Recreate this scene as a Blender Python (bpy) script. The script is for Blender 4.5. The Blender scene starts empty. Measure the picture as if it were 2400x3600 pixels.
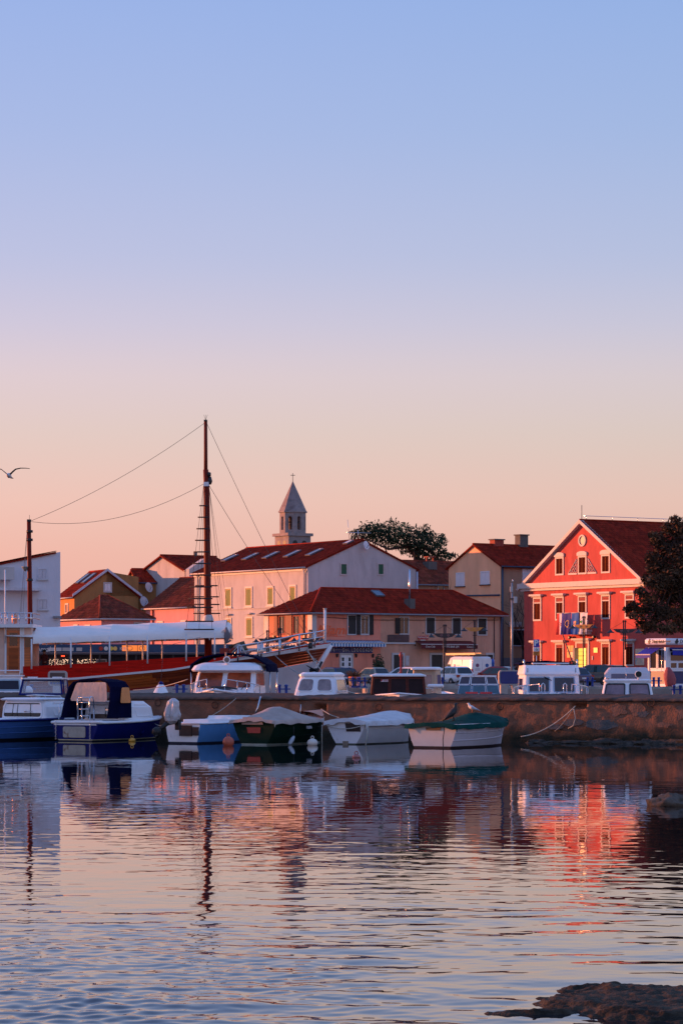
import bpy, bmesh, math, random
import numpy as np
from mathutils import Vector, Matrix, noise
random.seed(7)
PI = math.pi
SC = bpy.context.scene
COL = SC.collection
# ------------------------------------------------------------------ camera
CAMH, FPX, HZ = 2.45, 10000.0, 2375.0           # eye height, focal length and horizon row on the 2400 x 3600 photograph
cd = bpy.data.cameras.new('camera')
cam = bpy.data.objects.new('camera', cd); COL.objects.link(cam)
cam.location = (0, 0, CAMH); cam.rotation_euler = (PI / 2, 0, 0)
cd.sensor_width = 36; cd.lens = 100; cd.shift_y = (HZ - 1800) / 3600
cd.clip_start = .5; cd.clip_end = 6000
SC.camera = cam
# ------------------------------------------------------------------ sky and sun
SUN_DIR = Vector((-.94, .342, .100)).normalized()     # towards the sun: low, from the left
W = bpy.data.worlds.new('World'); SC.world = W; W.use_nodes = True
nt = W.node_tree; nt.nodes.clear()
N = nt.nodes.new
def srgb(r, g, b):
    f = lambda c: (c / 12.92 if c <= .04045 else ((c + .055) / 1.055) ** 2.4)
    return (f(r / 255), f(g / 255), f(b / 255), 1)
out = N('ShaderNodeOutputWorld')
tc = N('ShaderNodeTexCoord'); sx = N('ShaderNodeSeparateXYZ')
nt.links.new(tc.outputs['Generated'], sx.inputs[0])
asin = N('ShaderNodeMath'); asin.operation = 'ARCSINE'; nt.links.new(sx.outputs['Z'], asin.inputs[0])
dv = N('ShaderNodeMath'); dv.operation = 'DIVIDE'; dv.inputs[1].default_value = PI / 2; nt.links.new(asin.outputs[0], dv.inputs[0])
ramp = N('ShaderNodeValToRGB'); nt.links.new(dv.outputs[0], ramp.inputs[0])
SKY = [(0.0, (231, 170, 156)), (2.4 / 90, (236, 186, 171)), (3.5 / 90, (235, 197, 184)), (4.8 / 90, (224, 204, 196)), (6.1 / 90, (219, 206, 212)), (7.0 / 90, (205, 202, 221)),
       (8.3 / 90, (187, 196, 227)), (10.8 / 90, (167, 188, 231)), (13.4 / 90, (153, 181, 233)), (22 / 90, (134, 167, 228)), (42 / 90, (120, 154, 221)), (1.0, (106, 138, 208))]
els = ramp.color_ramp.elements
while len(els) < len(SKY): els.new(.5)
for e, (p, c) in zip(els, SKY): e.position = p; e.color = srgb(*c)
# dusk sky: warmer towards the sun, brightened on the unseen side away from it to lift shaded faces
az = N('ShaderNodeVectorMath'); az.operation = 'DOT_PRODUCT'; az.inputs[1].default_value = Vector((SUN_DIR.x, SUN_DIR.y, 0)).normalized()
nt.links.new(tc.outputs['Generated'], az.inputs[0])
mr = N('ShaderNodeMapRange'); mr.inputs['From Min'].default_value = -1; mr.inputs['From Max'].default_value = 1.0
nt.links.new(az.outputs['Value'], mr.inputs['Value'])
wr = N('ShaderNodeValToRGB'); nt.links.new(mr.outputs[0], wr.inputs[0])
el2 = wr.color_ramp.elements
for p, c in ((0, (1.26, 1.24, 1.20)), (.36, (1.18, 1.17, 1.15)), (.60, (.985, 1.0, 1.0)), (.74, (1.11, 1.03, 1.04)), (1, (1.22, .98, .88))):
    e = el2[0] if p == 0 else (el2[-1] if p == 1 else el2.new(p)); e.color = (*c, 1)
warm = N('ShaderNodeMix'); warm.data_type = 'RGBA'; warm.blend_type = 'MULTIPLY'; warm.inputs['Factor'].default_value = 1
nt.links.new(ramp.outputs[0], warm.inputs['A']); nt.links.new(wr.outputs[0], warm.inputs['B'])
bg = N('ShaderNodeBackground'); bg.inputs['Strength'].default_value = .62
nt.links.new(warm.outputs['Result'], bg.inputs['Color'])
nish = N('ShaderNodeTexSky'); nish.sky_type = 'NISHITA'; nish.sun_disc = False
nish.sun_elevation = math.asin(SUN_DIR.z); nish.sun_rotation = math.atan2(SUN_DIR.x, SUN_DIR.y)
bg2 = N('ShaderNodeBackground'); bg2.inputs['Strength'].default_value = .003
nt.links.new(nish.outputs[0], bg2.inputs['Color'])
add = N('ShaderNodeAddShader'); nt.links.new(bg.outputs[0], add.inputs[0]); nt.links.new(bg2.outputs[0], add.inputs[1])
nt.links.new(add.outputs[0], out.inputs['Surface'])
sd = bpy.data.lights.new('sun', 'SUN'); sd.energy = 5.0; sd.angle = math.radians(.6); sd.color = (1.0, .33, .13)
so = bpy.data.objects.new('sun', sd); COL.objects.link(so)
so.rotation_euler = SUN_DIR.to_track_quat('Z', 'Y').to_euler()
SC.view_settings.view_transform = 'Standard'; SC.view_settings.look = 'None'
SC.view_settings.exposure = .6; SC.view_settings.gamma = 1; SC.view_settings.use_curve_mapping = False
SC.render.engine = 'CYCLES'
SC.cycles.max_bounces = 6; SC.cycles.use_denoising = True
# ------------------------------------------------------------------ helpers
def at(px, py, D):
    """World point seen at a photograph pixel, D metres in front of the camera."""
    return Vector(((px - 1200) * D / FPX, D, CAMH + (HZ - py) * D / FPX))
def ax(px, D): return (px - 1200) * D / FPX
def azz(py, D): return CAMH + (HZ - py) * D / FPX
MATS = {}
def mat(name, col=(.5, .5, .5), rough=.6, metal=0., var=.18, scale=2.5, stretch=(1, 1, 1), bump=0., bscale=20., spec=.5,
        emit=None, estr=0., attr=None, coat=0., second=None, sec_scale=1., sec_lo=.5, sec_hi=.62, alpha=1., trans=0.):
    if name in MATS: return MATS[name]
    m = bpy.data.materials.new(name); m.use_nodes = True; MATS[name] = m
    t = m.node_tree; b = t.nodes['Principled BSDF']
    b.inputs['Roughness'].default_value = rough; b.inputs['Metallic'].default_value = metal
    b.inputs['Specular IOR Level'].default_value = spec; b.inputs['Coat Weight'].default_value = coat
    b.inputs['Alpha'].default_value = alpha; b.inputs['Transmission Weight'].default_value = trans
    n = t.nodes.new; l = t.links.new
    tcn = n('ShaderNodeTexCoord'); mp = n('ShaderNodeMapping'); mp.inputs['Scale'].default_value = stretch
    l(tcn.outputs['Object'], mp.inputs['Vector'])
    ns = n('ShaderNodeTexNoise'); ns.inputs['Scale'].default_value = scale; ns.inputs['Detail'].default_value = 6; ns.inputs['Roughness'].default_value = .65
    l(mp.outputs[0], ns.inputs['Vector'])
    mx = n('ShaderNodeMix'); mx.data_type = 'RGBA'
    lo = [max(0, c * (1 - var)) for c in col]; hi = [min(1, c * (1 + var)) for c in col]
    mx.inputs['A'].default_value = (*lo, 1); mx.inputs['B'].default_value = (*hi, 1)
    rm = n('ShaderNodeMapRange'); rm.inputs['From Min'].default_value = .3; rm.inputs['From Max'].default_value = .7
    l(ns.outputs['Fac'], rm.inputs['Value']); l(rm.outputs[0], mx.inputs['Factor'])
    cout = mx.outputs['Result']
    if second:
        n2 = n('ShaderNodeTexNoise'); n2.inputs['Scale'].default_value = sec_scale; n2.inputs['Detail'].default_value = 8; n2.inputs['Roughness'].default_value = .7
        l(mp.outputs[0], n2.inputs['Vector'])
        r2 = n('ShaderNodeMapRange'); r2.inputs['From Min'].default_value = sec_lo; r2.inputs['From Max'].default_value = sec_hi
        l(n2.outputs['Fac'], r2.inputs['Value'])
        m2 = n('ShaderNodeMix'); m2.data_type = 'RGBA'; m2.inputs['B'].default_value = (*second, 1)
        l(r2.outputs[0], m2.inputs['Factor']); l(cout, m2.inputs['A']); cout = m2.outputs['Result']
    if attr:
        at_ = n('ShaderNodeAttribute'); at_.attribute_name = attr
        m3 = n('ShaderNodeMix'); m3.data_type = 'RGBA'; m3.blend_type = 'MULTIPLY'; m3.inputs['Factor'].default_value = 1
        l(cout, m3.inputs['A']); l(at_.outputs['Color'], m3.inputs['B']); cout = m3.outputs['Result']
    l(cout, b.inputs['Base Color'])
    if bump:
        nb = n('ShaderNodeTexNoise'); nb.inputs['Scale'].default_value = bscale; nb.inputs['Detail'].default_value = 5
        l(mp.outputs[0], nb.inputs['Vector'])
        bp = n('ShaderNodeBump'); bp.inputs['Strength'].default_value = bump; bp.inputs['Distance'].default_value = .05
        l(nb.outputs['Fac'], bp.inputs['Height']); l(bp.outputs[0], b.inputs['Normal'])
    if emit:
        b.inputs['Emission Color'].default_value = (*emit, 1); b.inputs['Emission Strength'].default_value = estr
    return m
class MB:
    """Collects geometry and links it as ONE mesh object."""
    def __init__(s): s.v = []; s.f = []; s.m = []; s.s = []; s.c = None
    def add(s, vs, fs, m=0, smooth=False):
        k = len(s.v); s.v += [tuple(p) for p in vs]
        for f in fs: s.f.append(tuple(k + i for i in f)); s.m.append(m); s.s.append(smooth)
        return s
    def bx(s, x0, x1, y0, y1, z0, z1, m=0):
        vs = [(x, y, z) for z in (z0, z1) for y in (y0, y1) for x in (x0, x1)]
        return s.add(vs, [(0, 2, 3, 1), (4, 5, 7, 6), (0, 1, 5, 4), (2, 6, 7, 3), (0, 4, 6, 2), (1, 3, 7, 5)], m)
    def loft(s, rings, m=0, cap=(True, True), smooth=True, closed=True):
        n = len(rings[0]); vs = [p for r in rings for p in r]; fs = []
        for i in range(len(rings) - 1):
            for j in range(n if closed else n - 1):
                a, b = i * n + j, i * n + (j + 1) % n
                fs.append((a, b, b + n, a + n))
        s.add(vs, fs, m, smooth); k = len(s.v) - len(vs)
        if cap[0]: s.f.append(tuple(k + i for i in reversed(range(n)))); s.m.append(m); s.s.append(False)
        if cap[1]: s.f.append(tuple(k + (len(rings) - 1) * n + i for i in range(n))); s.m.append(m); s.s.append(False)
        return s
    def tube(s, pts, r, n=6, m=0, closed=False):
        pts = [Vector(p) for p in pts]; rings = []; K = len(pts); u = None
        for i, p in enumerate(pts):
            if closed: d = pts[(i + 1) % K] - pts[i - 1]
            else: d = pts[min(i + 1, K - 1)] - pts[max(i - 1, 0)]
            if d.length < 1e-9: d = Vector((0, 0, 1))
            d.normalize()
            if u is None: u = d.orthogonal().normalized()
            else:
                u = u - d * u.dot(d)
                u = u.normalized() if u.length > 1e-6 else d.orthogonal().normalized()
            w = d.cross(u); rr = r[i] if isinstance(r, (list, tuple)) else r
            rings.append([p + (u * math.cos(2 * PI * j / n) + w * math.sin(2 * PI * j / n)) * rr for j in range(n)])
        if closed:
            return s.loft(rings + [rings[0]], m, (False, False))
        return s.loft(rings, m)
    def lathe(s, prof, c=(0, 0, 0), n=14, m=0, axis='z', smooth=True):
        rings = []
        for r, z in prof:
            ring = []
            for j in range(n):
                a = 2 * PI * j / n; x, y = r * math.cos(a), r * math.sin(a)
                p = (x, y, z) if axis == 'z' else ((z, x, y) if axis == 'x' else (x, -z, y))
                ring.append((c[0] + p[0], c[1] + p[1], c[2] + p[2]))
            rings.append(ring)
        return s.loft(rings, m, (True, True), smooth)
    def ext(s, poly, y0, y1, m=0):
        """polygon in (x, z), counter-clockwise seen from -y, extruded along y"""
        n = len(poly); vs = [(x, y0, z) for x, z in poly] + [(x, y1, z) for x, z in poly]
        fs = [tuple(range(n)), tuple(reversed(range(n, 2 * n)))] + [(j, j + n, (j + 1) % n + n, (j + 1) % n) for j in range(n)]
        return s.add(vs, fs, m)
    def grid(s, P, m=0, smooth=True):
        nr, nc = len(P), len(P[0])
        return s.add([p for r in P for p in r], [(i * nc + j, i * nc + j + 1, (i + 1) * nc + j + 1, (i + 1) * nc + j) for i in range(nr - 1) for j in range(nc - 1)], m, smooth)
    def slab(s, poly, th, m=0):
        """planar 3-D polygon (counter-clockwise from above) given a thickness"""
        P = [Vector(p) for p in poly]; nrm = (P[1] - P[0]).cross(P[2] - P[0]).normalized(); n = len(P)
        vs = P + [p - nrm * th for p in P]
        return s.add(vs, [tuple(range(n)), tuple(reversed(range(n, 2 * n)))] + [(j, j + n, (j + 1) % n + n, (j + 1) % n) for j in range(n)], m)
    def mesh(s, name, mats):
        me = bpy.data.meshes.new(name); me.from_pydata(s.v, [], s.f)
        for q in (mats if isinstance(mats, (list, tuple)) else [mats]): me.materials.append(q)
        me.polygons.foreach_set('material_index', s.m); me.polygons.foreach_set('use_smooth', s.s)
        if s.c:
            a = me.color_attributes.new('tone', 'FLOAT_COLOR', 'POINT')
            a.data.foreach_set('color', [x for c in s.c for x in (c[0], c[1], c[2], 1)])
        me.update(); return me
    def build(s, name, mats, parent=None, loc=None, rot=None, **props):
        return put(s.mesh(name, mats), name, parent, loc, rot, **props)
def put(me, name, parent=None, loc=None, rot=None, **props):
    o = bpy.data.objects.new(name, me); COL.objects.link(o)
    if parent is not None: o.parent = parent
    if loc is not None: o.location = loc
    if rot is not None: o.rotation_euler = rot if not isinstance(rot, (int, float)) else (0, 0, rot)
    for k, v in props.items(): o[k] = v
    return o
def thing(name, label, cat, loc=(0, 0, 0), rz=0., group=None):
    o = bpy.data.objects.new(name, None); COL.objects.link(o)
    o.location = loc; o.rotation_euler = (0, 0, rz); o['label'] = label; o['category'] = cat
    if group: o['group'] = group
    o.empty_display_size = .3
    return o
def tag(o, label, cat, group=None):
    o['label'] = label; o['category'] = cat
    if group: o['group'] = group
    return o
def copy_tree(o, parent=None, depth=0):
    c = o.copy(); COL.objects.link(c)
    if parent is not None: c.parent = parent
    for ch in list(o.children): copy_tree(ch, c, depth + 1)
    return c
def text(name, body, size, m, parent, loc, rot=(PI / 2, 0, 0), align='CENTER', shear=0., depth=.008, sx=1., bold=0.):
    cu = bpy.data.curves.new('lettering', 'FONT'); cu.body = body; cu.size = size; cu.align_x = align; cu.align_y = 'CENTER'
    cu.extrude = depth; cu.shear = shear; cu.resolution_u = 2; cu.offset = bold
    ob = bpy.data.objects.new('tmp', cu)
    me = bpy.data.meshes.new_from_object(ob); bpy.data.objects.remove(ob); bpy.data.curves.remove(cu)
    me.materials.clear(); me.materials.append(m)
    o = put(me, name, parent, loc, rot); o.scale = (sx, 1, 1)
    return o
# --- window-like patches on any quad: bl, br, tr, tl as seen from outside
def quadfn(P):
    P = [Vector(p) for p in P]
    nrm = ((P[1] - P[0]).cross(P[3] - P[0])).normalized()
    def f(u, v, off=0.):
        return P[0] * (1 - u) * (1 - v) + P[1] * u * (1 - v) + P[2] * u * v + P[3] * (1 - u) * v + nrm * off
    f.w = (P[1] - P[0]).length; f.h = (P[3] - P[0]).length
    return f
def rrect(f, inset, r, k=3):
    """rounded-rectangle outline in (u, v)"""
    w, h = f.w, f.h; o = []
    r = min(r, w / 2 - inset - 1e-4, h / 2 - inset - 1e-4); r = max(r, 0)
    for cx, cy, a0 in ((w - inset - r, inset + r, -PI / 2), (w - inset - r, h - inset - r, 0), (inset + r, h - inset - r, PI / 2), (inset + r, inset + r, PI)):
        for i in range(k + 1):
            a = a0 + PI / 2 * i / k
            o.append(((cx + r * math.cos(a)) / w, (cy + r * math.sin(a)) / h))
    return o
def ring_on(P, fw, th, r=.0, mb=None, m=0):
    f = quadfn(P); mb = mb or MB()
    a = rrect(f, 0, r); b = rrect(f, fw, max(0, r - fw * .7))
    rings = [[f(*q, off) for q in o] for o, off in ((a, -.01), (a, th), (b, th), (b, -.01))]
    return mb.loft(rings, m, (False, False), False)
def panel_on(P, inset, off, th=.01, r=0., mb=None, m=0):
    f = quadfn(P); mb = mb or MB(); o = rrect(f, inset, r)
    return mb.loft([[f(*q, off - th) for q in o], [f(*q, off) for q in o]], m, (True, True), False)
def winq(P, parent, fm, gm, fw=.05, th=.03, r=.05, name='window', glass_off=.006):
    w = ring_on(P, fw, th, r).build(name, fm, parent)
    panel_on(P, fw * .8, glass_off, .012, max(0, r - fw * .6)).build('pane', gm, w)
    return w
# --- rounded boxes by levels (z, x0, x1, half width)
def levels_ring(z, x0, x1, hw, r, k=3):
    o = []
    for cx, cy, a0 in ((x1 - r, -hw + r, -PI / 2), (x1 - r, hw - r, 0), (x0 + r, hw - r, PI / 2), (x0 + r, -hw + r, PI)):
        for i in range(k + 1):
            a = a0 + PI / 2 * i / k; o.append((cx + r * math.cos(a), cy + r * math.sin(a), z))
    return o
def levbox(levels, r=.12, mb=None, m=0, smooth=False):
    mb = mb or MB()
    return mb.loft([levels_ring(*L, min(r, L[3] * .9, abs(L[2] - L[1]) * .45)) for L in levels], m, (True, True), smooth)
def lev_at(levels, v):
    z0, z1 = levels[0][0], levels[-1][0]; z = z0 + (z1 - z0) * v
    for a, b in zip(levels, levels[1:]):
        if a[0] - 1e-9 <= z <= b[0] + 1e-9:
            k = (z - a[0]) / max(1e-9, b[0] - a[0])
            return [a[i] + (b[i] - a[i]) * k for i in range(4)]
    return list(levels[-1])
def lev_quad(levels, face, u0, u1, v0, v1):
    """quad on the 'front' (+x), 'back' (-x), 'left' (+y) or 'right' (-y) side; u in 0..1 from left to right seen from outside"""
    def p(u, v):
        z, x0, x1, hw = lev_at(levels, v)
        if face == 'front': return Vector((x1, -hw + 2 * hw * u, z))
        if face == 'back': return Vector((x0, hw - 2 * hw * u, z))
        if face == 'right': return Vector((x0 + (x1 - x0) * u, -hw, z))
        return Vector((x1 - (x1 - x0) * u, hw, z))
    return [p(u0, v0), p(u1, v0), p(u1, v1), p(u0, v1)]
# --- palette
WHITE = mat('white_paint', (.80, .79, .80), .38, var=.06, scale=1.5, second=(.55, .53, .5), sec_scale=2.2, sec_lo=.6, sec_hi=.75)
GELCOAT = mat('gelcoat', (.84, .84, .85), .35, var=.05, scale=1.2, second=(.58, .57, .54), sec_scale=3, sec_lo=.6, sec_hi=.8)
TRIM = mat('white_trim', (.50, .46, .44), .6, var=.08, scale=3)
GLASS = mat('dark_glass', (.015, .017, .022), .05, var=.3, scale=1, spec=.7)
GLASSB = mat('bluish_glass', (.012, .035, .04), .04, var=.3, scale=1, spec=.8)
CLEAR = mat('clear_glass', (.75, .78, .8), .03, var=.02, trans=0., alpha=.22, spec=.6)
STEEL = mat('stainless', (.62, .63, .66), .22, 1., var=.1)
DARKM = mat('dark_metal', (.025, .024, .026), .45, .3, var=.2)
BLACK = mat('black_rubber', (.012, .012, .013), .55, var=.2)
NAVY = mat('navy_canvas', (.004, .005, .028), .95, spec=.03, var=.25, bump=.3, bscale=30)
NAVYP = mat('navy_paint', (.003, .009, .13), .5, var=.2, spec=.2)
MASTW = mat('mast_wood', (.15, .016, .008), .6, var=.3, scale=1.5, stretch=(4, 4, .4), spec=.15)
BLUE = mat('blue_iron', (.012, .045, .25), .45, var=.2)
REDL = mat('red_lens', (.35, .01, .01), .2, var=.1)
ROPE = mat('rope', (.5, .46, .38), .9, var=.3, scale=12)
ROPED = mat('dark_rope', (.05, .045, .045), .9, var=.3, scale=12)
WOODR = mat('red_varnish', (.55, .010, .004), .6, var=.4, scale=1.6, stretch=(.35, 3, 5), spec=.1)
WOODO = mat('orange_varnish', (.52, .11, .018), .32, var=.5, scale=1.4, stretch=(.35, 3, 6), coat=.3)
WOODB = mat('brown_varnish', (.10, .014, .007), .5, var=.4, scale=2, stretch=(1, 1, 4), spec=.25)
TILE = mat('clay_tile', (.27, .024, .010), .85, var=.35, scale=1.2, attr='tone', bump=.3, bscale=30, second=(.16, .022, .012), sec_scale=.8, sec_lo=.55, sec_hi=.75, spec=.08)
TILEO = mat('old_clay_tile', (.24, .050, .026), .85, var=.4, scale=1.2, attr='tone', bump=.3, bscale=30, second=(.07, .030, .022), sec_scale=1.0, sec_lo=.5, sec_hi=.7, spec=.1)
def stucco(name, c, var=.1, stain=.75):
    return mat(name, c, .92, spec=.2, var=var * 1.5, scale=.7, stretch=(1, 1, .35), bump=.25, bscale=12, second=tuple(x * stain for x in c), sec_scale=.9, sec_lo=.52, sec_hi=.75)
# ================================================================== SETTING
QZ = 1.66                                    # height of the quay above the water
def make_water():
    ys = [15.0]
    while ys[-1] < 103.0: ys.append(ys[-1] + .030 + .0009 * (ys[-1] - 15))
    ys = np.array(ys); xs = np.concatenate([np.linspace(-17, -6.1, 110), np.linspace(-6, 6, 400), np.linspace(6.1, 17, 110)])
    X, Y = np.meshgrid(xs, ys)
    rng = np.random.default_rng(11)
    H = np.zeros_like(X)
    def vn(sx_, sy_, seed):                   # smooth value noise for gusts
        r = np.random.default_rng(seed); g = r.random((60, 60))
        u = (X + 20) / sx_; v = (Y - 10) / sy_
        i = np.floor(u).astype(int) % 59; j = np.floor(v).astype(int) % 59
        fu = u - np.floor(u); fv = v - np.floor(v); fu = fu * fu * (3 - 2 * fu); fv = fv * fv * (3 - 2 * fv)
        return (g[j, i] * (1 - fu) + g[j, i + 1] * fu) * (1 - fv) + (g[j + 1, i] * (1 - fu) + g[j + 1, i + 1] * fu) * fv
    def waves(n, l0, l1, spread, slope, base):
        h = np.zeros_like(X)
        for _ in range(n):
            lam = l0 * (l1 / l0) ** rng.random(); k = 2 * PI / lam
            th = base + rng.normal(0, spread); ph = rng.random() * 2 * PI
            h += slope / k * math.sqrt(2 / n) * np.sin(k * (X * math.sin(th) + Y * math.cos(th)) + ph)
        return h
    fine = waves(44, .17, .42, .95, 1.0, .1); mid = waves(34, .5, 1.2, .85, 1.0, -.06); big = waves(14, 1.4, 3.6, .6, 1.0, .12)
    gust = .35 + 1.0 * vn(3.0, 7.0, 3) * vn(1.3, 2.2, 4) * 1.7
    smooth_right = np.clip(1.0 - .62 * np.clip((X - .3) / 2.0, 0, 1) * np.clip((36 - Y) / 9, 0, 1), 0, 1)   # sheltered water near the shore rock
    far = np.interp(Y, [15, 20, 26, 34, 42, 55, 70, 85, 103], [.050, .047, .031, .0092, .0056, .0044, .0035, .0022, .0009])
    left = 1 + 1.25 * np.clip((.5 - X) / 2, 0, 1) * np.clip((32 - Y) / 8, 0, 1)
    H = gust * smooth_right * left * far * fine * 1.05 + far * (.45 + .6 * gust) * mid * .62 * (.3 + .7 * smooth_right) + far * .22 * big * (.5 + .5 * gust)
    edge = np.clip((17 - np.abs(X)) / 2, 0, 1) * np.clip((Y - 15) / 1.5, 0, 1) * np.clip((103.0 - Y) / 3, 0, 1)
    H *= edge
    nr, nc = X.shape
    co = np.stack([X, Y, H], -1).reshape(-1, 3)
    idx = np.arange(nr * nc).reshape(nr, nc)
    q = np.stack([idx[:-1, :-1], idx[:-1, 1:], idx[1:, 1:], idx[1:, :-1]], -1).reshape(-1, 4)
    y1 = ys[-1]; R = 1500.0
    o = len(co)
    outer = np.array([(-R, -400, 0), (R, -400, 0), (R, 15, 0), (17, 15, 0), (-17, 15, 0), (-R, 15, 0), (-R, y1, 0), (-17, y1, 0), (17, y1, 0), (R, y1, 0), (R, R, 0), (-R, R, 0)], float)
    co = np.concatenate([co, outer])
    extra = [(0, 1, 2, 3), (0, 3, 4, 5), (5, 4, 7, 6), (3, 2, 9, 8), (6, 7, 8, 11), (8, 9, 10, 11)]
    q = np.concatenate([q, np.array(extra) + o])
    me = bpy.data.meshes.new('water')
    me.vertices.add(len(co)); me.vertices.foreach_set('co', co.ravel())
    me.loops.add(q.size); me.loops.foreach_set('vertex_index', q.ravel().astype(np.int32))
    me.polygons.add(len(q)); me.polygons.foreach_set('loop_start', np.arange(0, q.size, 4, dtype=np.int32)); me.polygons.foreach_set('loop_total', np.full(len(q), 4, np.int32))
    me.polygons.foreach_set('use_smooth', np.ones(len(q), bool)); me.update(calc_edges=True); me.validate()
    m = bpy.data.materials.new('sea_water'); m.use_nodes = True
    b = m.node_tree.nodes['Principled BSDF']
    b.inputs['Base Color'].default_value = (.006, .010, .016, 1); b.inputs['Roughness'].default_value = .015; b.inputs['IOR'].default_value = 1.333
    b.inputs['Specular IOR Level'].default_value = .62
    me.materials.append(m)
    put(me, 'water', kind='structure')
make_water()
PAVE = mat('quay_paving', (.30, .25, .22), .85, var=.2, scale=.8, bump=.2, bscale=9)
STONE = mat('quay_stone', (.33, .31, .28), .85, var=.25, scale=1.3, bump=.4, bscale=9)
EARTH = mat('town_ground', (.16, .14, .12), .95, var=.3, scale=.3)
def poly_slab(name, pts, z0, z1, m, **k):
    mb = MB(); n = len(pts)
    mb.add([(x, y, z1) for x, y in pts] + [(x, y, z0) for x, y in pts], [tuple(range(n))] + [(j, j + n, (j + 1) % n + n, (j + 1) % n) for j in range(n)])
    return mb.build(name, m, **k)
poly_slab('quay', [(1.5, 168), (60, 168), (60, 241), (-90, 241), (-90, 206), (1.5, 206)], -2, QZ, PAVE, kind='structure')
mb = MB(); g = []
for y, z in ((240.9, QZ - .02), (252, 2.35), (262, 2.8), (300, 3.2), (700, 3.4), (1400, 3.4)):
    g.append([(x, y, z) for x in (-1000, -90, -20, 0, 20, 60, 1000)])
mb.grid(g, 0, False); mb.build('ground', EARTH, kind='structure')
# stone kerb along the main quay edge, block by block
ke = thing('quay_kerb', 'pale stone kerb blocks along the edge of the main quay', 'kerb', (0, 0, 0))
me_ = MB().bx(-.72, .72, -.30, .30, 0, .14).mesh('kerb_stone', STONE)
for i in range(14):
    put(me_, 'kerb_stone', ke, (2.3 + i * 1.46, 168.35 + random.uniform(-.02, .02), QZ + .004))
# low pier in the basin behind the breakwater
poly_slab('pier', [(-34, 132), (9, 130), (9, 135), (-34, 137)], -2, 1.42, STONE, kind='structure')
# unseen rise added out of frame to keep the low sun off the near water
mb = MB(); g = []
for i in range(47):
    y = 112 + i * 3.0; row = []
    for j in range(9):
        x = -330 + j * 20; t = 1 - abs(j - 4) / 4
        h = (26.0 + 2.6 * noise.noise((y * .05, j * .4, 3)) + 1.5 * noise.noise((y * .2, j, 7))) * min(1, t * 1.6) * max(0, min(1, (y - 112) / 25, (250 - y) / 24))
        row.append((x, y, h - .5))
    g.append(row)
mb.grid(g); mb.build('sun_blocker_rise', mat('sun_blocker_green', (.035, .045, .02), 1., var=.4, scale=.2), kind='structure')

# ------------------------------------------------------------------ breakwater
CONC = mat('old_render', (.26, .115, .068), .92, var=.25, scale=1.1, stretch=(1, 1, 1.3), bump=.5, bscale=14, second=(.17, .080, .050), sec_scale=1.3, sec_lo=.45, sec_hi=.75)
def tidal(m):
    """dark algae band that the tide leaves on the foot of the wall"""
    t = m.node_tree; b = t.nodes['Principled BSDF']; n = t.nodes.new; l = t.links.new
    src = b.inputs['Base Color'].links[0].from_socket
    g_ = n('ShaderNodeNewGeometry'); s_ = n('ShaderNodeSeparateXYZ'); l(g_.outputs['Position'], s_.inputs[0])
    nz = n('ShaderNodeTexNoise'); nz.inputs['Scale'].default_value = 1.4; nz.inputs['Detail'].default_value = 6; l(g_.outputs['Position'], nz.inputs['Vector'])
    ma = n('ShaderNodeMath'); ma.operation = 'MULTIPLY_ADD'; ma.inputs[1].default_value = .55; l(nz.outputs['Fac'], ma.inputs[0]); l(s_.outputs['Z'], ma.inputs[2])
    r_ = n('ShaderNodeMapRange'); r_.inputs['From Min'].default_value = .55; r_.inputs['From Max'].default_value = .98; l(ma.outputs[0], r_.inputs['Value'])
    mx = n('ShaderNodeMix'); mx.data_type = 'RGBA'; mx.inputs['A'].default_value = (.022, .020, .010, 1); l(r_.outputs[0], mx.inputs['Factor']); l(src, mx.inputs['B'])
    l(mx.outputs['Result'], b.inputs['Base Color'])
tidal(CONC)
COPE = mat('worn_coping', (.115, .085, .072), .95, spec=.1, var=.35, scale=2.2, stretch=(.5, 1, 1), bump=.6, bscale=10, second=(.06, .048, .042), sec_scale=2.2, sec_lo=.5, sec_hi=.66)
BWF = None
class Fr:
    """local frame of a wall or building: x along its front, y into it"""
    def __init__(s, X, Y, Z, ang): s.X, s.Y, s.Z, s.a = X, Y, Z, ang; s.c, s.s = math.cos(ang), math.sin(ang)
    def lx(s, px, y=0.):
        q = (px - 1200) / FPX; return (q * s.Y + q * s.c * y - s.X + s.s * y) / (s.c - q * s.s)
    def ly(s, px, x=0.):
        q = (px - 1200) / FPX; return (q * s.Y + q * s.s * x - s.X - s.c * x) / (-s.s - q * s.c)
    def lz(s, py, x=0., y=0.):
        return CAMH + (HZ - py) * (s.Y + s.s * x + s.c * y) / FPX - s.Z
    def world(s, x, y, z): return Vector((s.X + s.c * x - s.s * y, s.Y + s.s * x + s.c * y, s.Z + z))
BWF = Fr(0, 107.4, 0, -.43)
bw = thing('breakwater', 'long stained concrete breakwater wall with flaking render', 'breakwater', (0, 107.4, 0), -.43)
def hole(px, py, w, h): x = BWF.lx(px); return (x, BWF.lz(py, x), w, h)
HOLES = [hole(2032, 2482, .28, .11), hole(1122, 2492, .22, .14)]
mb = MB(); g = []
nx, nz_ = 680, 30
for j in range(nz_ + 1):
    z = -1.0 + 2.56 * j / nz_; row = []
    for i in range(nx + 1):
        x = -30 + 60 * i / nx
        y = -.05 * noise.noise((x * .5, z * .8, 0)) - .03 * noise.noise((x * 2.3, z * 3, 4)) - .022 * noise.noise((x * 6, z * 7, 9))
        y += .02 * (1.6 - z)
        if z < .35: y -= .06 + .05 * noise.noise((x * 1.2, 5, z))
        for hx, hz_, hw, hh in HOLES:
            if abs(x - hx) < hw and abs(z - hz_) < hh: y += .38
        row.append((x, y, z))
    g.append(row)
mb.grid(g); mb.build('wall', CONC, bw)
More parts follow.
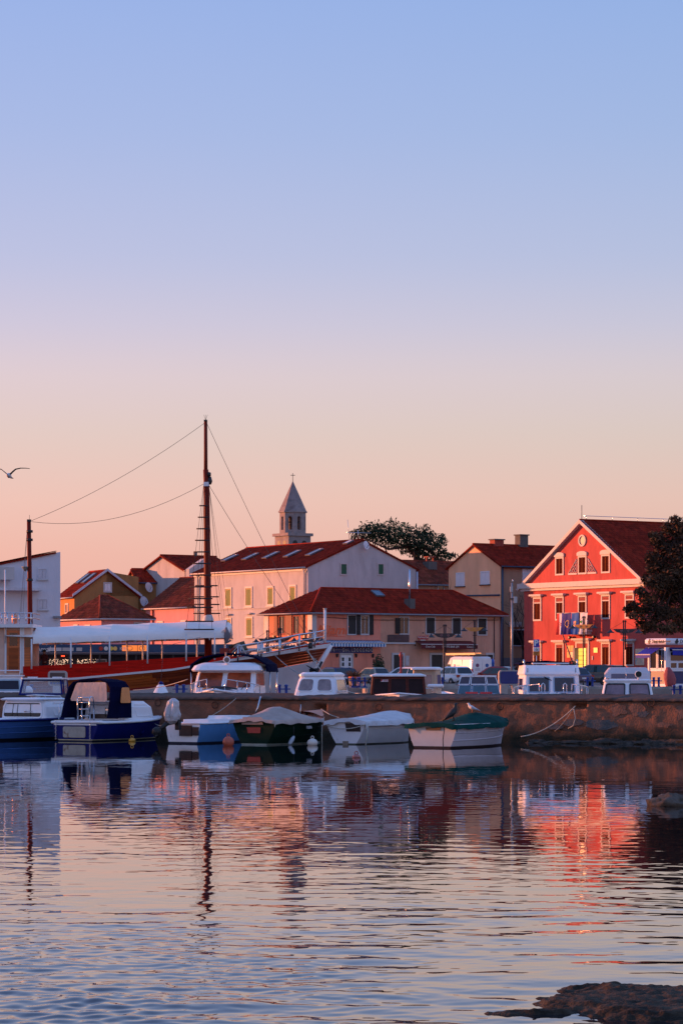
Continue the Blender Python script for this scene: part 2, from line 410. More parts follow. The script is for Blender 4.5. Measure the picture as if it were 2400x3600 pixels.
mb = MB(); g = []
for j, (y, z) in enumerate(((-.02, 1.50), (-.10, 1.53), (-.09, 1.60), (.05, 1.64), (.8, 1.655), (1.7, 1.70), (2.7, 1.745), (3.2, 1.755), (3.3, 1.70), (3.3, -1))):
    row = []
    for i in range(601):
        x = -30 + .1 * i
        dz = .028 * noise.noise((x * .7, y, 1)) + .03 * noise.noise((x * 2.6, y * 2, 6)) + .022 * noise.noise((x * 7, y * 2, 8))
        dy = .05 * noise.noise((x * 1.3, 3, j * .3)) + .03 * noise.noise((x * 5, 6, j * .3))
        row.append((x, y + (dy if j < 4 else 0), z + dz * (.4 if j in (0, 9) else 1)))
    g.append(row)
mb.grid(g); mb.build('coping', COPE, bw)
PATCHC = [mat('bare_pink_stone', (.22, .115, .080), .9, var=.3, scale=3, bump=.6, bscale=16), mat('grey_mortar', (.11, .105, .105), .9, var=.25, scale=3, bump=.5, bscale=16)]
for px, py, w, h, k, sd in ((2170, 2496, .34, .22, 0, 1), (2236, 2492, .28, .26, 0, 2), (2256, 2510, .20, .12, 1, 9), (2106, 2545, .55, .19, 1, 3), (2010, 2540, .34, .14, 1, 4), (2385, 2507, .16, .30, 0, 5), (2330, 2550, .30, .08, 0, 6), (1950, 2556, .30, .09, 1, 7)):
    x0 = BWF.lx(px, -.05); z0 = BWF.lz(py, x0, -.05); o = []
    for i in range(22):
        a = 2 * PI * i / 22; r = 1 + .55 * noise.noise((math.cos(a) * 1.3 + sd * 5, math.sin(a) * 1.3, sd)) + .2 * noise.noise((math.cos(a) * 4, math.sin(a) * 4, sd))
        o.append((x0 + w * r * math.cos(a), z0 + h * r * math.sin(a)))
    mb = MB(); mb.loft([[(x + .03, .06, z) for x, z in o], [(x, -.025 + .015 * noise.noise((x * 4, z * 4, 1)), z) for x, z in o]], 0, (True, True), False)
    mb.build('plaster_patch', PATCHC[k], bw)
ROCKM = mat('shore_rock', (.050, .038, .024), .85, var=.5, scale=7, bump=.6, bscale=22, second=(.014, .011, .006), sec_scale=2.2, sec_lo=.45, sec_hi=.6, spec=.15)
ROCKL = mat('ledge_rock', (.060, .046, .032), .9, var=.5, scale=5, bump=1., bscale=11, second=(.022, .02, .014), sec_scale=3.5, sec_lo=.45, sec_hi=.58)
def rock(name, c, s, seed, m, label, group=None, nu=26, nv=14, rough=.35, rz=0):
    rings = []
    for j in range(1, nv):
        th = PI * j / nv; ring = []
        for i in range(nu):
            a = 2 * PI * i / nu; d = Vector((math.sin(th) * math.cos(a), math.sin(th) * math.sin(a), -math.cos(th)))
            q = d * 1.6 + Vector((seed * 7.1, seed * 3.3, 0))
            r = 1 + rough * noise.noise(q) + rough * .5 * noise.noise(q * 2.7) + rough * .28 * noise.noise(q * 6)
            ring.append((d.x * s[0] * r, d.y * s[1] * r, d.z * s[2] * r))
        rings.append(ring)
    mb = MB(); mb.loft(rings, 0, (True, True), True)
    return tag(mb.build(name, m, None, c, rz), label, 'rock', group)
x = BWF.lx(1880); i = 0
while x < 17:
    w = random.uniform(.45, 1.5); k = max(0, min(1, (x - BWF.lx(1840)) / 2.2))
    rock('rock', BWF.world(x + w * .5, -.55 + random.uniform(-.12, .12), 0), (w * .72, .55 + .2 * random.random(), (.08 + .10 * k) * random.uniform(.6, 1.35)), i + 3, ROCKL, 'low dark rock in the row of ledge rocks at the breakwater foot', 'ledge rocks at the foot of the breakwater', 22, 12, .4, -.43)
    x += w * .85; i += 1
for px, py in ((560, 2470), (760, 2478), (1335, 2486), (1760, 2482), (2290, 2470)):
    x0 = BWF.lx(px); MB().tube([(x0 + .13 * math.cos(a), -.10, BWF.lz(py, x0) + .13 * math.sin(a)) for a in [2 * PI * k / 14 for k in range(14)]], .022, 6, closed=True).build('mooring_ring', mat('rusty_iron', (.07, .028, .015), .8, var=.4), bw)
c = at(2345, 2832, 54); rock('shore_rock', (c.x + .1, 53.6, -.04), (.50, .40, .27), 31, mat('dry_rock', (.11, .080, .055), .85, var=.4, scale=6, bump=.8, bscale=14, second=(.06, .05, .035), sec_scale=3, sec_lo=.5, sec_hi=.62), 'single dark boulder standing out of the water below the breakwater', None, 40, 20)
# flat rock at the bottom right, a low lobed platform with sharp little edges
def flat_rock():
    g = []; NX, NY = 190, 150
    cx, cy = 2.2, 22.05
    for j in range(NY + 1):
        y = 19.0 + 4.2 * j / NY; row = []
        for i in range(NX + 1):
            x = -.2 + 4.2 * i / NX
            d1 = ((x - 2.52) / 1.18) ** 2 + ((y - 21.25) / 1.42) ** 2
            d2 = ((x - 1.42) / .46) ** 2 + ((y - 20.62) / .17) ** 2
            d3 = ((x - 1.85) / .5) ** 2 + ((y - 21.1) / .35) ** 2
            n1 = noise.noise((x * 1.3, y * 1.3, 2)) + .5 * noise.noise((x * 3.4, y * 3.4, 5)) + .28 * noise.noise((x * 9, y * 9, 8))
            e = max(1 - d1 + .50 * n1, (1 - d2) * .6 + .25 * n1, (1 - d3) * .6 + .4 * n1)
            q = max(-1.2, min(e, .8)); st_ = (math.floor(q * 5) + min(1, (q * 5 % 1) * 4)) / 5
            z = -.045 + .135 * (.35 * q + .65 * st_) + .014 * noise.noise((x * 7, y * 7, 1)) + .012 * noise.noise((x * 19, y * 19, 3))
            row.append((x, y, z))
        g.append(row)
    mb = MB(); mb.grid(g)
    return tag(mb.build('flat_rock', ROCKM), 'flat brown rock shelf just above the water at the bottom corner', 'rock')
flat_rock()

# ================================================================== BUILDINGS
def roof_plane(rb, tb, P, th=.14, tw=.27, tl=.38):
    rb.slab(P, th)
    P = [Vector(p) for p in P]; e = (P[1] - P[0]).normalized(); n = (P[1] - P[0]).cross(P[2] - P[0]).normalized(); s = n.cross(e)
    q = [((p - P[0]).dot(e), (p - P[0]).dot(s)) for p in P]
    a0, a1 = min(x for x, _ in q), max(x for x, _ in q); b1 = max(y for _, y in q)
    def inside(a, b, mg=.02):
        for i in range(len(q)):
            x0, y0 = q[i]; x1, y1 = q[(i + 1) % len(q)]; L = math.hypot(x1 - x0, y1 - y0)
            if L > 1e-6 and ((x1 - x0) * (b - y0) - (y1 - y0) * (a - x0)) / L < mg: return False
        return True
    b = 0.
    while b < b1:
        a = a0
        while a < a1:
            if inside(a + tw / 2, b + tl / 2):
                t = random.uniform(.72, 1.22); col = (t, t * random.uniform(.9, 1.08), t * random.uniform(.88, 1.08))
                def pt(u, v, h): return P[0] + e * (a + u) + s * (b + v) + n * h
                tb.add([pt(0, -.03, .035), pt(tw * .5, -.03, .095), pt(tw, -.03, .035), pt(0, tl, .015), pt(tw * .5, tl, .06), pt(tw, tl, .015)], [(0, 1, 4, 3), (1, 2, 5, 4)])
                tb.c.extend([col] * 6)
            a += tw
        b += tl
def house(name, label, fr, L, Wd, ze, zr, ridge, walls, roofm=None, ov=.4, og=.25, group=None, hip=(0, 0), cat='house', zback=None, base=-2.0, gutter=None, ridge_cap=True):
    """walls: materials front, left, right, back. ridge 'x', 'y' or 'hipx'. hip: inset of the ridge ends"""
    roofm = roofm or TILE
    t = thing(name, label, cat, (fr.X, fr.Y, fr.Z), fr.a, group)
    mb = MB(); rb = MB(); tb = MB(); tb.c = []
    z0 = base
    A = [(0, 0), (L, 0), (L, Wd), (0, Wd)]
    vs = [(x, y, z0) for x, y in A] + [(x, y, ze) for x, y in A]
    fs = [((0, 1, 5, 4), 0), ((3, 0, 4, 7), 1), ((1, 2, 6, 5), 2), ((2, 3, 7, 6), 3)]
    if ridge == 'x' and not any(hip):
        vs += [(0, Wd / 2, zr), (L, Wd / 2, zr)]
        fs[1] = ((3, 0, 4, 8, 7), 1); fs[2] = ((1, 2, 6, 9, 5), 2)
    if ridge == 'y':
        vs += [(L / 2, 0, zr), (L / 2, Wd, zr)]
        fs[0] = ((0, 1, 5, 8, 4), 0); fs[3] = ((2, 3, 7, 9, 6), 3)
    mb.v = list(vs); mb.f = [f for f, _ in fs]; mb.m = [k for _, k in fs]; mb.s = [False] * len(fs)
    mb.build('wall', walls, t)
    if ridge == 'x':
        sl = (zr - ze) / (Wd / 2); d = ov * sl; h0, h1 = hip
        xa = -(ov if h0 else og); xb = L + (ov if h1 else og)
        ra = h0 if h0 else -og; rbx = L - h1 if h1 else L + og
        e0 = ze - d + .06; r0 = zr + .06
        roof_plane(rb, tb, [(xa, -ov, e0), (xb, -ov, e0), (rbx, Wd / 2, r0), (ra, Wd / 2, r0)])
        roof_plane(rb, MBX() , [(xb, Wd + ov, e0), (xa, Wd + ov, e0), (ra, Wd / 2, r0), (rbx, Wd / 2, r0)])
        if h0: roof_plane(rb, tb, [(xa, Wd + ov, e0), (xa, -ov, e0), (ra, Wd / 2, r0)])
        if h1: roof_plane(rb, tb, [(xb, -ov, e0), (xb, Wd + ov, e0), (rbx, Wd / 2, r0)])
        ridge_pts = [(ra, Wd / 2, r0 + .02), (rbx, Wd / 2, r0 + .02)]
        hips = ([[(xa, -ov, e0 + .05), ridge_pts[0]]] if h0 else []) + ([[(xb, -ov, e0 + .05), ridge_pts[1]]] if h1 else [])
        gut = [[(xa, -ov - .05, e0 - .05), (xb, -ov - .05, e0 - .05)]]
        if h0: gut.append([(xa - .05, -ov, e0 - .05), (xa - .05, Wd + ov, e0 - .05)])
    else:
        sl = (zr - ze) / (L / 2); d = ov * sl; e0 = ze - d + .06; r0 = zr + .06
        roof_plane(rb, tb, [(-ov, Wd + og, e0), (-ov, -og, e0), (L / 2, -og, r0), (L / 2, Wd + og, r0)])
        roof_plane(rb, tb, [(L + ov, -og, e0), (L + ov, Wd + og, e0), (L / 2, Wd + og, r0), (L / 2, -og, r0)])
        ridge_pts = [(L / 2, -og, r0 + .02), (L / 2, Wd + og, r0 + .02)]; hips = []
        gut = [[(-ov - .05, -og, e0 - .05), (-ov - .05, Wd + og, e0 - .05)]]
    ro = rb.build('roof', roofm if roofm in (TILE, TILEO) else roofm, t)
    a = ro.data.color_attributes.new('tone', 'FLOAT_COLOR', 'POINT'); a.data.foreach_set('color', [.7] * (4 * len(ro.data.vertices)))
    if tb.v:
        tb.build('roof_tiles', roofm, ro, kind='stuff')
    if ridge_cap:
        for seg in [ridge_pts] + hips:
            o = MB().tube(seg, .11, 6).build('ridge_cap', roofm, ro)
            a = o.data.color_attributes.new('tone', 'FLOAT_COLOR', 'POINT'); a.data.foreach_set('color', [1.] * (4 * len(o.data.vertices)))
    for seg in gut:
        MB().tube(seg, .07, 6).build('gutter', gutter or mat('gutter_grey', (.22, .22, .24), .5), t)
    t['_e'] = e0
    return t, ro
class MBX(MB):
    def __init__(s): super().__init__(); s.c = []
_wc = {}
def louvre(w, h, n, m):
    mb = MB(); g = []
    prof = []
    for i in range(n):
        z = h * i / n; prof += [(0.0, z + .002), (-.02, z + h / n - .004)]
    prof = [(.015, 0)] + prof + [(.015, h)]
    return mb.loft([[(x, y, z) for y, z in prof] for x in (0, w)], 0, (True, True), False)
def bwin(parent, loc, rz, w, h, fm, fw=.12, fill='glass', fillm=None, sill=None, openm=None, th=.07, lintel=None, name='window', mull=None, key=None):
    """a window on a wall: frame ring with pane, closed louvred leaves or open shutters"""
    k = (round(w, 2), round(h, 2), fm.name, fw, fill, fillm.name if fillm else '', th)
    Q = [(-w / 2, 0, 0), (w / 2, 0, 0), (w / 2, 0, h), (-w / 2, 0, h)]
    if k not in _wc:
        _wc[k] = [ring_on(Q, fw, th).mesh(name, fm), panel_on(Q, fw * .9, .012, .01).mesh('pane', GLASS if fill != 'dark' else (fillm or BLACK)), None]
        if fill == 'shutter':
            _wc[k][2] = louvre(w / 2 - fw - .015, h - 2 * fw - .02, max(6, int(h / .16)), fillm).mesh('shutter', fillm)
    wm, pm, sm = _wc[k]
    o = put(wm, name, parent, loc, rz)
    put(pm, 'pane', o)
    if sm:
        for s_ in (0, 1): put(sm, 'shutter', o, (-w / 2 + fw + .005 if s_ == 0 else .01, -.035, fw + .01))
    if openm:
        sw = w / 2 - fw + .05
        for s_ in (-1, 1):
            x0 = -w / 2 - sw + .02 if s_ < 0 else w / 2 - .02
            sh = louvre(sw, h - .06, 9, openm); sh.build('shutter', openm, o, (x0, -th - .03, .03))
    if sill: MB().bx(-w / 2 - .08, w / 2 + .08, -.16, -.001, -.09, -.002).build('sill', sill, o)
    if mull:
        MB().bx(-.025, .025, -.045, -.014, fw, h - fw).build('mullion', mull, o)
    return o
def fwin(t, fr, pxl, pxr, pyt, pyb, fm, y=0., **k):
    x0, x1 = fr.lx(pxl, y), fr.lx(pxr, y); xm = (x0 + x1) / 2
    z1, z0 = fr.lz(pyt, xm, y), fr.lz(pyb, xm, y)
    return bwin(t, (xm, y - .002, z0), 0, x1 - x0, z1 - z0, fm, **k)
def lwin(t, fr, pxl, pxr, pyt, pyb, fm, x=0., **k):
    y0, y1 = fr.ly(pxl, x), fr.ly(pxr, x); ym = (y0 + y1) / 2
    z1, z0 = fr.lz(pyt, x, ym), fr.lz(pyb, x, ym)
    return bwin(t, (x - .002, ym, z0), -PI / 2, abs(y1 - y0), z1 - z0, fm, **k)
def fbox(t, fr, pxl, pxr, pyt, pyb, d, m, name, y=0., front=None):
    x0, x1 = fr.lx(pxl, y), fr.lx(pxr, y); xm = (x0 + x1) / 2
    return MB().bx(x0, x1, y - d, y - .003, fr.lz(pyb, xm, y), fr.lz(pyt, xm, y)).build(name, m, t)
def dish(t, loc, r, aim, m):
    """satellite dish with its feed arm"""
    prof = [(r, .28 * r), (r * .8, .17 * r), (r * .5, .06 * r), (.02, 0)]
    mb = MB(); mb.lathe(prof + [(.02, -.02), (r * .8, .13 * r), (r * 1.01, .27 * r)], n=18)
    o = mb.build('satellite_dish', m, t, loc); o.rotation_euler = Vector(aim).to_track_quat('Z', 'Y').to_euler()
    MB().tube([(0, -r * .8, .1 * r), (0, -.1 * r, r * .9)], .025, 5).build('feed_arm', DARKM, o)
    return o
U = math.atan2(.572, .82)
# ---- red gabled house with flags
RED = stucco('red_stucco', (.53, .098, .080), .13, .66)
REDFR = mat('red_panel', (.40, .07, .055), .8)
RS = mat('brown_shutter', (.060, .008, .005), .85, var=.25, spec=.05)
HORN = mat('amber_shutter_frame', (.28, .075, .015), .8, var=.15, spec=.1)
fr = Fr(16.96, 264.6, QZ, math.atan2(-.834, .55))
red, red_roof = house('gabled_house', 'red gabled civic building with white window frames, flags and a balcony', fr, 17.5, 24, 9.25, 14.78, 'y', [RED, RED, RED, RED], ov=.7, og=.35, cat='house', gutter=TRIM)
MB().bx(-.55, 18.05, -.42, -.003, 8.86, 9.32).build('cornice', TRIM, red)
MB().bx(-.3, 17.8, -.22, -.004, 8.62, 8.855).build('cornice_moulding', TRIM, red)
for s_ in (-1, 1):
    x0 = 8.75 + s_ * 9.3; P = [(x0, -.36, 8.95), (8.75, -.36, 14.86)] if s_ < 0 else [(8.75, -.36, 14.86), (x0, -.36, 8.95)]
    a, b = Vector(P[0]), Vector(P[1]); dn = Vector((0, 0, -.42))
    MB().ext([(a.x, a.z - .30), (b.x, b.z - .30), (b.x, b.z + .03), (a.x, a.z + .03)], -.40, -.003).build('rake_moulding', TRIM, red)
def hood(o, w, h, kind):
    if kind == 'flat':
        MB().bx(-w / 2 - .10, w / 2 + .10, -.20, -.003, h, h + .09).build('hood_moulding', TRIM, o)
        MB().bx(-w / 2 - .26, w / 2 + .26, -.36, -.003, h + .092, h + .26).build('hood', TRIM, o)
    else:
        pts = [(-w / 2 - .08, h), (w / 2 + .08, h)] + [((w / 2 + .08) * math.cos(a), h + .22 + .20 * math.sin(a)) for a in [PI * i / 8 for i in range(9)]]
        MB().ext(pts, -.14, -.003).build('hood', TRIM, o)
XS = [2.05, 5.4, 8.75, 12.1, 15.45]
for i, x in enumerate(XS):
    o = bwin(red, (x, -.002, 5.83), 0, 1.26, 2.2, TRIM, fill='shutter', fillm=RS, fw=.15); hood(o, 1.26, 2.2, 'flat')
    MB().bx(-.48, .48, -.05, -.015, 1.72, 2.04).build('transom_panel', REDFR, o)
    MB().bx(-.48, .48, -.055, -.02, 1.62, 1.72).build('transom_bar', TRIM, o)
    for xx in (-.03, .42): MB().bx(xx, xx + .06, -.075, -.04, .2, 1.6).build('shutter_frame', HORN, o)
    if i == 2: continue
    o = bwin(red, (x, -.002, 1.62), 0, 1.26, 2.15, TRIM, fill='shutter', fillm=RS, fw=.15); hood(o, 1.26, 2.15, 'flat')
    MB().bx(-.48, .48, -.05, -.015, 1.67, 1.99).build('transom_panel', REDFR, o)
    for xx in (-.47, -.03, .41): MB().bx(xx, xx + .06, -.075, -.04, .16, 1.6).build('shutter_frame', HORN, o)
for x in XS[1:4]:
    o = bwin(red, (x, -.002, 9.95), 0, 1.26, 1.68, TRIM, fill='shutter', fillm=RS, fw=.15); hood(o, 1.26, 1.68, 'arch')
    for xx in (-.47, -.03, .41): MB().bx(xx, xx + .06, -.075, -.04, .16, 1.5).build('shutter_frame', HORN, o)
ov_ = MB(); prof = [(.40, 0), (.40, .09), (.54, .09), (.54, 0)]
ring = lambda r, y: [(8.75 + r * math.cos(2 * PI * j / 24), y, 13.0 + r * math.sin(2 * PI * j / 24)) for j in range(24)]
o = MB().loft([ring(.54, .0), ring(.54, -.1), ring(.39, -.1), ring(.39, -.004)], 0, (False, False), False).build('round_window', TRIM, red)
MB().loft([ring(.40, -.002), ring(.40, -.02)], 0, (True, True), False).build('pane', mat('oculus_glass', (.09, .10, .13), .1), o)
for s_ in (-1, 1):          # scrollwork beside the middle attic window
    xb = 8.75 + s_ * .78
    o = MB().bx(min(xb, xb + s_ * 1.25), max(xb, xb + s_ * 1.25), -.08, -.003, 9.95, 10.10).build('scroll_ornament', TRIM, red)
    for k, (u, v, r) in enumerate(((.16, .32, .15), (.5, .30, .15), (.84, .26, .12), (.16, .66, .14), (.46, .60, .11), (.14, .98, .11), (.12, 1.22, .06))):
        c = (xb + s_ * u, 10.0 + v)
        MB().tube([(c[0] + r * math.cos(2 * PI * j / 12), -.05, c[1] + r * math.sin(2 * PI * j / 12)) for j in range(12)], .024, 5, closed=True).build('scroll', TRIM, o)
    MB().tube([(xb + s_ * .05, -.04, 11.35), (xb + s_ * .5, -.04, 10.85), (xb + s_ * 1.22, -.04, 10.12)], .035, 5).build('scroll', TRIM, o)
# entrance
o = bwin(red, (8.75, -.002, 1.35), 0, 2.0, 2.55, TRIM, fill='dark', fillm=BLACK, fw=.2, name='entrance'); hood(o, 2.0, 2.55, 'flat')
MB().bx(-.78, .78, -.05, -.015, 1.95, 2.32).build('transom_panel', REDFR, o)
lit = mat('lit_doorway', (.9, .6, .15), .5, emit=(1.0, .50, .06), estr=1.0)
for xx in (-.28, .28):
    for z in (.1, .48, .86, 1.24): MB().bx(xx - .24, xx + .24, -.06, -.016, z, z + .34).build('lit_pane', lit, o)
    MB().bx(xx - .24, xx + .24, -.06, -.016, 1.6, 1.9).build('lit_grille', lit, o)
MB().bx(-.82, -.56, -.5, -.02, .02, 1.94).build('open_door_leaf', mat('grey_door', (.2, .18, .19), .6), o)
YB = mat('yellow_board', (.75, .42, .10), .6)
for k, (x, z) in enumerate(((6.75, 3.0), (7.25, 3.0), (6.75, 2.42), (7.25, 2.42))):
    MB().bx(x - .23, x + .23, -.06, -.003, z, z + .53).build('notice_board', YB if k != 3 else REDL, red)
MB().bx(10.4, 10.95, -.05, -.003, 2.85, 3.3).build('wall_plaque', mat('copper_plaque', (.35, .12, .05), .4, .6), red)
MB().bx(10.15, 10.28, -.06, -.003, 2.2, 2.55).build('intercom', TRIM, red)
for x in (7.2, 10.7): MB().lathe([(.12, 0), (.16, .25), (.10, .3)], (x, -.1, 4.25), 10, axis='y').build('wall_lamp', DARKM, red)
o = MB().bx(16.3, 18.2 - .75, -.06, -.003, 1.7, 3.15).build('mural_panel', mat('mural', (.75, .55, .38), .7, var=.3, scale=1.4, second=(.15, .45, .5), sec_scale=1.0, sec_lo=.55, sec_hi=.62), red)
# balcony with balusters
MB().bx(7.35, 10.15, -1.05, -.003, 4.75, 4.92).build('balcony_slab', TRIM, red)
MB().bx(7.5, 10.0, -.85, -.003, 4.5, 4.745).build('balcony_bracket', TRIM, red)
MB().bx(7.35, 10.15, -1.05, -.9, 5.8, 5.92).build('balcony_rail', TRIM, red)
bal = MB().lathe([(.05, 0), (.09, .2), (.05, .45), (.08, .65), (.05, .875)], n=8).mesh('baluster', TRIM)
for i in range(10): put(bal, 'baluster', red, (7.5 + i * .277, -.97, 4.922))
for x in (7.42, 10.08):
    for y in (-.5,): put(bal, 'baluster', red, (x, y, 4.922))
MB().tube([(8.75, -.1, 14.95), (8.75, -.1, 16.2)], .03, 5).build('lightning_rod', DARKM, red_roof)
MB().tube([(8.75, .2, 15.25), (8.75, 23, 15.25)], .03, 5).build('ridge_cable', STEEL, red_roof)
for i in range(8): MB().tube([(8.75, .4 + 3 * i, 14.9), (8.75, .4 + 3 * i, 15.25)], .025, 5).build('cable_post', STEEL, red_roof)
# flags hung in front of the balcony
FLR = mat('flag_red', (.62, .03, .03), .8); FLW = mat('flag_white', (.72, .70, .74), .8, var=.05); FLB = mat('flag_blue', (.02, .04, .33), .8); FLEU = mat('flag_deep_blue', (.008, .012, .20), .8)
FLC = mat('flag_sky_blue', (.01, .12, .46), .8); GOLD = mat('flag_gold', (.75, .5, .06), .7); FGRN = mat('flag_green', (.05, .3, .06), .8)
def flag(label, pxl, pxr, stripes, emblem):
    yo = -1.25; x0, x1 = fr.lx(pxl, yo), fr.lx(pxr, yo); w = x1 - x0; h = 1.92; z1 = 6.42
    t = thing('flag', label, 'flag', fr_world(fr, (x0 + x1) / 2, yo, z1), fr.a, 'flags on the balcony of the red gabled building')
    mb = MB(); n = 12; g = []
    f = lambda u, v: .07 * math.sin(u * 9 + v * 2.2 + pxl) * (.25 + v)
    for j in range(13):
        v = j / 12; g.append([((u / n - .5) * w * (1 - .05 * v) - .10 * v * w, f(u / n, v), -v * h) for u in range(n + 1)])
    mb.grid(g); k = len(stripes)
    for i in range(12):
        for u in range(n): mb.m[i * n + u] = min(k - 1, u * k // n)
    mb.build('cloth', stripes, t)
    MB().tube([(-w / 2 - .05, 0, .02), (w / 2 + .05, 0, .02)], .03, 6).build('flag_pole', TRIM, t)
    def pin(u, v, r, m, nm, sides=8):
        c = Vector(((u - .5) * w * (1 - .05 * v) - .10 * v * w, f(u, v) - .02, -v * h))
        MB().loft([[(c.x + r * math.cos(2 * PI * j / sides + PI / 4), c.y + dy, c.z + r * math.sin(2 * PI * j / sides + PI / 4)) for j in range(sides)] for dy in (.02, -.012)], 0, (True, True), False).build(nm, m, t)
    emblem(pin)
def fr_world(fr, x, y, z): return (fr.X + fr.c * x - fr.s * y, fr.Y + fr.s * x + fr.c * y, fr.Z + z)
def em_checker(pin, cu=.5, cv=.5, w=.26, h=.16, cols=None):
    for i in range(4):
        for j in range(4): pin(cu + (i - 1.5) * w / 4, cv + (j - 1.5) * h / 4, .058, (FLR, FLW)[(i + j) % 2], 'shield_square', 4)
flag('red, white and blue flag with checkered shield hanging from balcony', 1957, 1981, [FLR, FLW, FLB], lambda p: em_checker(p, .5, .5, .34, .15))
flag('dark blue flag with a ring of gold stars hanging from balcony', 1982, 2006, [FLEU], lambda p: [p(.5 + .28 * math.cos(a), .5 + .155 * math.sin(a), .05, GOLD, 'star', 5) for a in [2 * PI * i / 12 for i in range(12)]])
def em_county(p):
    em_checker(p, .40, .44, .24, .11); em_checker(p, .56, .57, .24, .11)
    for i in range(3): p(.66, .40 + .04 * i, .07, GOLD, 'shield_square', 4); p(.32, .56 + .04 * i, .07, GOLD, 'shield_square', 4)
flag('light blue flag with gold and checkered coat of arms', 2008, 2033, [FLC], em_county)
flag('white flag with green emblem hanging beside the balcony lamp', 2037, 2064, [FLW], lambda p: [p(.25, .42, .13, FGRN, 'emblem', 10), p(.40, .45, .09, FLW, 'emblem', 10)])

# ---- low terracotta-roofed shop house
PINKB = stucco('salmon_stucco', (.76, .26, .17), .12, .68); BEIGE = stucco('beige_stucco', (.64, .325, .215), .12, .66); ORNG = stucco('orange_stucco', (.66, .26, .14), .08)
fr = Fr(-2.47, 240, QZ, U); LL = 20.2; LE = 6.28
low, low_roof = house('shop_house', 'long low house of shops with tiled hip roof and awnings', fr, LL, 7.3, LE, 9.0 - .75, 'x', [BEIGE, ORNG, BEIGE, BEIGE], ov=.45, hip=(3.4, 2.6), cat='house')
xb = fr.lx(1337)
MB().bx(.0, xb, -.035, .02, -.1, LE - .02).build('salmon_wall', PINKB, low)
MB().bx(-.06, .42, -.06, .03, -.1, LE - .03).build('pilaster', TRIM, low)
MB().bx(-.055, .03, .035, .62, -.1, LE - .04).build('pilaster', TRIM, low)
MB().bx(-.05, .03, 6.65, 7.3, -.1, LE - .04).build('pilaster', TRIM, low)
DK = mat('dark_shutter', (.012, .010, .010), .6)
ww = dict(y=-.036)
fwin(low, fr, 1219, 1253, 2160, 2233, TRIM, fill='dark', fillm=DK, fw=.10, **ww)
fwin(low, fr, 1264, 1297, 2161, 2233, TRIM, fill='glass', openm=DK, fw=.13, mull=TRIM, **ww)
o = fwin(low, fr, 1401, 1436, 2167, 2231, TRIM, fill='glass', fw=.10, mull=TRIM)
louvre(.5, 1.35, 9, DK).build('shutter', DK, o, (-.95, -.1, .08))
for a, b in ((1494, 1529), (1586, 1620), (1676, 1710)): fwin(low, fr, a, b, 2168 + (a - 1494) * .015, 2231 + (a - 1494) * .02, TRIM, fill='dark', fillm=DK, fw=.10)
for a, b in ((1376, 1421), (1509, 1559), (1706, 1736)):
    o = fwin(low, fr, a, b, 2295, 2375, TRIM, fill='dark', fillm=BLACK, fw=.18, name='doorway')
    if a == 1706: MB().bx(-.25, .2, -.05, -.02, .2, 1.6).build('door_leaf', mat('red_brown_door', (.16, .03, .02), .5), o)
o = fwin(low, fr, 1192, 1240, 2296, 2385, TRIM, fill='dark', fillm=WHITE, fw=.17, name='entrance_door', y=-.036)
for s_ in (-1, 1):
    lf = MB().bx(s_ * .34 - .30, s_ * .34 + .30, -.05, -.016, .05, 1.95).build('door_leaf', WHITE, o)
    for k in range(4): MB().bx(s_ * .34 - .12, s_ * .34 + .10, -.06, -.052, .2 + .42 * k, .52 + .42 * k).build('pane', BLACK, o)
for px in (1182, 1249, 1308): MB().lathe([(.03, 0), (.09, .12), (.11, .3), (.05, .34)], (fr.lx(px), -.12, fr.lz(2312, 5)), 8).build('wall_lamp', DARKM, low)
# striped awning and sign board
STB = mat('awning_blue', (.03, .16, .36), .8); STW = mat('awning_white', (.62, .66, .70), .8)
def awning(t, x0, x1, z1, depth, drop, val, mats, n, name='awning', y=0., side=None):
    mb = MB(); dx = (x1 - x0) / n
    for i in range(n):
        a, b = x0 + i * dx, x0 + (i + 1) * dx
        mb.add([(a, y - depth, z1 - drop), (b, y - depth, z1 - drop), (b, y, z1), (a, y, z1), (a, y - depth, z1 - drop - val), ((a + b) / 2, y - depth, z1 - drop - val - .05), (b, y - depth, z1 - drop - val)],
               [(0, 1, 2, 3), (4, 5, 6, 1, 0)], i % len(mats))
    mb.add([(x0, y - .02, z1 + .04), (x1, y - .02, z1 + .04), (x1, y - .12, z1 + .02), (x0, y - .12, z1 + .02)], [(0, 1, 2, 3)], 0)
    o = mb.build(name, mats, t)
    MB().bx(x0, x1, y - depth - .03, y - depth + .03, z1 - drop - .03, z1 - drop + .04).build('front_bar', TRIM, o)
    return o
x0, x1 = fr.lx(1112, -.5), fr.lx(1346, -.5)
awning(low, x0, x1, fr.lz(2252, 4), .9, .22, .28, [STB, STW], 46, 'striped_awning', -.036)
SGN = mat('navy_sign', (.015, .018, .12), .5); SGW = mat('sign_white', (.66, .62, .55), .6); SGO = mat('sign_orange', (.85, .12, .03), .5)
x0, x1 = fr.lx(1158), fr.lx(1307); z0, z1 = fr.lz(2296, 5), fr.lz(2276, 5)
sgn = MB().bx(x0, x1, -.1, -.037, z0, z1).build('sign_board', SGN, low)
text('lettering', '·1 4· · · · :  O n i 、L D O O D A D O', .46, SGW, sgn, ((x0 + x1) / 2, -.11, (z0 + z1) / 2), sx=.62)
text('lettering', 'Miami', 1.05, SGO, low, (fr.lx(1165), -.06, fr.lz(2215, 2.5)), shear=.3, sx=1.25, bold=.02)
text('lettering', 'Slastičarnica..........', .42, SGO, low, (fr.lx(1167), -.06, fr.lz(2233, 2.5)), shear=.3, sx=.85)
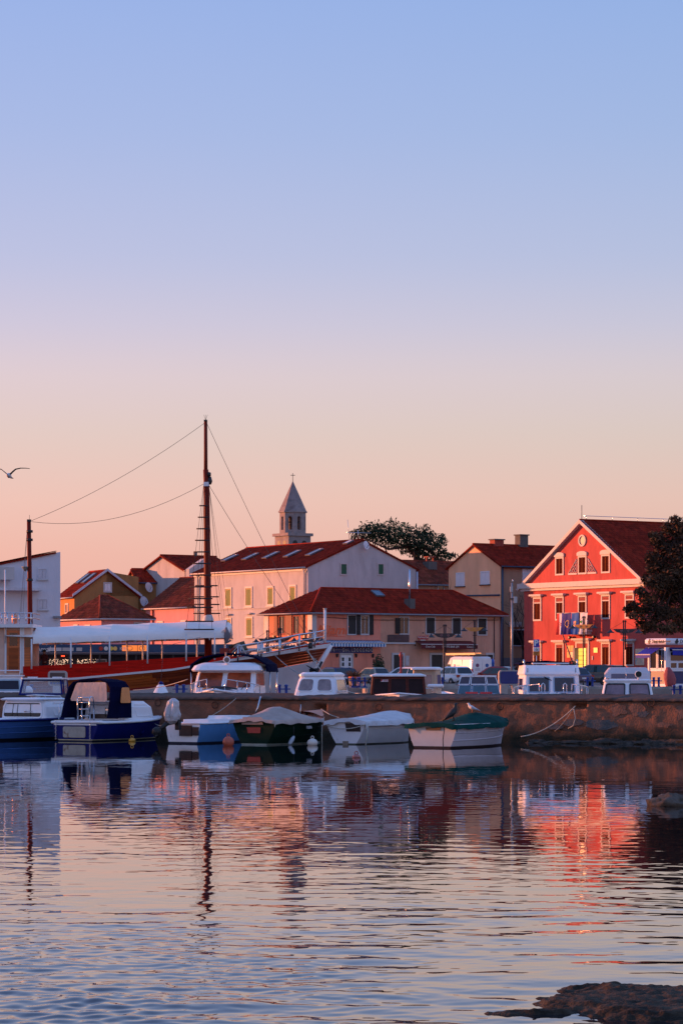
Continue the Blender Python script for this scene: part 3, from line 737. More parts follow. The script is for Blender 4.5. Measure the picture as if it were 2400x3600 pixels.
# beige part: slatted sign, cassette, beer sign, red awning
wp = mat('weathered_board', (.13, .09, .085), .8)
o = fbox(low, fr, 1361, 1436, 2233, 2258, .08, wp, 'sign_board')
for k in range(4):
    x0, x1 = fr.lx(1364), fr.lx(1433); z0 = fr.lz(2257, 10)
    MB().bx(x0, x1, -.12, -.081, z0 + .05 + k * .155, z0 + .16 + k * .155).build('board_slat', mat('dark_slat', (.10, .05, .05), .7), o)
fbox(low, fr, 1350, 1456, 2258.5, 2264, .16, TRIM, 'awning_cassette')
sr = mat('sign_red', (.45, .015, .02), .5)
o = fbox(low, fr, 1467, 1503, 2235, 2248, .07, sr, 'hanging_sign')
text('lettering', 'Karlovačko', .30, SGW, o, (fr.lx(1485), -.08, fr.lz(2241, 14)), sx=.8)
fbox(low, fr, 1476, 1494, 2248.5, 2252.5, .05, SGW, 'sign_plate')
AWR = mat('awning_red', (.12, .010, .012), .85)
x0, x1 = fr.lx(1470, -.5), fr.lx(1668, -.5); z1 = fr.lz(2254, 14)
aw = awning(low, x0, x1, z1, .9, .30, .36, [AWR], 1, 'red_awning')
text('lettering', 'Coca-Cola', .26, SGW, aw, (x0 + .95, -.915, z1 - .50), shear=.3, sx=.9)
text('lettering', 'CAFFE BAR LM', .28, SGW, aw, ((x0 + x1) / 2 + .1, -.915, z1 - .50))
text('lettering', 'Coca-Cola', .26, SGW, aw, (x1 - .7, -.915, z1 - .50), shear=.3, sx=.9)
fbox(low, fr, 1425, 1437, 2305, 2340, .03, mat('notice_white', (.5, .47, .47), .7), 'notice')
for px, py in ((1486, 2225), (1458, 2268), (1315, 2268)): fbox(low, fr, px - 2, px + 2, py - 2, py + 2, .04, DARKM, 'wall_vent')
x = fr.lx(1735); MB().tube([(x, -.06, 5.9), (x, -.06, 2.2)], .04, 5).build('cable', DARKM, low)
MB().tube([(.5, -.08, 5.75), (6, -.08, 5.55), (12, -.08, 5.6), (19.8, -.08, 5.7)], .025, 5).build('cable', DARKM, low)
MB().tube([(LL - .1, -.12, 6.0), (LL - .1, -.12, 0)], .07, 6).build('downpipe', mat('blue_pipe', (.03, .06, .11), .5), low)
# left, sunlit end of the shop house
BR = mat('shutter_brown_red', (.20, .035, .02), .6); BRK = mat('brick_surround', (.30, .05, .03), .8, var=.35, scale=6)
for a, b in ((981, 1004), (1031, 1056)):
    o = lwin(low, fr, a, b, 2162, 2232, BRK, fill='glass', fw=.12, mull=TRIM)
    for s_ in (-1, 1):
        louvre(.5, 2.0, 12, BR).build('shutter', BR, o, (-1.12 if s_ < 0 else .62, -.12, -.05))
for px in (964, 1017, 1072): 
    y = fr.ly(px); MB().bx(-.12, -.004, y - .12, y + .12, 3.95, 4.25).build('wall_lamp', DARKM, low)
ya, yb = fr.ly(1070), fr.ly(938)
def turned(o): o.rotation_euler = (0, 0, -PI / 2); return o
turned(awning(low, -yb, -ya, fr.lz(2256, 0, 3), .8, .2, .25, [mat('awning_dark', (.05, .04, .05), .8), STW], 26, 'striped_awning'))
s2 = turned(MB().bx(-yb, -ya, -.12, -.005, fr.lz(2284, 0, 3), fr.lz(2273, 0, 3)).build('sign_board', SGN, low))
text('lettering', 'SLASTIČARNICA MIAMI', .40, SGW, s2, ((-ya - yb) / 2 + .5, -.13, fr.lz(2278, 0, 3)), sx=.9)
text('lettering', 'Sladoled', .42, SGO, low, (-.03, ya + 1.8, fr.lz(2289, 0, 3)), rot=(PI / 2, 0, -PI / 2), sx=1.2)
bk = mat('pale_brick', (.62, .30, .20), .85, var=.2, scale=4)
bz0 = fr.lz(2330, 0, 3)
brm = MB().bx(-.06, -.004, -.20, .20, 0, .17).mesh('brick', bk)
for r_ in range(9):
    for k in range(10):
        xx = -yb + .35 + k * .44 + (.22 if r_ % 2 else 0)
        if xx < -ya - .3: put(brm, 'brick', low, (0, -xx, bz0 + r_ * .20))
# roof fittings
def skylight(t, ro, P, m=None):
    w = ring_on(P, .08, .12).build('roof_window', mat('skylight_frame', (.12, .12, .14), .4), t)
    panel_on(P, .07, .10, .02).build('pane', m or mat('sky_pane', (.05, .10, .16), .05, spec=1.), w)
sl = (8.25 - LE) / 3.65
def on_front(x, y): return (x, y, LE + y * sl + .18)
x = fr.lx(1390); skylight(low, low_roof, [on_front(x - .45, 2.2), on_front(x + .45, 2.2), on_front(x + .45, 3.1), on_front(x - .45, 3.1)])
x = fr.lx(1458); zz = on_front(x, 1.0)[2]
MB().bx(x - .28, x + .28, .35, 1.2, zz - .6, zz + .45).build('chimney', mat('old_mortar', (.12, .11, .10), .9), low_roof)
MB().tube([(x, .8, zz + .3), (x, .8, zz + 3.0)], .09, 8).build('flue_pipe', STEEL, low_roof)

# ---- big white house
WSH = stucco('white_stucco', (.50, .485, .475), .09, .76)
fr = Fr(-3.2, 271, QZ, math.atan2(.543, .84)); WL, WW, WE, WR = 12.44, 21.6, 11.22, 13.82
wh, wh_roof = house('white_house', 'big white three-storey house with green shutters and long red roof', fr, WL, WW, WE, WR, 'y', [WSH] * 4, ov=.35, og=.12, gutter=TRIM)
GS = mat('green_shutter', (.065, .135, .02), .6, var=.2); OCH = mat('ochre_frame', (.42, .22, .03), .6); GD = mat('deep_green_shutter', (.01, .10, .045), .5)
for a, b, t_, bt in ((791, 816, 2065, 2136), (862, 888, 2062, 2134), (939, 964, 2060, 2130), (1017, 1042, 2056, 2128), (793, 815, 2172, 2242), (864, 890, 2168, 2240)):
    o = lwin(wh, fr, a, b, t_, bt, TRIM, fill='shutter', fillm=GS, fw=.16, sill=TRIM)
    q = lwin(wh, fr, a + 4, b - 4, t_ + 7, bt - 4, OCH, fill='glass', fw=.07, th=.05, name='shutter_frame'); 
lwin(wh, fr, 929, 941, 2176, 2234, GD, fill='dark', fillm=GD, fw=.06)
for a, b in ((1194, 1221), (1325, 1350)): fwin(wh, fr, a, b, 1979, 2023, TRIM, fill='dark', fillm=GD, fw=.13)
y0, y1 = fr.ly(1080), fr.ly(690)
MB().bx(-.10, -.003, 0, WW, WE - .42, WE - .12).build('cornice', TRIM, wh)
MB().bx(-.07, -.004, .3, WW - .3, fr.lz(2139, 0, 8), fr.lz(2139, 0, 8) + .12).build('string_course', WSH, wh)
y = fr.ly(1073); MB().tube([(-.3, y, WE - .1), (-.12, y, WE - .7), (-.12, y, 3)], .08, 7).build('downpipe', TRIM, wh)
y = fr.ly(700); MB().tube([(-.3, y, WE - .1), (-.12, y, WE - .7), (-.12, y, 3)], .08, 7).build('downpipe', TRIM, wh)
for px, py in ((812, 2163), (886, 2159)): y = fr.ly(px); MB().bx(-.35, -.004, y - .1, y + .9, fr.lz(py, 0, y), fr.lz(py, 0, y) + .14).build('ledge', WSH, wh)
MB().tube([(WL + .08, -.10, WE - .3), (WL + .08, -.10, 2)], .09, 7).build('downpipe', mat('pale_pipe', (.45, .5, .6), .5), wh)
sl = (WR - WE) / (WL / 2)
def on_left(x, y): return (x, y, WE + x * sl + .20)
for px in (805, 877, 949, 1024, 1102):
    y = fr.ly(px, 3.0)
    skylight(wh, wh_roof, [on_left(2.3, y + .45), on_left(2.3, y - .45), on_left(3.9, y - .45), on_left(3.9, y + .45)], mat('pale_skylight', (.10, .12, .16), .2, spec=.6))
y = fr.ly(1215, 5.0); skylight(wh, wh_roof, [on_left(4.9, y + .4), on_left(4.9, y - .4), on_left(5.7, y - .4), on_left(5.7, y + .4)], STW)
dish(wh, (fr.lx(1284, -.5), -.5, fr.lz(1917, 5.5, -.5)), .42, (.35, -1, .25), mat('dish_white', (.62, .62, .66), .4))
MB().tube([(5.9, .3, WR + .1), (5.9, .3, WR + 1.0)], .035, 5).build('aerial_mast', STEEL, wh_roof)
MB().tube([(4.6, .3, WR + .75), (7.4, .3, WR + .75)], .025, 5).build('aerial_boom', STEEL, wh_roof)
MB().tube([(4.9, .3, WR + .1), (4.7, .3, WR + 2.0)], .02, 5).build('aerial_rod', STEEL, wh_roof)
# lower annex and canopy at its foot (behind the bow)
an = thing('terrace_roof', 'long white flat terrace roof below the white house', 'terrace roof', (0, 0, QZ), 0)
c0, c1 = at(795, 2290, 236), at(952, 2282, 232)
MB().bx(c0.x, c1.x, 232, 236, c0.z - QZ - .05, c0.z - QZ + .22).build('slab', TRIM, an)
for x in (c0.x + .3, (c0.x + c1.x) / 2, c1.x - .3): MB().bx(x - .08, x + .08, 232.3, 232.5, -.02, c0.z - QZ - .052).build('post', TRIM, an)

# ---- yellow house
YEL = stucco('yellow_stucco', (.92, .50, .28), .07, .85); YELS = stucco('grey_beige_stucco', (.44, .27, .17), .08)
fr = Fr(15.1, 270, QZ, U)
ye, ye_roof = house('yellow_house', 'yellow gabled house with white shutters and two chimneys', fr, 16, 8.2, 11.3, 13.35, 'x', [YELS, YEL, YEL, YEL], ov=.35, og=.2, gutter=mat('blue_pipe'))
for a, b, t_, bt in ((1603, 1633, 2013, 2061), (1689, 1721, 2008, 2055)):
    o = lwin(ye, fr, a, b, t_, bt, WHITE, fill='shutter', fillm=WHITE, fw=.10, sill=DARKM)
fwin(ye, fr, 1834, 1870, 2000, 2045, WHITE, fill='shutter', fillm=WHITE, fw=.08)
o = fwin(ye, fr, 1794, 1846, 2212, 2272, mat('white_frame_blue', (.5, .55, .6), .5), fill='glass', fw=.10, mull=TRIM)
o.children[0].data = panel_on([(-1.1, 0, 0), (1.1, 0, 0), (1.1, 0, 1.4), (-1.1, 0, 1.4)], .1, .012).mesh('pane', GLASSB)
for px in (1765, ): y = 0; MB().tube([(.12, -.1, 11.2), (.12, -.1, 0)], .09, 7).build('downpipe', mat('blue_pipe'), ye)
MB().tube([(-.1, 8.0, fr.lz(2092, 0, 4)), (-.1, .1, fr.lz(2092, 0, 0))], .08, 7).build('gutter', mat('blue_pipe'), ye)
for px in (1786, 1808, ):
    o = fbox(ye, fr, px, px + 17, 2187, 2204, .35, TRIM, 'air_conditioner')
MB().bx(fr.lx(1758), fr.lx(1850), -.03, .01, -.5, fr.lz(2313, 4)).build('plinth', mat('grey_plinth', (.17, .17, .19), .9), ye)
for px, w, hgt, m in ((1745, .55, .42, BRK), (1832, .5, .95, mat('old_mortar'))):
    x = fr.lx(px, 4.1); o = MB().bx(x - w, x + w, 3.7, 4.5, 12.9, 13.45 + hgt).build('chimney', m, ye_roof)
    MB().bx(x - w - .1, x + w + .1, 3.6, 4.6, 13.452 + hgt, 13.56 + hgt).build('chimney_cap', mat('old_mortar'), ye_roof)
# ---- rusty-roofed house between
fr = Fr(ax(1462, 290), 290, QZ, U)
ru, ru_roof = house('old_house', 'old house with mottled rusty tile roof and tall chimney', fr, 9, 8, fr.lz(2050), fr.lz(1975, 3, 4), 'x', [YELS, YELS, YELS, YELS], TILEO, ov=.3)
x = fr.lx(1508, 3); o = MB().bx(x - .55, x + .55, 2.4, 3.4, 9.5, fr.lz(1975, x, 3)).build('chimney', mat('old_mortar'), ru_roof)
z = fr.lz(1975, x, 3); MB().bx(x - .5, x + .5, 2.5, 3.3, z + .45, z + .55).build('chimney_cap', BRK, ru_roof)
for dx in (-.42, .42): MB().bx(x + dx - .07, x + dx + .07, 2.8, 2.95, z + .002, z + .448).build('cap_post', BRK, ru_roof)
fwin(ru, fr, 1536, 1560, 2056, 2082, TRIM, fill='glass', fw=.1)

# ---- left group
fr = Fr(ax(-30, 228), 228, QZ, math.radians(18)); LVW = stucco('lavender_white_stucco', (.66, .64, .68), .04, .92)
lw = thing('white_house', 'white house with sloping roof line at the left edge of the harbour', 'house', (fr.X, fr.Y, fr.Z), fr.a)
Lx = fr.lx(213); zL, zR = fr.lz(1992), fr.lz(1940, Lx)
MB().ext([(0, -2), (Lx, -2), (Lx, zR), (0, zL)], 0, 8).build('wall', LVW, lw)
rb = MB(); tb = MBX()
roof_plane(rb, tb, [(-.2, -.15, zL + .08), (Lx * .93, -.15, zL + .08 + (zR - zL) * .93), (Lx * .93, 8, zL + .1 + (zR - zL) * .93), (-.2, 8, zL + .1)])
o = rb.build('roof', TILE, lw); a = o.data.color_attributes.new('tone', 'FLOAT_COLOR', 'POINT'); a.data.foreach_set('color', [.8] * (4 * len(o.data.vertices)))
tb.build('roof_tiles', TILE, o, kind='stuff')
LVT = mat('lavender_trim', (.60, .58, .62), .7)
for a, b, t_, bt in ((132, 166, 1998, 2037), (134, 168, 2105, 2144)):
    fwin(lw, fr, a, b, t_, bt, LVT, fill='shutter', fillm=LVT, fw=.08, sill=TRIM)
o = fbox(lw, fr, -25, 140, 2067, 2077, 1.2, LVT, 'balcony_slab')
fbox(lw, fr, 187, 212, 2166, 2173, .5, mat('gutter_grey'), 'ledge')
fbox(lw, fr, -20, 38, 1996, 2040, 1.6, WSH, 'dormer')
# ochre gabled house
OCR = stucco('ochre_stucco', (.36, .185, .07), .08); OCL = stucco('sunlit_ochre_stucco', (.55, .24, .07), .08)  # sunlight on the left wall is put into its brighter orange stucco
fr = Fr(ax(262, 300), 300, QZ, math.radians(24))
L_ = fr.lx(488); ze = fr.lz(2094); zr = fr.lz(2007, L_ / 2)
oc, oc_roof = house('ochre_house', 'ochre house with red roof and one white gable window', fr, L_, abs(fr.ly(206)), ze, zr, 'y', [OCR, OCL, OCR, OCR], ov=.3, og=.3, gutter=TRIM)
sl = (zr - ze) / (L_ / 2)
for s_ in (0, 1):
    pts = [(-.3, ze - .12), (L_ / 2, zr - .02), (L_ / 2, zr + .26), (-.3, ze + .16)] if s_ == 0 else [(L_ / 2, zr - .02), (L_ + .3, ze - .12), (L_ + .3, ze + .16), (L_ / 2, zr + .26)]
    MB().ext(pts, -.36, -.30).build('bargeboard', mat('bargeboard_white', (.5, .52, .6), .6), oc)
MB().ext([(L_ / 2, ze), (L_, ze), (L_, zr - .6), (L_ / 2, zr - .05)], -.0, .3).build('raised_gable', OCR, oc)
fwin(oc, fr, 364, 394, 2047, 2083, TRIM, fill='shutter', fillm=WHITE, fw=.16, y=-.01)
lwin(oc, fr, 231, 243, 2121, 2158, TRIM, fill='dark', fillm=BR, fw=.14)
for y_ in (2.0, 4.0):
    def onl(x, y): return (x, y, ze + x * sl + .2)
    skylight(oc, oc_roof, [onl(1.6, y_ + .5), onl(1.6, y_ - .5), onl(3.0, y_ - .5), onl(3.0, y_ + .5)])
ann = Fr(ax(489, 304), 304, QZ, math.radians(24)); z1 = ann.lz(2045)
ox, ox_roof = house('ochre_annex', 'small ochre annex with red lean roof and two dishes', ann, 3.0, 4, z1, z1 + 1.25, 'x', [OCR] * 4, ov=.25, gutter=mat('blue_pipe'))
dish(ox, (ann.lx(521, -.5), -.5, ann.lz(2066, 1, -.5)), .55, (.5, -1, .3), mat('dish_white'))
dish(ox, (ann.lx(504, -1.2), -1.2, ann.lz(2117, 1, -1.2)), .60, (.5, -1, .3), mat('dish_white'))
# small pink hip-roofed house
PK = stucco('pink_stucco', (.66, .30, .29), .07, .85)
fr = Fr(ax(357, 256), 256, QZ, U)
Lp, Wp = fr.lx(526), abs(fr.ly(209)); ze = fr.lz(2169)
pk, pk_roof = house('pink_cottage', 'small pink house with brown pyramid tile roof behind the excursion boat', fr, Lp, Wp, ze, fr.lz(2097, Lp / 2, Wp / 2), 'x', [PK] * 4, TILEO, ov=.4, hip=(Lp * .42, Lp * .42), gutter=TRIM)
lwin(pk, fr, 261, 276, 2195, 2210, TRIM, fill='dark', fillm=GD, fw=.14)
lwin(pk, fr, 300, 320, 2196, 2210, TRIM, fill='dark', fillm=GD, fw=.14)
fwin(pk, fr, 471, 512, 2186, 2205, TRIM, fill='dark', fillm=GD, fw=.14)
MB().bx(-.14, -.004, 0, Wp, ze - .3, ze - .1).build('cornice', TRIM, pk); MB().bx(0, Lp, -.14, -.004, ze - .3, ze - .1).build('cornice', TRIM, pk)
# long pink house
fr = Fr(-15.0, 289.4, QZ, math.atan2(.543, .84)); D2 = abs(fr.ly(513)); ze = fr.lz(2127)
pl, pl_roof = house('pink_house', 'pink house with sagging brown roof joined to the white house', fr, 8.5, D2, ze, fr.lz(2028, 4.2, 3), 'y', [PK] * 4, TILEO, ov=.35, gutter=TRIM)
MB().bx(-.14, -.004, 0, D2, ze - .35, ze - .12).build('cornice', TRIM, pl)
lwin(pl, fr, 553, 575, 2183, 2200, TRIM, fill='dark', fillm=GD, fw=.16); lwin(pl, fr, 637, 656, 2180, 2200, TRIM, fill='dark', fillm=GD, fw=.16)
y = fr.ly(540); MB().tube([(-.1, y, ze), (-.1, y, 2)], .08, 6).build('downpipe', BRK, pl)
# houses glimpsed behind
fr = Fr(ax(513, 330), 330, QZ, math.radians(22)); L_ = fr.lx(662)
b1, b1r = house('far_house', 'far white house with red roof and blue skylight', fr, L_, 9, fr.lz(2062), fr.lz(2003, 2, 4.5), 'x', [WSH] * 4, ov=.3, og=.3)
def onf(x, y): return (x, y, fr.lz(2062) + y * (fr.lz(2003, 2, 4.5) - fr.lz(2062)) / 4.5 + .2)
x = fr.lx(630, 1); skylight(b1, b1r, [onf(x - .6, .6), onf(x + .6, .6), onf(x + .6, 1.7), onf(x - .6, 1.7)], mat('blue_pane', (.02, .12, .35), .1))
MB().tube([(fr.lx(611), .3, fr.lz(2062)), (fr.lx(611), .3, fr.lz(1996))], .04, 5).build('aerial_mast', DARKM, b1r)
MB().tube([(fr.lx(586), .3, fr.lz(2008)), (fr.lx(618), .3, fr.lz(2008))], .03, 5).build('aerial_boom', DARKM, b1r)
fg = Fr(ax(535, 312), 312, QZ, math.radians(22))
gb = thing('slate_shed', 'dark slate roof shed between the pink and far houses', 'shed', (fg.X, fg.Y, fg.Z), fg.a)
o = MB().bx(0, fg.lx(625), 0, 5, -2, fg.lz(2092)).build('wall', WSH, gb)
MB().slab([(-.3, -.4, fg.lz(2092)), (fg.lx(625) + .3, -.4, fg.lz(2092)), (fg.lx(625) + .3, 5, fg.lz(2066)), (-.3, 5, fg.lz(2066))], .15).build('roof', mat('slate', (.06, .07, .10), .6, var=.2), gb)
fr = Fr(ax(650, 300), 300, QZ, U); L_ = fr.lx(832)
b2, b2r = house('far_house', 'far house whose dark red roof shows behind the mast', fr, L_, 9, fr.lz(2004), fr.lz(1957, L_ / 2, 4.5), 'x', [WSH] * 4, ov=.3, og=.3)
x = fr.lx(766); MB().tube([(x, 4.5, fr.lz(1960, x, 4.5)), (x, 4.5, fr.lz(1942, x, 4.5))], .22, 6).build('roof_cowl', mat('old_mortar'), b2r)
x0, x1 = fr.lx(662, -1), fr.lx(745, -1)
MB().ext([(x0, 5), (x1, 5), (x1, fr.lz(1988, x1)), ((x0 + x1) / 2 + .4, fr.lz(1966, x1)), (x0, fr.lz(2002, x0))], -1.2, -.5).build('white_gable', WSH, b2)
# ---- church tower
SG = mat('tower_stone', (.30, .25, .24), .9, var=.2, scale=.9, bump=.5, bscale=6, second=(.24, .20, .19), sec_scale=1.6, sec_lo=.5, sec_hi=.6)
D = 330; tz = lambda py: azz(py, D) - QZ; pxm = D / FPX
ch = thing('bell_tower', 'grey stone church bell tower with pointed spire and cross', 'bell tower', (ax(1029, D), D, QZ), math.radians(33))
w = 1.50
MB().bx(-w, w, -w, w, -2, tz(1886)).build('shaft', SG, ch)
MB().bx(-w - .22, w + .22, -w - .22, w + .22, tz(1886) + .002, tz(1876)).build('cornice', SG, ch)
for f_, rz in ((0, 0), (1, -PI / 2)):
    for u in (-.62, .62):
        pts = [(u - .34, tz(1935)), (u + .34, tz(1935))] + [(u + .34 * math.cos(a), tz(1912) + .34 * math.sin(a)) for a in [PI * i / 8 for i in range(9)]]
        MB().ext(pts, -.015, .02).build('belfry_opening', BLACK, ch, (0, -w, 0) if f_ == 0 else (-w, 0, 0), rz)
r8 = 1.42; o8 = [(r8 / math.cos(PI / 8) * math.cos(PI / 8 + PI / 4 * k), r8 / math.cos(PI / 8) * math.sin(PI / 8 + PI / 4 * k)) for k in range(8)]
z0, z1 = tz(1875.5), tz(1803); hs, hb, ht = .30, tz(1864), tz(1824)
dr = mb = MB()                                      # drum with real openings: eight piers, sill ring and head ring
def octo(a, b): return [[(x, y, z) for x, y in o8] for z in (a, b)]
inner = [(x * .78, y * .78) for x, y in o8]
mb.loft(octo(z0, hb), 0, (True, True), False); mb.build('drum_base', SG, ch)
MB().loft(octo(ht + .30, z1), 0, (True, True), False).build('drum_head', SG, ch)
for k in range(8):
    a, b = Vector((*o8[k], 0)), Vector((*o8[(k + 1) % 8], 0)); p = Vector((*o8[k - 1], 0))
    e1 = (b - a) * .29; e0 = (p - a) * .29; ia = a * .75
    poly = [a, a + e1, ia + e1 * .7, ia, ia + e0 * .7, a + e0]
    mbp = MB(); mbp.loft([[(v.x, v.y, z) for v in poly] for z in (hb + .002, ht + .298)], 0, (True, True), False); mbp.build('pier', SG, ch)
    mid = (a + b) / 2; an_ = math.atan2(mid.y, mid.x) + PI / 2
    half = (b - a).length * .22
    pts = [(-half - .03, ht + .299), (-half - .03, ht - .05), (-half, ht - .05)] + [(half * math.cos(t), ht - .05 + .30 * math.sin(t)) for t in [PI - PI * i / 8 for i in range(9)]][1:-1] + [(half, ht - .05), (half + .03, ht - .05), (half + .03, ht + .299)]
    MB().ext(pts, 0.02, .28).build('arch', SG, ch, (mid.x, mid.y, 0), an_)
MB().lathe([(.30, 0), (.27, .25), (.18, .5), (.08, .62)], (.25, -.2, tz(1852)), 12).build('bell', mat('bronze', (.06, .05, .035), .5, .6), ch)
MB().tube([(-1.0, .0, tz(1836)), (1.0, .0, tz(1836))], .07, 6).build('bell_beam', DARKM, ch)
MB().loft([[(x * 1.10, y * 1.10, z) for x, y in o8] for z in (z1 + .002, z1 + .18)], 0, (True, True), False).build('drum_cornice', SG, ch)
MB().loft([[(x * 1.06 * k_, y * 1.06 * k_, z) for x, y in o8] for k_, z in ((1, z1 + .182), (.02, tz(1692)))], 0, (True, True), False).build('spire', mat('spire_stone', (.25, .205, .20), .9, var=.25, scale=.9, bump=.5, bscale=5, second=(.16, .13, .13), sec_scale=1.5, sec_lo=.5, sec_hi=.6), ch)
zc = tz(1692); cr = MB().tube([(0, 0, zc - .1), (0, 0, zc + .95)], .035, 5).build('cross', DARKM, ch)
MB().tube([(-.27 * math.cos(.57), .27 * math.sin(.57), zc + .70), (.27 * math.cos(.57), -.27 * math.sin(.57), zc + .70)], .035, 5).build('cross_arm', DARKM, cr)
# ================================================================== TREES
FOL = mat('pine_foliage', (.024, .044, .013), .9, var=.6, scale=1.4, attr='tone')
FOLD = mat('tamarisk_foliage', (.075, .036, .014), .95, var=.6, scale=1.6, attr='tone')
BARK = mat('bark', (.055, .030, .022), .95, var=.35, scale=3, bump=.6, bscale=9)
def tree(name, label, base, trunk_pts, r0, clumps, per, leaf, fol, limbs=True, seed=1, cat='tree', aspect=2.2, up=0.):
    rnd = random.Random(seed)
    t = thing(name, label, cat, base)
    b = Vector(base); K = len(trunk_pts)
    tp = [Vector(p) for p in trunk_pts]
    MB().tube(tp, [r0 * (1 - .55 * i / (K - 1)) for i in range(K)], 9).build('trunk', BARK, t)
    mb = MB(); mb.c = []
    for c, (rx, ry, rz) in clumps:
        c = Vector(c); tone = rnd.uniform(.55, 1.35)
        n = int(per * rx * rz)
        for _ in range(n):
            d = Vector((rnd.gauss(0, 1), rnd.gauss(0, 1), rnd.gauss(0, 1))); d.normalize()
            k = rnd.random() ** .5 * rnd.choice((1, 1, 1, 1, 1, 1.2))
            p = c + Vector((d.x * rx, d.y * ry, d.z * rz)) * k
            a = Vector((rnd.gauss(0, 1), rnd.gauss(0, 1), rnd.gauss(up, 1))).normalized(); u = a.orthogonal().normalized()
            L = leaf * rnd.choice((.45, .7, 1., 1.3, 1.7)); w = L / aspect * rnd.uniform(.6, 1.3)
            tt = tone * rnd.uniform(.45, 1.6); col = (tt * rnd.uniform(.9, 1.2), tt, tt * rnd.uniform(.8, 1.1))
            mb.add([p - a * L * .5, p + u * w * .5, p + a * L * .5, p - u * w * .5], [(0, 1, 2, 3)]); mb.c.extend([col] * 4)
    mb.build('crown', fol, t)
    if limbs:
        for i, (c, r) in enumerate(clumps):
            if i % 2 == 0:
                s_ = tp[max(1, K - 1 - (i % 3))] if K > 2 else tp[-1]
                c = Vector(c); m_ = s_.lerp(c, .5) + Vector((0, 0, -.15 * (c - s_).length))
                MB().tube([s_, m_, c], [r0 * .38, r0 * .25, r0 * .08], 5).build('limb', BARK, t)
    return t
# stone pine behind the white house
D = 300; b = at(1460, 2330, D); b.z = 3.0
def rel(px, py, dy=0): q = at(px, py, D + dy); return (q.x - b.x, q.y - b.y, q.z - b.z)
cl = []
for px, py, rx, rz in ((1255, 1880, .8, .5), (1285, 1866, 1.0, .6), (1325, 1862, 1.2, .7), (1370, 1868, 1.4, .85), (1415, 1880, 1.2, .9), (1340, 1890, 1.3, .6), (1385, 1905, 1.2, .6), (1300, 1885, 1.0, .5),
                       (1455, 1890, 1.0, .9), (1490, 1872, .9, .6), (1505, 1900, 1.1, .9), (1535, 1915, 1.0, .8), (1480, 1925, 1.1, .9), (1445, 1925, .9, .7), (1555, 1900, .6, .5), (1555, 1945, .7, .5),
                       (1530, 1962, .8, .5), (1570, 1958, .6, .35), (1592, 1955, .5, .3), (1420, 1925, .7, .5), (1500, 1950, .7, .45), (1540, 1975, .6, .3)):
    cl.append((rel(px, py, random.uniform(-1, 1)), (rx, rx, rz * 1.5)))
tree('pine_tree', 'broad dark umbrella pine rising behind the white house', b, [(0, 0, 0), (.2, 0, 4), (-.1, 0, 8), rel(1462, 1960), rel(1475, 1915)], .5, cl, 360, .27, FOL, seed=3)
# dark tree at the right edge
D = 225; b = at(2420, 2400, D); b.z = QZ
cl = []
for px, py, rx, rz in ((2375, 1830, .5, .45), (2350, 1860, .7, .6), (2390, 1870, .9, .8), (2310, 1900, .7, .7), (2350, 1930, 1.1, .9), (2400, 1950, 1.2, 1.1), (2290, 1965, .6, .6), (2320, 1990, .9, .8), (2370, 2020, 1.2, 1.), (2270, 2040, .5, .5),
                       (2300, 2050, .8, .8), (2350, 2090, 1.1, .9), (2400, 2080, 1.2, 1.1), (2250, 2080, .5, .4), (2275, 2110, .8, .7), (2225, 2130, .5, .35), (2205, 2140, .4, .3), (2250, 2150, .7, .5), (2310, 2150, 1., .8), (2370, 2160, 1.1, .8),
                       (2225, 2165, .4, .35), (2255, 2190, .6, .45), (2290, 2200, .7, .5), (2340, 2210, .9, .5), (2400, 2200, 1., .6), (2265, 2215, .35, .3), (2290, 1880, .35, .3), (2440, 1900, 1.4, 1.2), (2450, 2050, 1.6, 1.4), (2450, 2180, 1.2, .8), (2285, 2000, .4, .4), (2330, 2040, .8, .8)):
    cl.append((rel(px, py, random.uniform(-.8, .8)), (rx, rx, rz)))
tree('tamarisk_tree', 'big dark feathery tree beside the red building', b, [(0, 0, 0), (.3, 0, 3), (-.2, 0, 6), rel(2395, 1980), rel(2385, 1880)], .35, cl, 950, .28, FOLD, seed=5, aspect=2.4)
def bare_tree(label, base, h, seed, spread=.5, r0=.09):
    rnd = random.Random(seed); t = thing('bare_tree', label, 'tree', base, 0)
    m = mat('bare_bark', (.045, .03, .028), .95)
    def grow(p, d, L, r, lev, mb):
        q = p + d * L * .5 + Vector((rnd.gauss(0, .05), rnd.gauss(0, .05), 0)) * L; e = p + d * L
        mb.tube([p, q, e], [r, r * .8, r * .6], 4)
        if lev == 0: return
        for _ in range(rnd.choice((2, 3, 3))):
            nd = (d + Vector((rnd.gauss(0, spread), rnd.gauss(0, spread), rnd.gauss(.12, .25)))).normalized()
            grow(e if rnd.random() < .6 else q, nd, L * rnd.uniform(.62, .85), r * .6, lev - 1, mb)
    MB().tube([(0, 0, 0), (.05, 0, h * .3)], [r0 * 1.6, r0 * 1.2], 6).build('trunk', m, t)
    mb = MB(); 
    for _ in range(4): grow(Vector((.05, 0, h * .3 - .1)), Vector((rnd.gauss(0, .35), rnd.gauss(0, .35), 1)).normalized(), h * .26, r0, 4, mb)
    mb.build('branches', m, t, kind='stuff')
bare_tree('leafless tree between the white house and the old rusty roof', (ax(1515, 275), 275, 2.6), azz(2010, 275) - 2.6, 4, .6)
bare_tree('leafless tree against the shaded wall of the yellow house', (ax(1835, 267.5), 267.5, 2.4), azz(2075, 267.5) - 2.4, 9, .5)
bare_tree('tall thin leafless tree behind the rusty chimney', (ax(1478, 296), 296, 2.8), azz(1958, 296) - 2.8, 14, .4, .07)
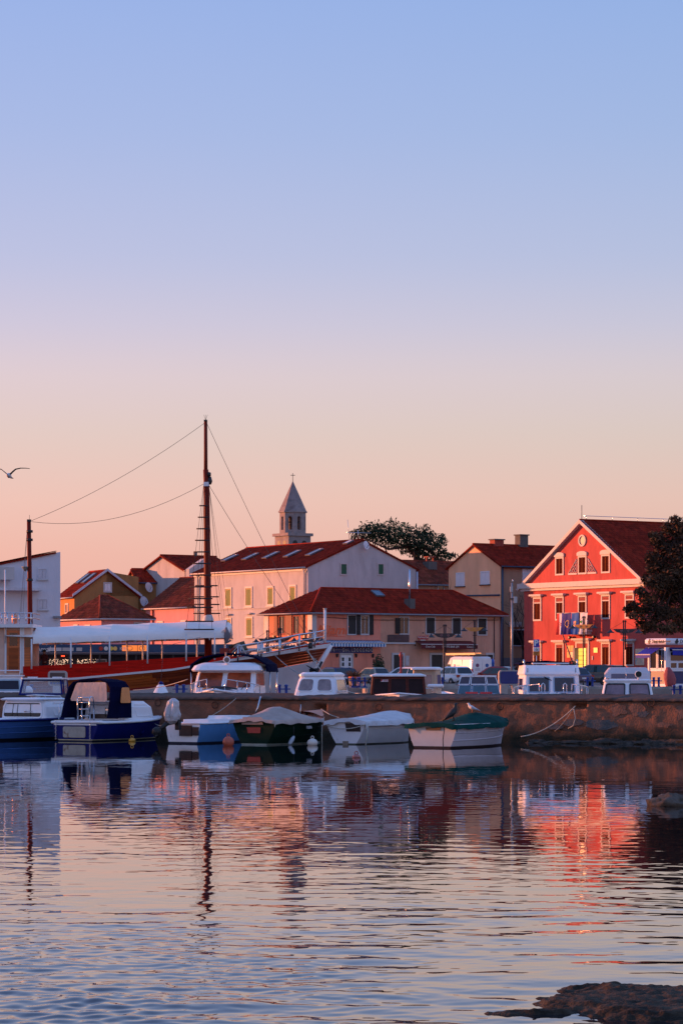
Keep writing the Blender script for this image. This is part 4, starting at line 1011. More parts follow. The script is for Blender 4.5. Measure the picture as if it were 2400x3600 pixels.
# ------------------------------------------------------------------ hedge, shrubs, planters
def bush(name, label, c, s, n, leaf, m, seed, cat='bush', group=None):
    rnd = random.Random(seed); mb = MB(); mb.c = []
    for _ in range(n):
        d = Vector((rnd.gauss(0, 1), rnd.gauss(0, 1), rnd.gauss(0, 1))).normalized(); r = (rnd.random() ** .35) * (1 + .3 * noise.noise(d * 2.2 + Vector((seed, 0, 0))))
        p = Vector((d.x * s[0] * r, d.y * s[1] * r, s[2] * (1 + d.z * r))); a = Vector((rnd.gauss(0, 1), rnd.gauss(0, 1), rnd.gauss(0, 1))).normalized(); u = a.orthogonal().normalized(); L = leaf * rnd.uniform(.6, 1.4)
        mb.add([p - a * L * .5, p + u * L * .3, p + a * L * .5, p - u * L * .3], [(0, 1, 2, 3)]); tt = rnd.uniform(.5, 1.5); mb.c.extend([(tt * rnd.uniform(.8, 1.3), tt, tt)] * 4)
    t = thing(name, label, cat, c, 0, group)
    mb.build('foliage', m, t); MB().tube([(0, 0, 0), (0, 0, s[2])], .05, 5).build('stem', BARK, t)
    return t
HEDG = mat('reddish_hedge', (.10, .028, .014), .9, var=.5, scale=2, attr='tone'); GRNB = mat('shrub_green', (.035, .05, .02), .9, var=.5, scale=2, attr='tone')
D = 222
bush('hedge', 'round reddish hedge bush behind the pilothouse boat', (ax(1842, D), D, QZ), (.85, .7, .95), 2600, .16, HEDG, 2)
bush('hedge', 'low reddish hedge under the parking sign', (ax(1895, D + 4), D + 4, QZ), (.75, .6, .98), 2200, .16, HEDG, 3)
bush('hedge', 'dark clipped hedge beside the lit entrance', (ax(2010, 246), 246, 2.1), (.6, .5, .8), 1200, .16, GRNB, 4)
bush('shrub', 'dark leafy shrub against the salmon wall', (ax(1330, 240), 240, QZ), (.55, .45, 1.25), 900, .2, GRNB, 5)
bush('shrub', 'low bush behind the silver hatchback', (ax(1268, 243), 243, 1.8), (.6, .4, .55), 500, .2, GRNB, 6)
pt = thing('flower_pot', 'round dark pot with orange rim holding dry grass', 'planter', (ax(1246, 186), 186, QZ))
MB().lathe([(.30, 0), (.36, .15), (.40, .62), (.36, .63), (.34, .5)], n=16).build('pot', mat('pot_dark', (.02, .03, .05), .6), pt)
MB().lathe([(.405, 0), (.41, .1), (.36, .1), (.36, 0)], (0, 0, .63), 16).build('rim', mat('pot_rim', (.5, .10, .04), .6), pt)
mb = MB(); mb.c = []
for _ in range(260):
    a = random.uniform(0, 2 * PI); r = random.uniform(0, .3); e = random.uniform(.3, .8); p = Vector((r * math.cos(a), r * math.sin(a), .68)); q = p + Vector((math.cos(a) * e * .7, math.sin(a) * e * .7, random.uniform(.1, .55))); u = Vector((.02, .01, .01))
    mb.add([p - u, p + u, q], [(0, 1, 2)]); mb.c.extend([(random.uniform(.7, 1.6),) * 3] * 3)
mb.build('dry_grass', mat('dry_plant', (.14, .07, .035), .9, attr='tone'), pt)
# ================================================================== STREET FURNITURE
LAMPM = mat('lamp_post_paint', (.035, .02, .018), .45, .3); SHD = mat('lamp_shade', (.04, .045, .05), .4, .4); BRD = mat('lamp_board', (.03, .02, .022), .5)
def lamp(label, px, D, ztop, base, rz, board=None, arm=.95):
    t = thing('street_lamp', label, 'street lamp', (ax(px, D), D, base), rz, 'double street lamps along the quay')
    h = ztop - base
    MB().tube([(-.06, 0, -.3), (-.06, 0, h)], .05, 8).build('post', LAMPM, t); MB().tube([(.07, 0, h * .55), (.07, 0, h + .0)], .05, 8).build('post', LAMPM, t)
    for z in (h - .12, h - 1.35): MB().bx(-.14, .16, -.07, .07, z, z + .07).build('clamp', LAMPM, t)
    bz = h - .75
    pts = [(-arm * .8, bz + .05), (-arm * .55, bz - .16), (-arm * .2, bz - .24), (arm * .2, bz - .24), (arm * .55, bz - .16), (arm * .8, bz + .05), (arm, bz + .09), (-arm, bz + .09)]
    b_ = MB().ext(pts, -.13, -.085).build('board', board or BRD, t)
    for s_ in (-1, 1):
        hx = s_ * .25
        hp = [(hx + .075 * (16 * math.sin(a) ** 3) / 16, -.137, bz - .06 + .075 * (13 * math.cos(a) - 5 * math.cos(2 * a) - 2 * math.cos(3 * a) - math.cos(4 * a)) / 16) for a in [2 * PI * k / 18 for k in range(18)]]
        MB().tube(hp, .014, 4, closed=True).build('heart', mat('heart_pink', (.5, .2, .2), .5), b_)
        MB().lathe([(.04, .22), (.07, .16), (.16, .06), (.30, -.02), (.30, -.05), (.25, -.04)], (s_ * arm, -.1, bz - .16), 14).build('lamp_shade', SHD, t)
        MB().tube([(s_ * arm, -.1, bz + .09), (s_ * arm, -.1, bz + .05)], .02, 5).build('hanger', LAMPM, t)
        MB().tube([(s_ * arm * .95, -.1, bz + .1), (0, -.02, h - .08)], .012, 4).build('stay', LAMPM, t)
    return t
YBRD = mat('lamp_board_yellow', (.62, .26, .05), .5)
lamp('dark double street lamp in front of the red awning', 1562, 208, azz(2195, 208), QZ, .05, None, 1.0)
lamp('street lamp with orange board behind the white van', 1668, 236, azz(2178, 236), QZ, -.5, YBRD)
lamp('street lamp with amber board before the balcony flags', 2051, 222, azz(2166, 222), QZ, -.55, YBRD)
lamp('dark double street lamp between red house and kiosk', 2193, 212, azz(2180, 212), QZ, .05, None, 1.05)
lamp('thick double street lamp behind the foredeck rail', 984, 200, azz(2207, 200), QZ, .05, None, 1.0)
lamp('slim street lamp left of the shop house corner', 941, 222, azz(2215, 222), QZ, .0, None, .9)
lamp('slim street lamp at the white corner pilaster', 1091, 224, azz(2213, 224), QZ, .0, None, .9)
# tall pole with floodlight boxes
D = 178; t = thing('light_pole', 'tall thin grey pole with small boxes near its top', 'pole', (ax(1798, D), D, QZ))
h = azz(2050, D) - QZ
MB().tube([(0, 0, -.4), (0, 0, h)], [.085, .06], 8).build('pole', mat('galvanised', (.28, .28, .30), .4, .6), t)
MB().bx(-.12, .06, -.14, .04, h - .55, h - .22).build('junction_box', TRIM, t); MB().bx(.10, .32, -.22, .0, h - 1.25, h - .85).build('junction_box', TRIM, t)
MB().tube([(0, 0, h), (.06, 0, h + .15), (.02, 0, h + .2)], .05, 6).build('aerial', STEEL, t); MB().bx(-.12, .14, -.1, .1, h - 1.02, h - .95).build('bracket', DARKM, t)
# parking sign
D = 218; t = thing('parking_sign', 'blue parking sign with wheelchair plate and orange plate on a pole', 'sign', (ax(1884, D), D, QZ), -.12)
z = lambda py: azz(py, D) - QZ; W2 = .23
MB().tube([(0, .05, 0), (0, .05, z(2249))], .035, 6).build('pole', STEEL, t)
p_ = MB().bx(-W2, W2, 0, .02, z(2275), z(2248)).build('parking_plate', mat('sign_blue', (.01, .04, .36), .4), t)
text('lettering', 'P', .60, mat('sign_white_paint', (.75, .73, .74), .5), p_, (-.02, -.012, (z(2275) + z(2248)) / 2 + .01), bold=.03)
w_ = MB().bx(-W2, W2, 0, .02, z(2290), z(2275.6)).build('wheelchair_plate', mat('sign_white_paint'), t)
zc = z(2282.5)
MB().tube([(.07 * math.cos(a) + .01, -.012, zc - .03 + .075 * math.sin(a)) for a in [PI * .95 + i * PI * 1.25 / 8 for i in range(9)]], .013, 4).build('wheelchair_symbol', BLACK, w_)
MB().tube([(-.02, -.012, zc + .11), (-.02, -.012, zc - .01), (.06, -.012, zc - .01), (.10, -.012, zc - .10)], .015, 4).build('wheelchair_symbol', BLACK, w_)
o_ = MB().bx(-W2 - .02, W2 + .01, 0, .02, z(2304), z(2290.6)).build('orange_plate', mat('sign_orange_plate', (.72, .22, .02), .5), t)
for k in range(3): MB().bx(-.17, .16 - .04 * k, -.006, -.001, z(2293.4 + 3.6 * k) - .015, z(2293.4 + 3.6 * k) + .012).build('print_line', DARKM, o_)
# big blue notice board on pedestal
D = 164; t = thing('notice_board', 'rounded blue board in beige frame on a pedestal by the quay edge', 'board', (ax(1790, D), D, QZ), .12)
z = lambda py: azz(py, D) - QZ
q = [(-.62, 0, z(2408)), (.62, 0, z(2408)), (.62, 0, z(2356)), (-.62, 0, z(2356))]
fq = quadfn(q); o = rrect(fq, 0, .18)
MB().loft([[fq(*u, d) for u in o] for d in (-.32, .0)], 0, (True, True), False).build('frame', mat('beige_frame', (.42, .36, .32), .6), t)
panel_on(q, .07, .02, .015, .14).build('panel', mat('board_blue', (.008, .025, .17), .4), t)
MB().bx(-.55, -.15, -.2, .2, -.6, z(2408)).build('pedestal', mat('beige_frame'), t); MB().bx(.15, .5, -.2, .2, -.6, z(2408)).build('pedestal', mat('beige_frame'), t)
q2 = [(.66, -.02, z(2404)), (1.15, -.3, z(2404)), (1.15, -.3, z(2360)), (.66, -.02, z(2360))]
panel_on(q2, 0, .02, .04, .1).build('side_panel', mat('board_blue'), t)
# bollards
def bollard(px, D, base, label, rz=0, s=1.):
    t = thing('bollard', label, 'bollard', (ax(px, D), D, base), rz, 'blue twin mooring bollards')
    for x in (-.16, .16): MB().lathe([(.08, 0), (.07, .08), (.07, .46), (.09, .48), (.09, .54), (.03, .56)], (x * s, 0, 0), 12).build('post', BLUE, t)
    MB().tube([(-.36 * s, 0, .34), (.36 * s, 0, .34)], .03, 6).build('cross_bar', BLUE, t)
    MB().bx(-.3, .3, -.14, .14, -.06, .004).build('base_plate', BLUE, t)
bollard(994, 133.2, 1.48, 'blue twin bollard right of the numbered cabin cruiser')
bollard(634, 133.2, 1.48, 'blue twin bollard left of the numbered cabin cruiser')
bollard(100, 133.2, 1.48, 'blue twin bollard beside the far left white cabin')
for px, l in ((1248, 'blue twin bollard behind the small white wheelhouse'), (1272, 'blue twin bollard next to the flower pot'), (2072, 'blue twin bollard right of the pilothouse boat'), (2305, 'blue twin bollard under the kiosk door'), (1545, 'blue twin bollard beside the beige boat cabin')):
    bollard(px, 168.6, QZ + .14, l, .3)
bollard(1655, 140, azz(2441, 140) - .1, 'blue twin bollard in front of the small speedboat'); bollard(2378, 140, azz(2441, 140) - .1, 'blue twin bollard at the right edge below the kiosk')
# low wall strip with lit stone on the quay behind the pots
for i, (a, b_, l) in enumerate(((1262, 1300, 'low pale stone block on the quay behind the small cabin boat'), (1540, 1600, 'low pale stone block on the quay by the white estate car'))):
    D = 172; tag(MB().bx(ax(a, D), ax(b_, D), D, D + .6, QZ + .004, QZ + .30).build('stone_block', STONE), l, 'stone block')
# ------------------------------------------------------------------ kiosk
D = 196; KA = math.radians(38); x0, y0 = ax(2338, D), D
ki = thing('kiosk', 'white kiosk with blue awnings and lettered roof sign', 'kiosk', (x0, y0, QZ), KA)
# local: x along the shaded front, y along the sunlit left side
KP = mat('kiosk_white', (.72, .71, .74), .45, var=.04); KB = mat('kiosk_blue_panel', (.010, .018, .10), .45); KW = mat('kiosk_navy', (.006, .010, .30), .7)
kf = Fr(x0, y0, QZ, KA); ld = abs(kf.ly(2280)); h1 = kf.lz(2276)
MB().bx(.06, 4.5, .06, ld - .06, 0, h1).build('wall', KB, ki)
def post(x, y): MB().bx(x - .07, x + .07, y - .07, y + .07, 0, h1).build('corner_post', KP, ki)
post(.0, .0); post(0, ld); post(4.5, 0)
for z0, z1 in ((0, .22), (kf.lz(2360), kf.lz(2352))):
    MB().bx(.07, 4.43, .0, .07, z0, z1).build('front_rail', KP, ki); MB().bx(-.02, .05, .07, ld - .07, z0, z1).build('side_rail', KP, ki)
zb, zm, zt = kf.lz(2352), kf.lz(2326), kf.lz(2290)
MB().bx(.07, .40, .0, .06, zb, h1).build('panel', KP, ki)
for a, b in ((.40, 2.1), (2.1, 3.8)):
    winq([(a, .03, zm), (b, .03, zm), (b, .03, zt), (a, .03, zt)], ki, KP, GLASS, .06, .05, 0)
for a, b in ((.40, 1.12), (1.12, 1.95), (1.95, 2.8)):
    winq([(a, .03, zb), (b, .03, zb), (b, .03, zm - .01), (a, .03, zm - .01)], ki, KP, GLASS, .08, .05, 0)
zp = kf.lz(2352)
for a, b in ((ld - .07, ld * .52), (ld * .48, .07)):
    winq([(.02, a, zp), (.02, b, zp), (.02, b, h1 - .1), (.02, a, h1 - .1)], ki, KP, mat('kiosk_glass', (.03, .03, .04), .1), .07, .05, 0, 'door_window')
MB().bx(.0, .055, .10, ld - .10, .24, kf.lz(2361)).build('lower_panel', mat('kiosk_grey_panel', (.09, .07, .08), .4), ki)
zs0, zs1 = kf.lz(2266), kf.lz(2244)
mb = MB(); pr = [(-.16, zs0), (-.22, zs0 + .12), (-.22, zs1 - .08), (-.14, zs1)]
mb.loft([[(px_, py_, z) for px_, py_ in ((-o - .0, -o), (4.7, -o), (4.7, ld + o), (-o, ld + o))] for o, z in ((.12, zs0), (.20, zs0 + .10), (.20, zs1 - .10), (.12, zs1))], 0, (True, True), False)
sg = mb.build('roof_sign', KP, ki)
zc = (zs0 + zs1) / 2
text('lettering', '♣ Dunja d.o.o.', .36, BLACK, sg, (.62, -.212, zc), shear=.25, align='LEFT', sx=.95); text('lettering', 'Domaćinska Krčica Komunal', .22, BLACK, sg, (2.6, -.212, zc), align='LEFT')
text('lettering', '♣ Dunja d.o.o.', .36, BLACK, sg, (-.212, ld - .05, zc), rot=(PI / 2, 0, -PI / 2), shear=.25, align='LEFT', sx=.7); text('lettering', 'Domaćinska Krčica Komunal', .22, BLACK, sg, (-.212, ld * .58, zc), rot=(PI / 2, 0, -PI / 2), align='LEFT', sx=.62)
turned(awning(ki, -ld - .25, -.45, h1 - .02, 1.0, .48, .20, [KW], 1, 'blue_awning', -.05))
awning(ki, .3, 4.4, h1 - .06, .35, .10, .36, [KW], 1, 'blue_awning', -.02)
MB().tube([(-.1, .25, h1 - .05), (-.12, .28, h1 - 1.6), (-.12, .2, h1 - 1.65)], .02, 5).build('crank_handle', STEEL, ki)
# covered outboard stored by the kiosk
cv = thing('covered_outboard', 'outboard motor under a pink cover standing beside the kiosk', 'outboard motor', (ax(2352, 180), 180, QZ))
PCV = mat('pink_cover', (.30, .06, .07), .7, bump=.5, bscale=8)
rings = []
for i, (z, r) in enumerate(((.10, .26), (.3, .33), (.6, .37), (.85, .33), (1.1, .22), (1.32, .10))):
    rings.append([(r * math.cos(a) * (1 + .16 * math.sin(5 * a + i)) + .22 * (z - .5) * -.5, r * .9 * math.sin(a), z) for a in [2 * PI * j / 20 for j in range(20)]])
MB().loft(rings).build('cover', PCV, cv); MB().bx(-.2, .3, -.2, .2, 0, .11).build('stand', BLACK, cv)
# ------------------------------------------------------------------ cafe behind the excursion boat
D = 216; cf = thing('cafe_pavilion', 'dark cafe pavilion with orange signs and strings of fairy lights', 'cafe', (ax(110, D), D, QZ))
L_ = ax(860, D) - ax(110, D); z = lambda py: azz(py, D) - QZ; X = lambda px: ax(px, D) - ax(110, D)
DKW = mat('cafe_dark_wall', (.018, .018, .03), .7)
MB().bx(0, L_, 1.2, 6, 0, z(2292)).build('back_wall', DKW, cf)
MB().slab([(-.3, -.5, z(2296)), (L_ + .3, -.5, z(2296)), (L_ + .3, 6.5, z(2286)), (-.3, 6.5, z(2286))], .12).build('roof', mat('cafe_roof', (.05, .04, .045), .7), cf)
for px in (120, 245, 352, 480, 610, 740, 850): MB().bx(X(px) - .06, X(px) + .06, -.3, -.18, 0, z(2297)).build('post', DARKM, cf)
MB().bx(0, L_, -.55, -.50, z(2293), z(2265)).build('fascia', mat('fascia_blue', (.015, .05, .11), .6), cf)
OS = mat('lit_orange_sign', (.7, .22, .05), .5, emit=(1., .22, .03), estr=.55); LS = mat('pale_sign', (.45, .40, .36), .6)
for a, b, m in ((115, 126, YB), (174, 220, TRIM), (223, 262, LS), (272, 292, LS)):
    MB().bx(X(a), X(b), -.60, -.553, z(2289), z(2277)).build('sign_panel', m, cf)
text('lettering', 'Tomal', .55, SGW, cf, (X(148), -.62, z(2283)), shear=.2)
for a, b in ((432, 485), (487, 518)):
    o = MB().bx(X(a), X(b), -.62, -.553, z(2289), z(2269)).build('sign_panel', OS, cf)
    MB().tube([(X((a + b) / 2) + .22 * math.cos(2 * PI * k / 12), -.63, z(2279) + .16 * math.sin(2 * PI * k / 12)) for k in range(12)], .03, 4, closed=True).build('sign_ornament', mat('sign_amber', (.9, .45, .1), .5), o)
text('lettering', 'KIE', .35, SGW, cf, (X(435), -.64, z(2281)))
for px, m in ((358, REDL), (376, SGW), (394, GOLD), (408, YB)): MB().lathe([(.16, 0), (.16, .05)], (X(px), -.60, z(2280)), 12, axis='y').build('round_sign', m, cf)
mb = MB(); rnd = random.Random(5)
for a, b in ((170, 252), (268, 334)):
    for i in range(150):
        x = rnd.uniform(X(a), X(b)); zz = rnd.uniform(z(2346), z(2317)); r = .017
        mb.add([(x - r, 1.0, zz), (x, .98, zz - r), (x + r, 1.0, zz), (x, .98, zz + r)], [(0, 1, 2, 3)])
mb.build('fairy_lights', mat('fairy_light', (1, .7, .5), .5, emit=(1., .62, .42), estr=2.), cf, kind='stuff')
MB().bx(X(212), X(224), .9, .98, z(2308), z(2304)).build('red_lamp', mat('red_heater', (1, .1, .05), .5, emit=(1., .06, .02), estr=2.), cf)
o = MB().bx(X(338), X(374), .4, .5, z(2345), z(2317)).build('poster_frame', TRIM, cf); MB().bx(X(341), X(371), .38, .397, z(2343), z(2320)).build('poster', mat('poster_dark', (.12, .08, .06), .6), o)
for a, b, zz in ((258, 330, 2343),): MB().bx(X(a), X(b), -.1, .5, z(zz) - .08, z(zz)).build('counter', mat('teal_top', (.03, .18, .18), .5), cf)
# ================================================================== VEHICLES
RIM = mat('alloy_rim', (.5, .48, .5), .3, .8); PLATE = mat('number_plate', (.65, .65, .65), .5)
_wh = {}
def wheels(t, xs, r, hw):
    if r not in _wh:
        _wh[r] = (MB().lathe([(r * .62, -.10), (r * .95, -.11), (r, -.06), (r, .06), (r * .95, .11), (r * .62, .10)], n=20, axis='y').mesh('tyre', BLACK),
                  MB().lathe([(r * .15, .115), (r * .45, .085), (r * .6, .10), (r * .63, .06), (r * .63, -.06), (r * .6, -.10), (r * .45, -.085), (r * .15, -.115)], n=10, axis='y', smooth=False).mesh('rim', RIM))
    for x in xs:
        for s_ in (-1, 1):
            w = put(_wh[r][0], 'wheel', t, (x, s_ * (hw - .10), r)); put(_wh[r][1], 'rim', w)
def car(label, px, D, heading, paint, kind='hatch', base=QZ, s=1., group='cars parked along the quay', wreath=False):
    t = thing('parked_car', label, 'car', (ax(px, D), D, base), heading, group)
    L, hw, H = {'hatch': (4.1, .87, 1.47), 'estate': (4.75, .91, 1.50), 'suv': (4.5, .92, 1.66), 'saloon': (4.5, .89, 1.43)}[kind]
    L *= s; x0 = -L / 2; x1 = L / 2; sh = H * .60
    secs = [(0, .66, .42, sh * .93), (.06, .90, .30, sh * .98), (.18, .97, .24, sh * 1.01), (.5, 1., .22, sh), (.72, .99, .22, sh * .97), (.88, .95, .25, sh * .84), (.965, .86, .30, sh * .72), (1, .62, .40, sh * .60)]
    rings = []
    for u, w, zb, zt in secs:
        x = x0 + L * u; ring = []
        for (y, z) in ((-.86, 0), (-1, .16), (-1.02, .45), (-.99, .72), (-.90, .95), (-.80, 1), (.80, 1), (.90, .95), (.99, .72), (1.02, .45), (1, .16), (.86, 0)): ring.append((x, y * hw * w, zb + (zt - zb) * z))
        rings.append(ring)
    MB().loft(rings).build('body', paint, t)
    rear = {'hatch': (.03, .15), 'estate': (.03, .13), 'suv': (.03, .12), 'saloon': (.13, .27)}[kind]
    lv = [(sh - .06, x0 + L * rear[0], x0 + L * .735, hw * .90), (sh + .08, x0 + L * (rear[0] + .02), x0 + L * .70, hw * .88), (H - .08, x0 + L * (rear[1] - .015), x0 + L * .53, hw * .70), (H, x0 + L * (rear[1] + .05), x0 + L * .48, hw * .60)]
    levbox(lv, .16).build('roof', paint, t)
    gl = lv[:3]
    def w_(face, u0, u1, v0, v1, nm): 
        panel_on(lev_quad(gl, face, u0, u1, v0, v1), 0, .014, .02, .06).build(nm, GLASSB if face != 'back' else GLASS, t)
    w_('front', .08, .92, .16, .95, 'windscreen'); w_('back', .09, .91, .18, .95, 'rear_window')
    for f in ('left', 'right'):
        A = [(.04, .30), (.325, .62), (.645, .86)]
        for a, b in (A if f == 'right' else [(1 - b, 1 - a) for a, b in A]): w_(f, a, b, .18, .93, 'side_window')
    wheels(t, (x0 + L * .19, x0 + L * .81), .31 if kind != 'suv' else .36, hw)
    for s_ in (-1, 1):
        MB().bx(x0 + .02, x0 + .20, s_ * hw * .70 - .14, s_ * hw * .70 + .17, sh * .74, sh * .95).build('tail_light', REDL, t)
        MB().bx(x1 - .22, x1 - .06, s_ * hw * .60 - .16, s_ * hw * .60 + .16, sh * .60, sh * .74).build('headlight', mat('headlight', (.6, .6, .62), .15), t)
        MB().bx(x0 + L * .62, x0 + L * .66, s_ * (hw + .08) - .09, s_ * (hw + .08) + .09, sh, sh + .14).build('wing_mirror', paint, t)
        MB().bx(x0 + L * .40, x0 + L * .44, s_ * hw * 1.01 - .02, s_ * hw * 1.01 + .02, sh * .88, sh * .92).build('door_handle', STEEL, t)
    MB().bx(x0 - .02, x0 + .06, -.26, .26, sh * .62, sh * .75).build('number_plate', PLATE, t)
    MB().bx(x0 - .01, x0 + .3, -hw * .8, hw * .8, .28, .40).build('bumper', DARKM, t)
    return t
def cp(n, c, m=.3): return mat(n, c, .28, m, var=.05, coat=.6)
BLP = cp('blue_car_paint', (.02, .05, .13)); SIL = cp('champagne_car_paint', (.42, .36, .27), .4); WHC = cp('white_car_paint', (.72, .71, .72), 0); DKC = cp('dark_car_paint', (.02, .028, .035)); GRC = cp('bronze_car_paint', (.10, .06, .04)); BLK = cp('black_car_paint', (.012, .012, .016))
H = math.radians
car('dark blue hatchback parked nearest the ship bow', 1158, 236, H(128), BLP, 'hatch')
car('blue estate car parked behind the small white wheelhouse', 1202, 240, H(118), BLP, 'saloon', QZ + .02)
car('champagne hatchback with dark rear window by the flower pot', 1302, 236, H(122), SIL, 'hatch')
car('white hatchback behind the brown wooden boat cabin', 1412, 238, H(140), WHC, 'estate')
car('white estate car with red tail lights beside the lamp post', 1585, 222, H(118), WHC, 'estate')
car('dark green car parked right of the white van', 1748, 232, H(160), DKC, 'estate')
car('dark red car behind the windscreen of the speedboat', 1728, 214, H(150), cp('dark_red_car_paint', (.12, .01, .01)), 'hatch')
car('bronze SUV with shiny wheels in front of the lit doorway', 2065, 226, H(168), GRC, 'suv')
car('black car parked right of the bronze SUV', 2132, 234, H(120), BLK, 'suv')
car('dark blue car half hidden by the pilothouse boat', 2012, 218, H(110), BLP, 'saloon')
# white van with a ladder on the roof
D = 228; t = thing('delivery_van', 'white delivery van with blue emblems and roof rack', 'van', (ax(1637, D), D, QZ + .15), H(118)); VH = 2.15; VL = 5.0; hw = .98
x0 = -VL / 2
rings = []
for u, w, zb, zt in ((0, .93, .30, VH - .12), (.015, .97, .28, VH - .03), (.06, 1, .26, VH), (.60, 1, .26, VH + .03), (.70, .99, .26, VH - .04), (.80, .97, .26, VH - .55), (.86, .96, .26, VH - .92), (.95, .92, .28, VH - 1.05), (1, .75, .34, VH - 1.30)):
    rings.append([(x0 + VL * u, y * hw * w, zb + (zt - zb) * z) for y, z in ((-.95, 0), (-1, .1), (-1, .5), (-.95, .86), (-.88, .97), (-.78, 1), (.78, 1), (.88, .97), (.95, .86), (1, .5), (1, .1), (.95, 0))])
MB().loft(rings, smooth=False).build('body', WHC, t); wheels(t, (x0 + .95, x0 + VL - .95), .34, hw)
fx = lambda u: x0 + VL * u
def side(u0, u1, z0, z1, m, nm, k=1.0, off=.012):
    y0, y1 = hw * (1.0 - .05 * max(0, (z0 - 1.2) / .8)) , hw * (1.0 - .05 * max(0, (z1 - 1.2) / .8))
    return panel_on([(fx(u1), y0, z0), (fx(u0), y0, z0), (fx(u0), y1, z1), (fx(u1), y1, z1)], 0, off + .006, .03, .05).build(nm, m, t)
side(.66, .80, 1.05, 1.55, GLASSB, 'side_window'); side(.63, .635, .45, 1.9, DARKM, 'door_gap'); side(.30, .305, .45, 1.9, DARKM, 'door_gap')
LB = mat('logo_blue', (.03, .10, .30), .5)
o = side(.50, .56, 1.15, 1.55, LB, 'emblem'); text('lettering', 'Bauwerk', .22, mat('print_grey', (.2, .2, .25), .6), t, (fx(.53), hw + .02, 1.0), rot=(PI / 2, 0, PI))
for k in range(3): side(.36, .46 - .01 * k, 1.45 - .14 * k, 1.49 - .14 * k, mat('print_grey'), 'print_line')
text('lettering', '13 90', .26, BLACK, t, (fx(.10), hw + .02, .85), rot=(PI / 2, 0, PI))
panel_on([(fx(.83), .75, VH - .98), (fx(.83), -.75, VH - .98), (fx(.71), -.7, VH - .18), (fx(.71), .7, VH - .18)][::-1], 0, .06, .02, .05).build('windscreen', GLASSB, t)
for s_ in (-1, 1):
    d = MB().bx(x0 - .03, x0 + .01, min(s_ * .02, s_ * .86), max(s_ * .02, s_ * .86), .38, VH - .22).build('rear_door', WHC, t)
    MB().bx(x0 - .06, x0 + .10, s_ * .92 - .07, s_ * .92 + .07, .75, 1.15).build('tail_light', REDL, t)
    MB().lathe([(.15, 0), (.15, .02)], (0, 0, 0), 10, axis='x').build('emblem', LB if s_ < 0 else mat('logo_mixed', (.2, .05, .12), .5), d, (x0 - .05, s_ * .44, 1.45))
    for k in range(2): MB().bx(x0 - .036, x0 - .031, s_ * .44 - .25, s_ * .44 + .22, 1.15 - .1 * k, 1.19 - .1 * k).build('print_line', mat('print_grey'), d)
    MB().bx(fx(.70) - .1, fx(.70) + .1, s_ * (hw + .12) - .1, s_ * (hw + .12) + .1, 1.15, 1.4).build('wing_mirror', DARKM, t)
MB().bx(x0 - .05, x0 + .02, -.25, .25, .45, .58).build('number_plate', PLATE, t); MB().bx(x0 - .04, x0 - .031, -.10, .02, .85, 1.05).build('door_handle', BLACK, t)
for u in (.12, .35, .58): MB().bx(fx(u) - .04, fx(u) + .04, -.85, .85, VH + .04, VH + .12).build('roof_bar', DARKM, t)
ca, sa = math.cos(H(118)), math.sin(H(118))
la_ = thing('ladder', 'long wooden-coloured ladder lying on the van roof rack', 'ladder', (ax(1637, D), D, QZ + .15 + VH + .13), H(118))
LAD = mat('ladder_yellow', (.70, .42, .16), .5)
for y in (.25, .80): MB().bx(x0 - .3, x0 + 4.3, y - .03, y + .03, 0.004, .16).build('rail', LAD, la_)
for k in range(14): MB().bx(x0 - .1 + k * .32, x0 - .06 + k * .32, .282, .768, .05, .12).build('rung', LAD, la_)
# blue hydrant behind the van
D = 240; t = thing('hydrant', 'blue hydrant post right of the white van', 'hydrant', (ax(1731, D), D, QZ)); hz = azz(2316, D) - QZ
MB().lathe([(.12, 0), (.12, hz * .8), (.16, hz * .82), (.14, hz * .92), (.05, hz)], n=12).build('post', mat('hydrant_blue', (.02, .10, .42), .45), t); MB().tube([(-.25, 0, hz * .68), (.25, 0, hz * .68)], .07, 8).build('nozzle', mat('hydrant_blue'), t)
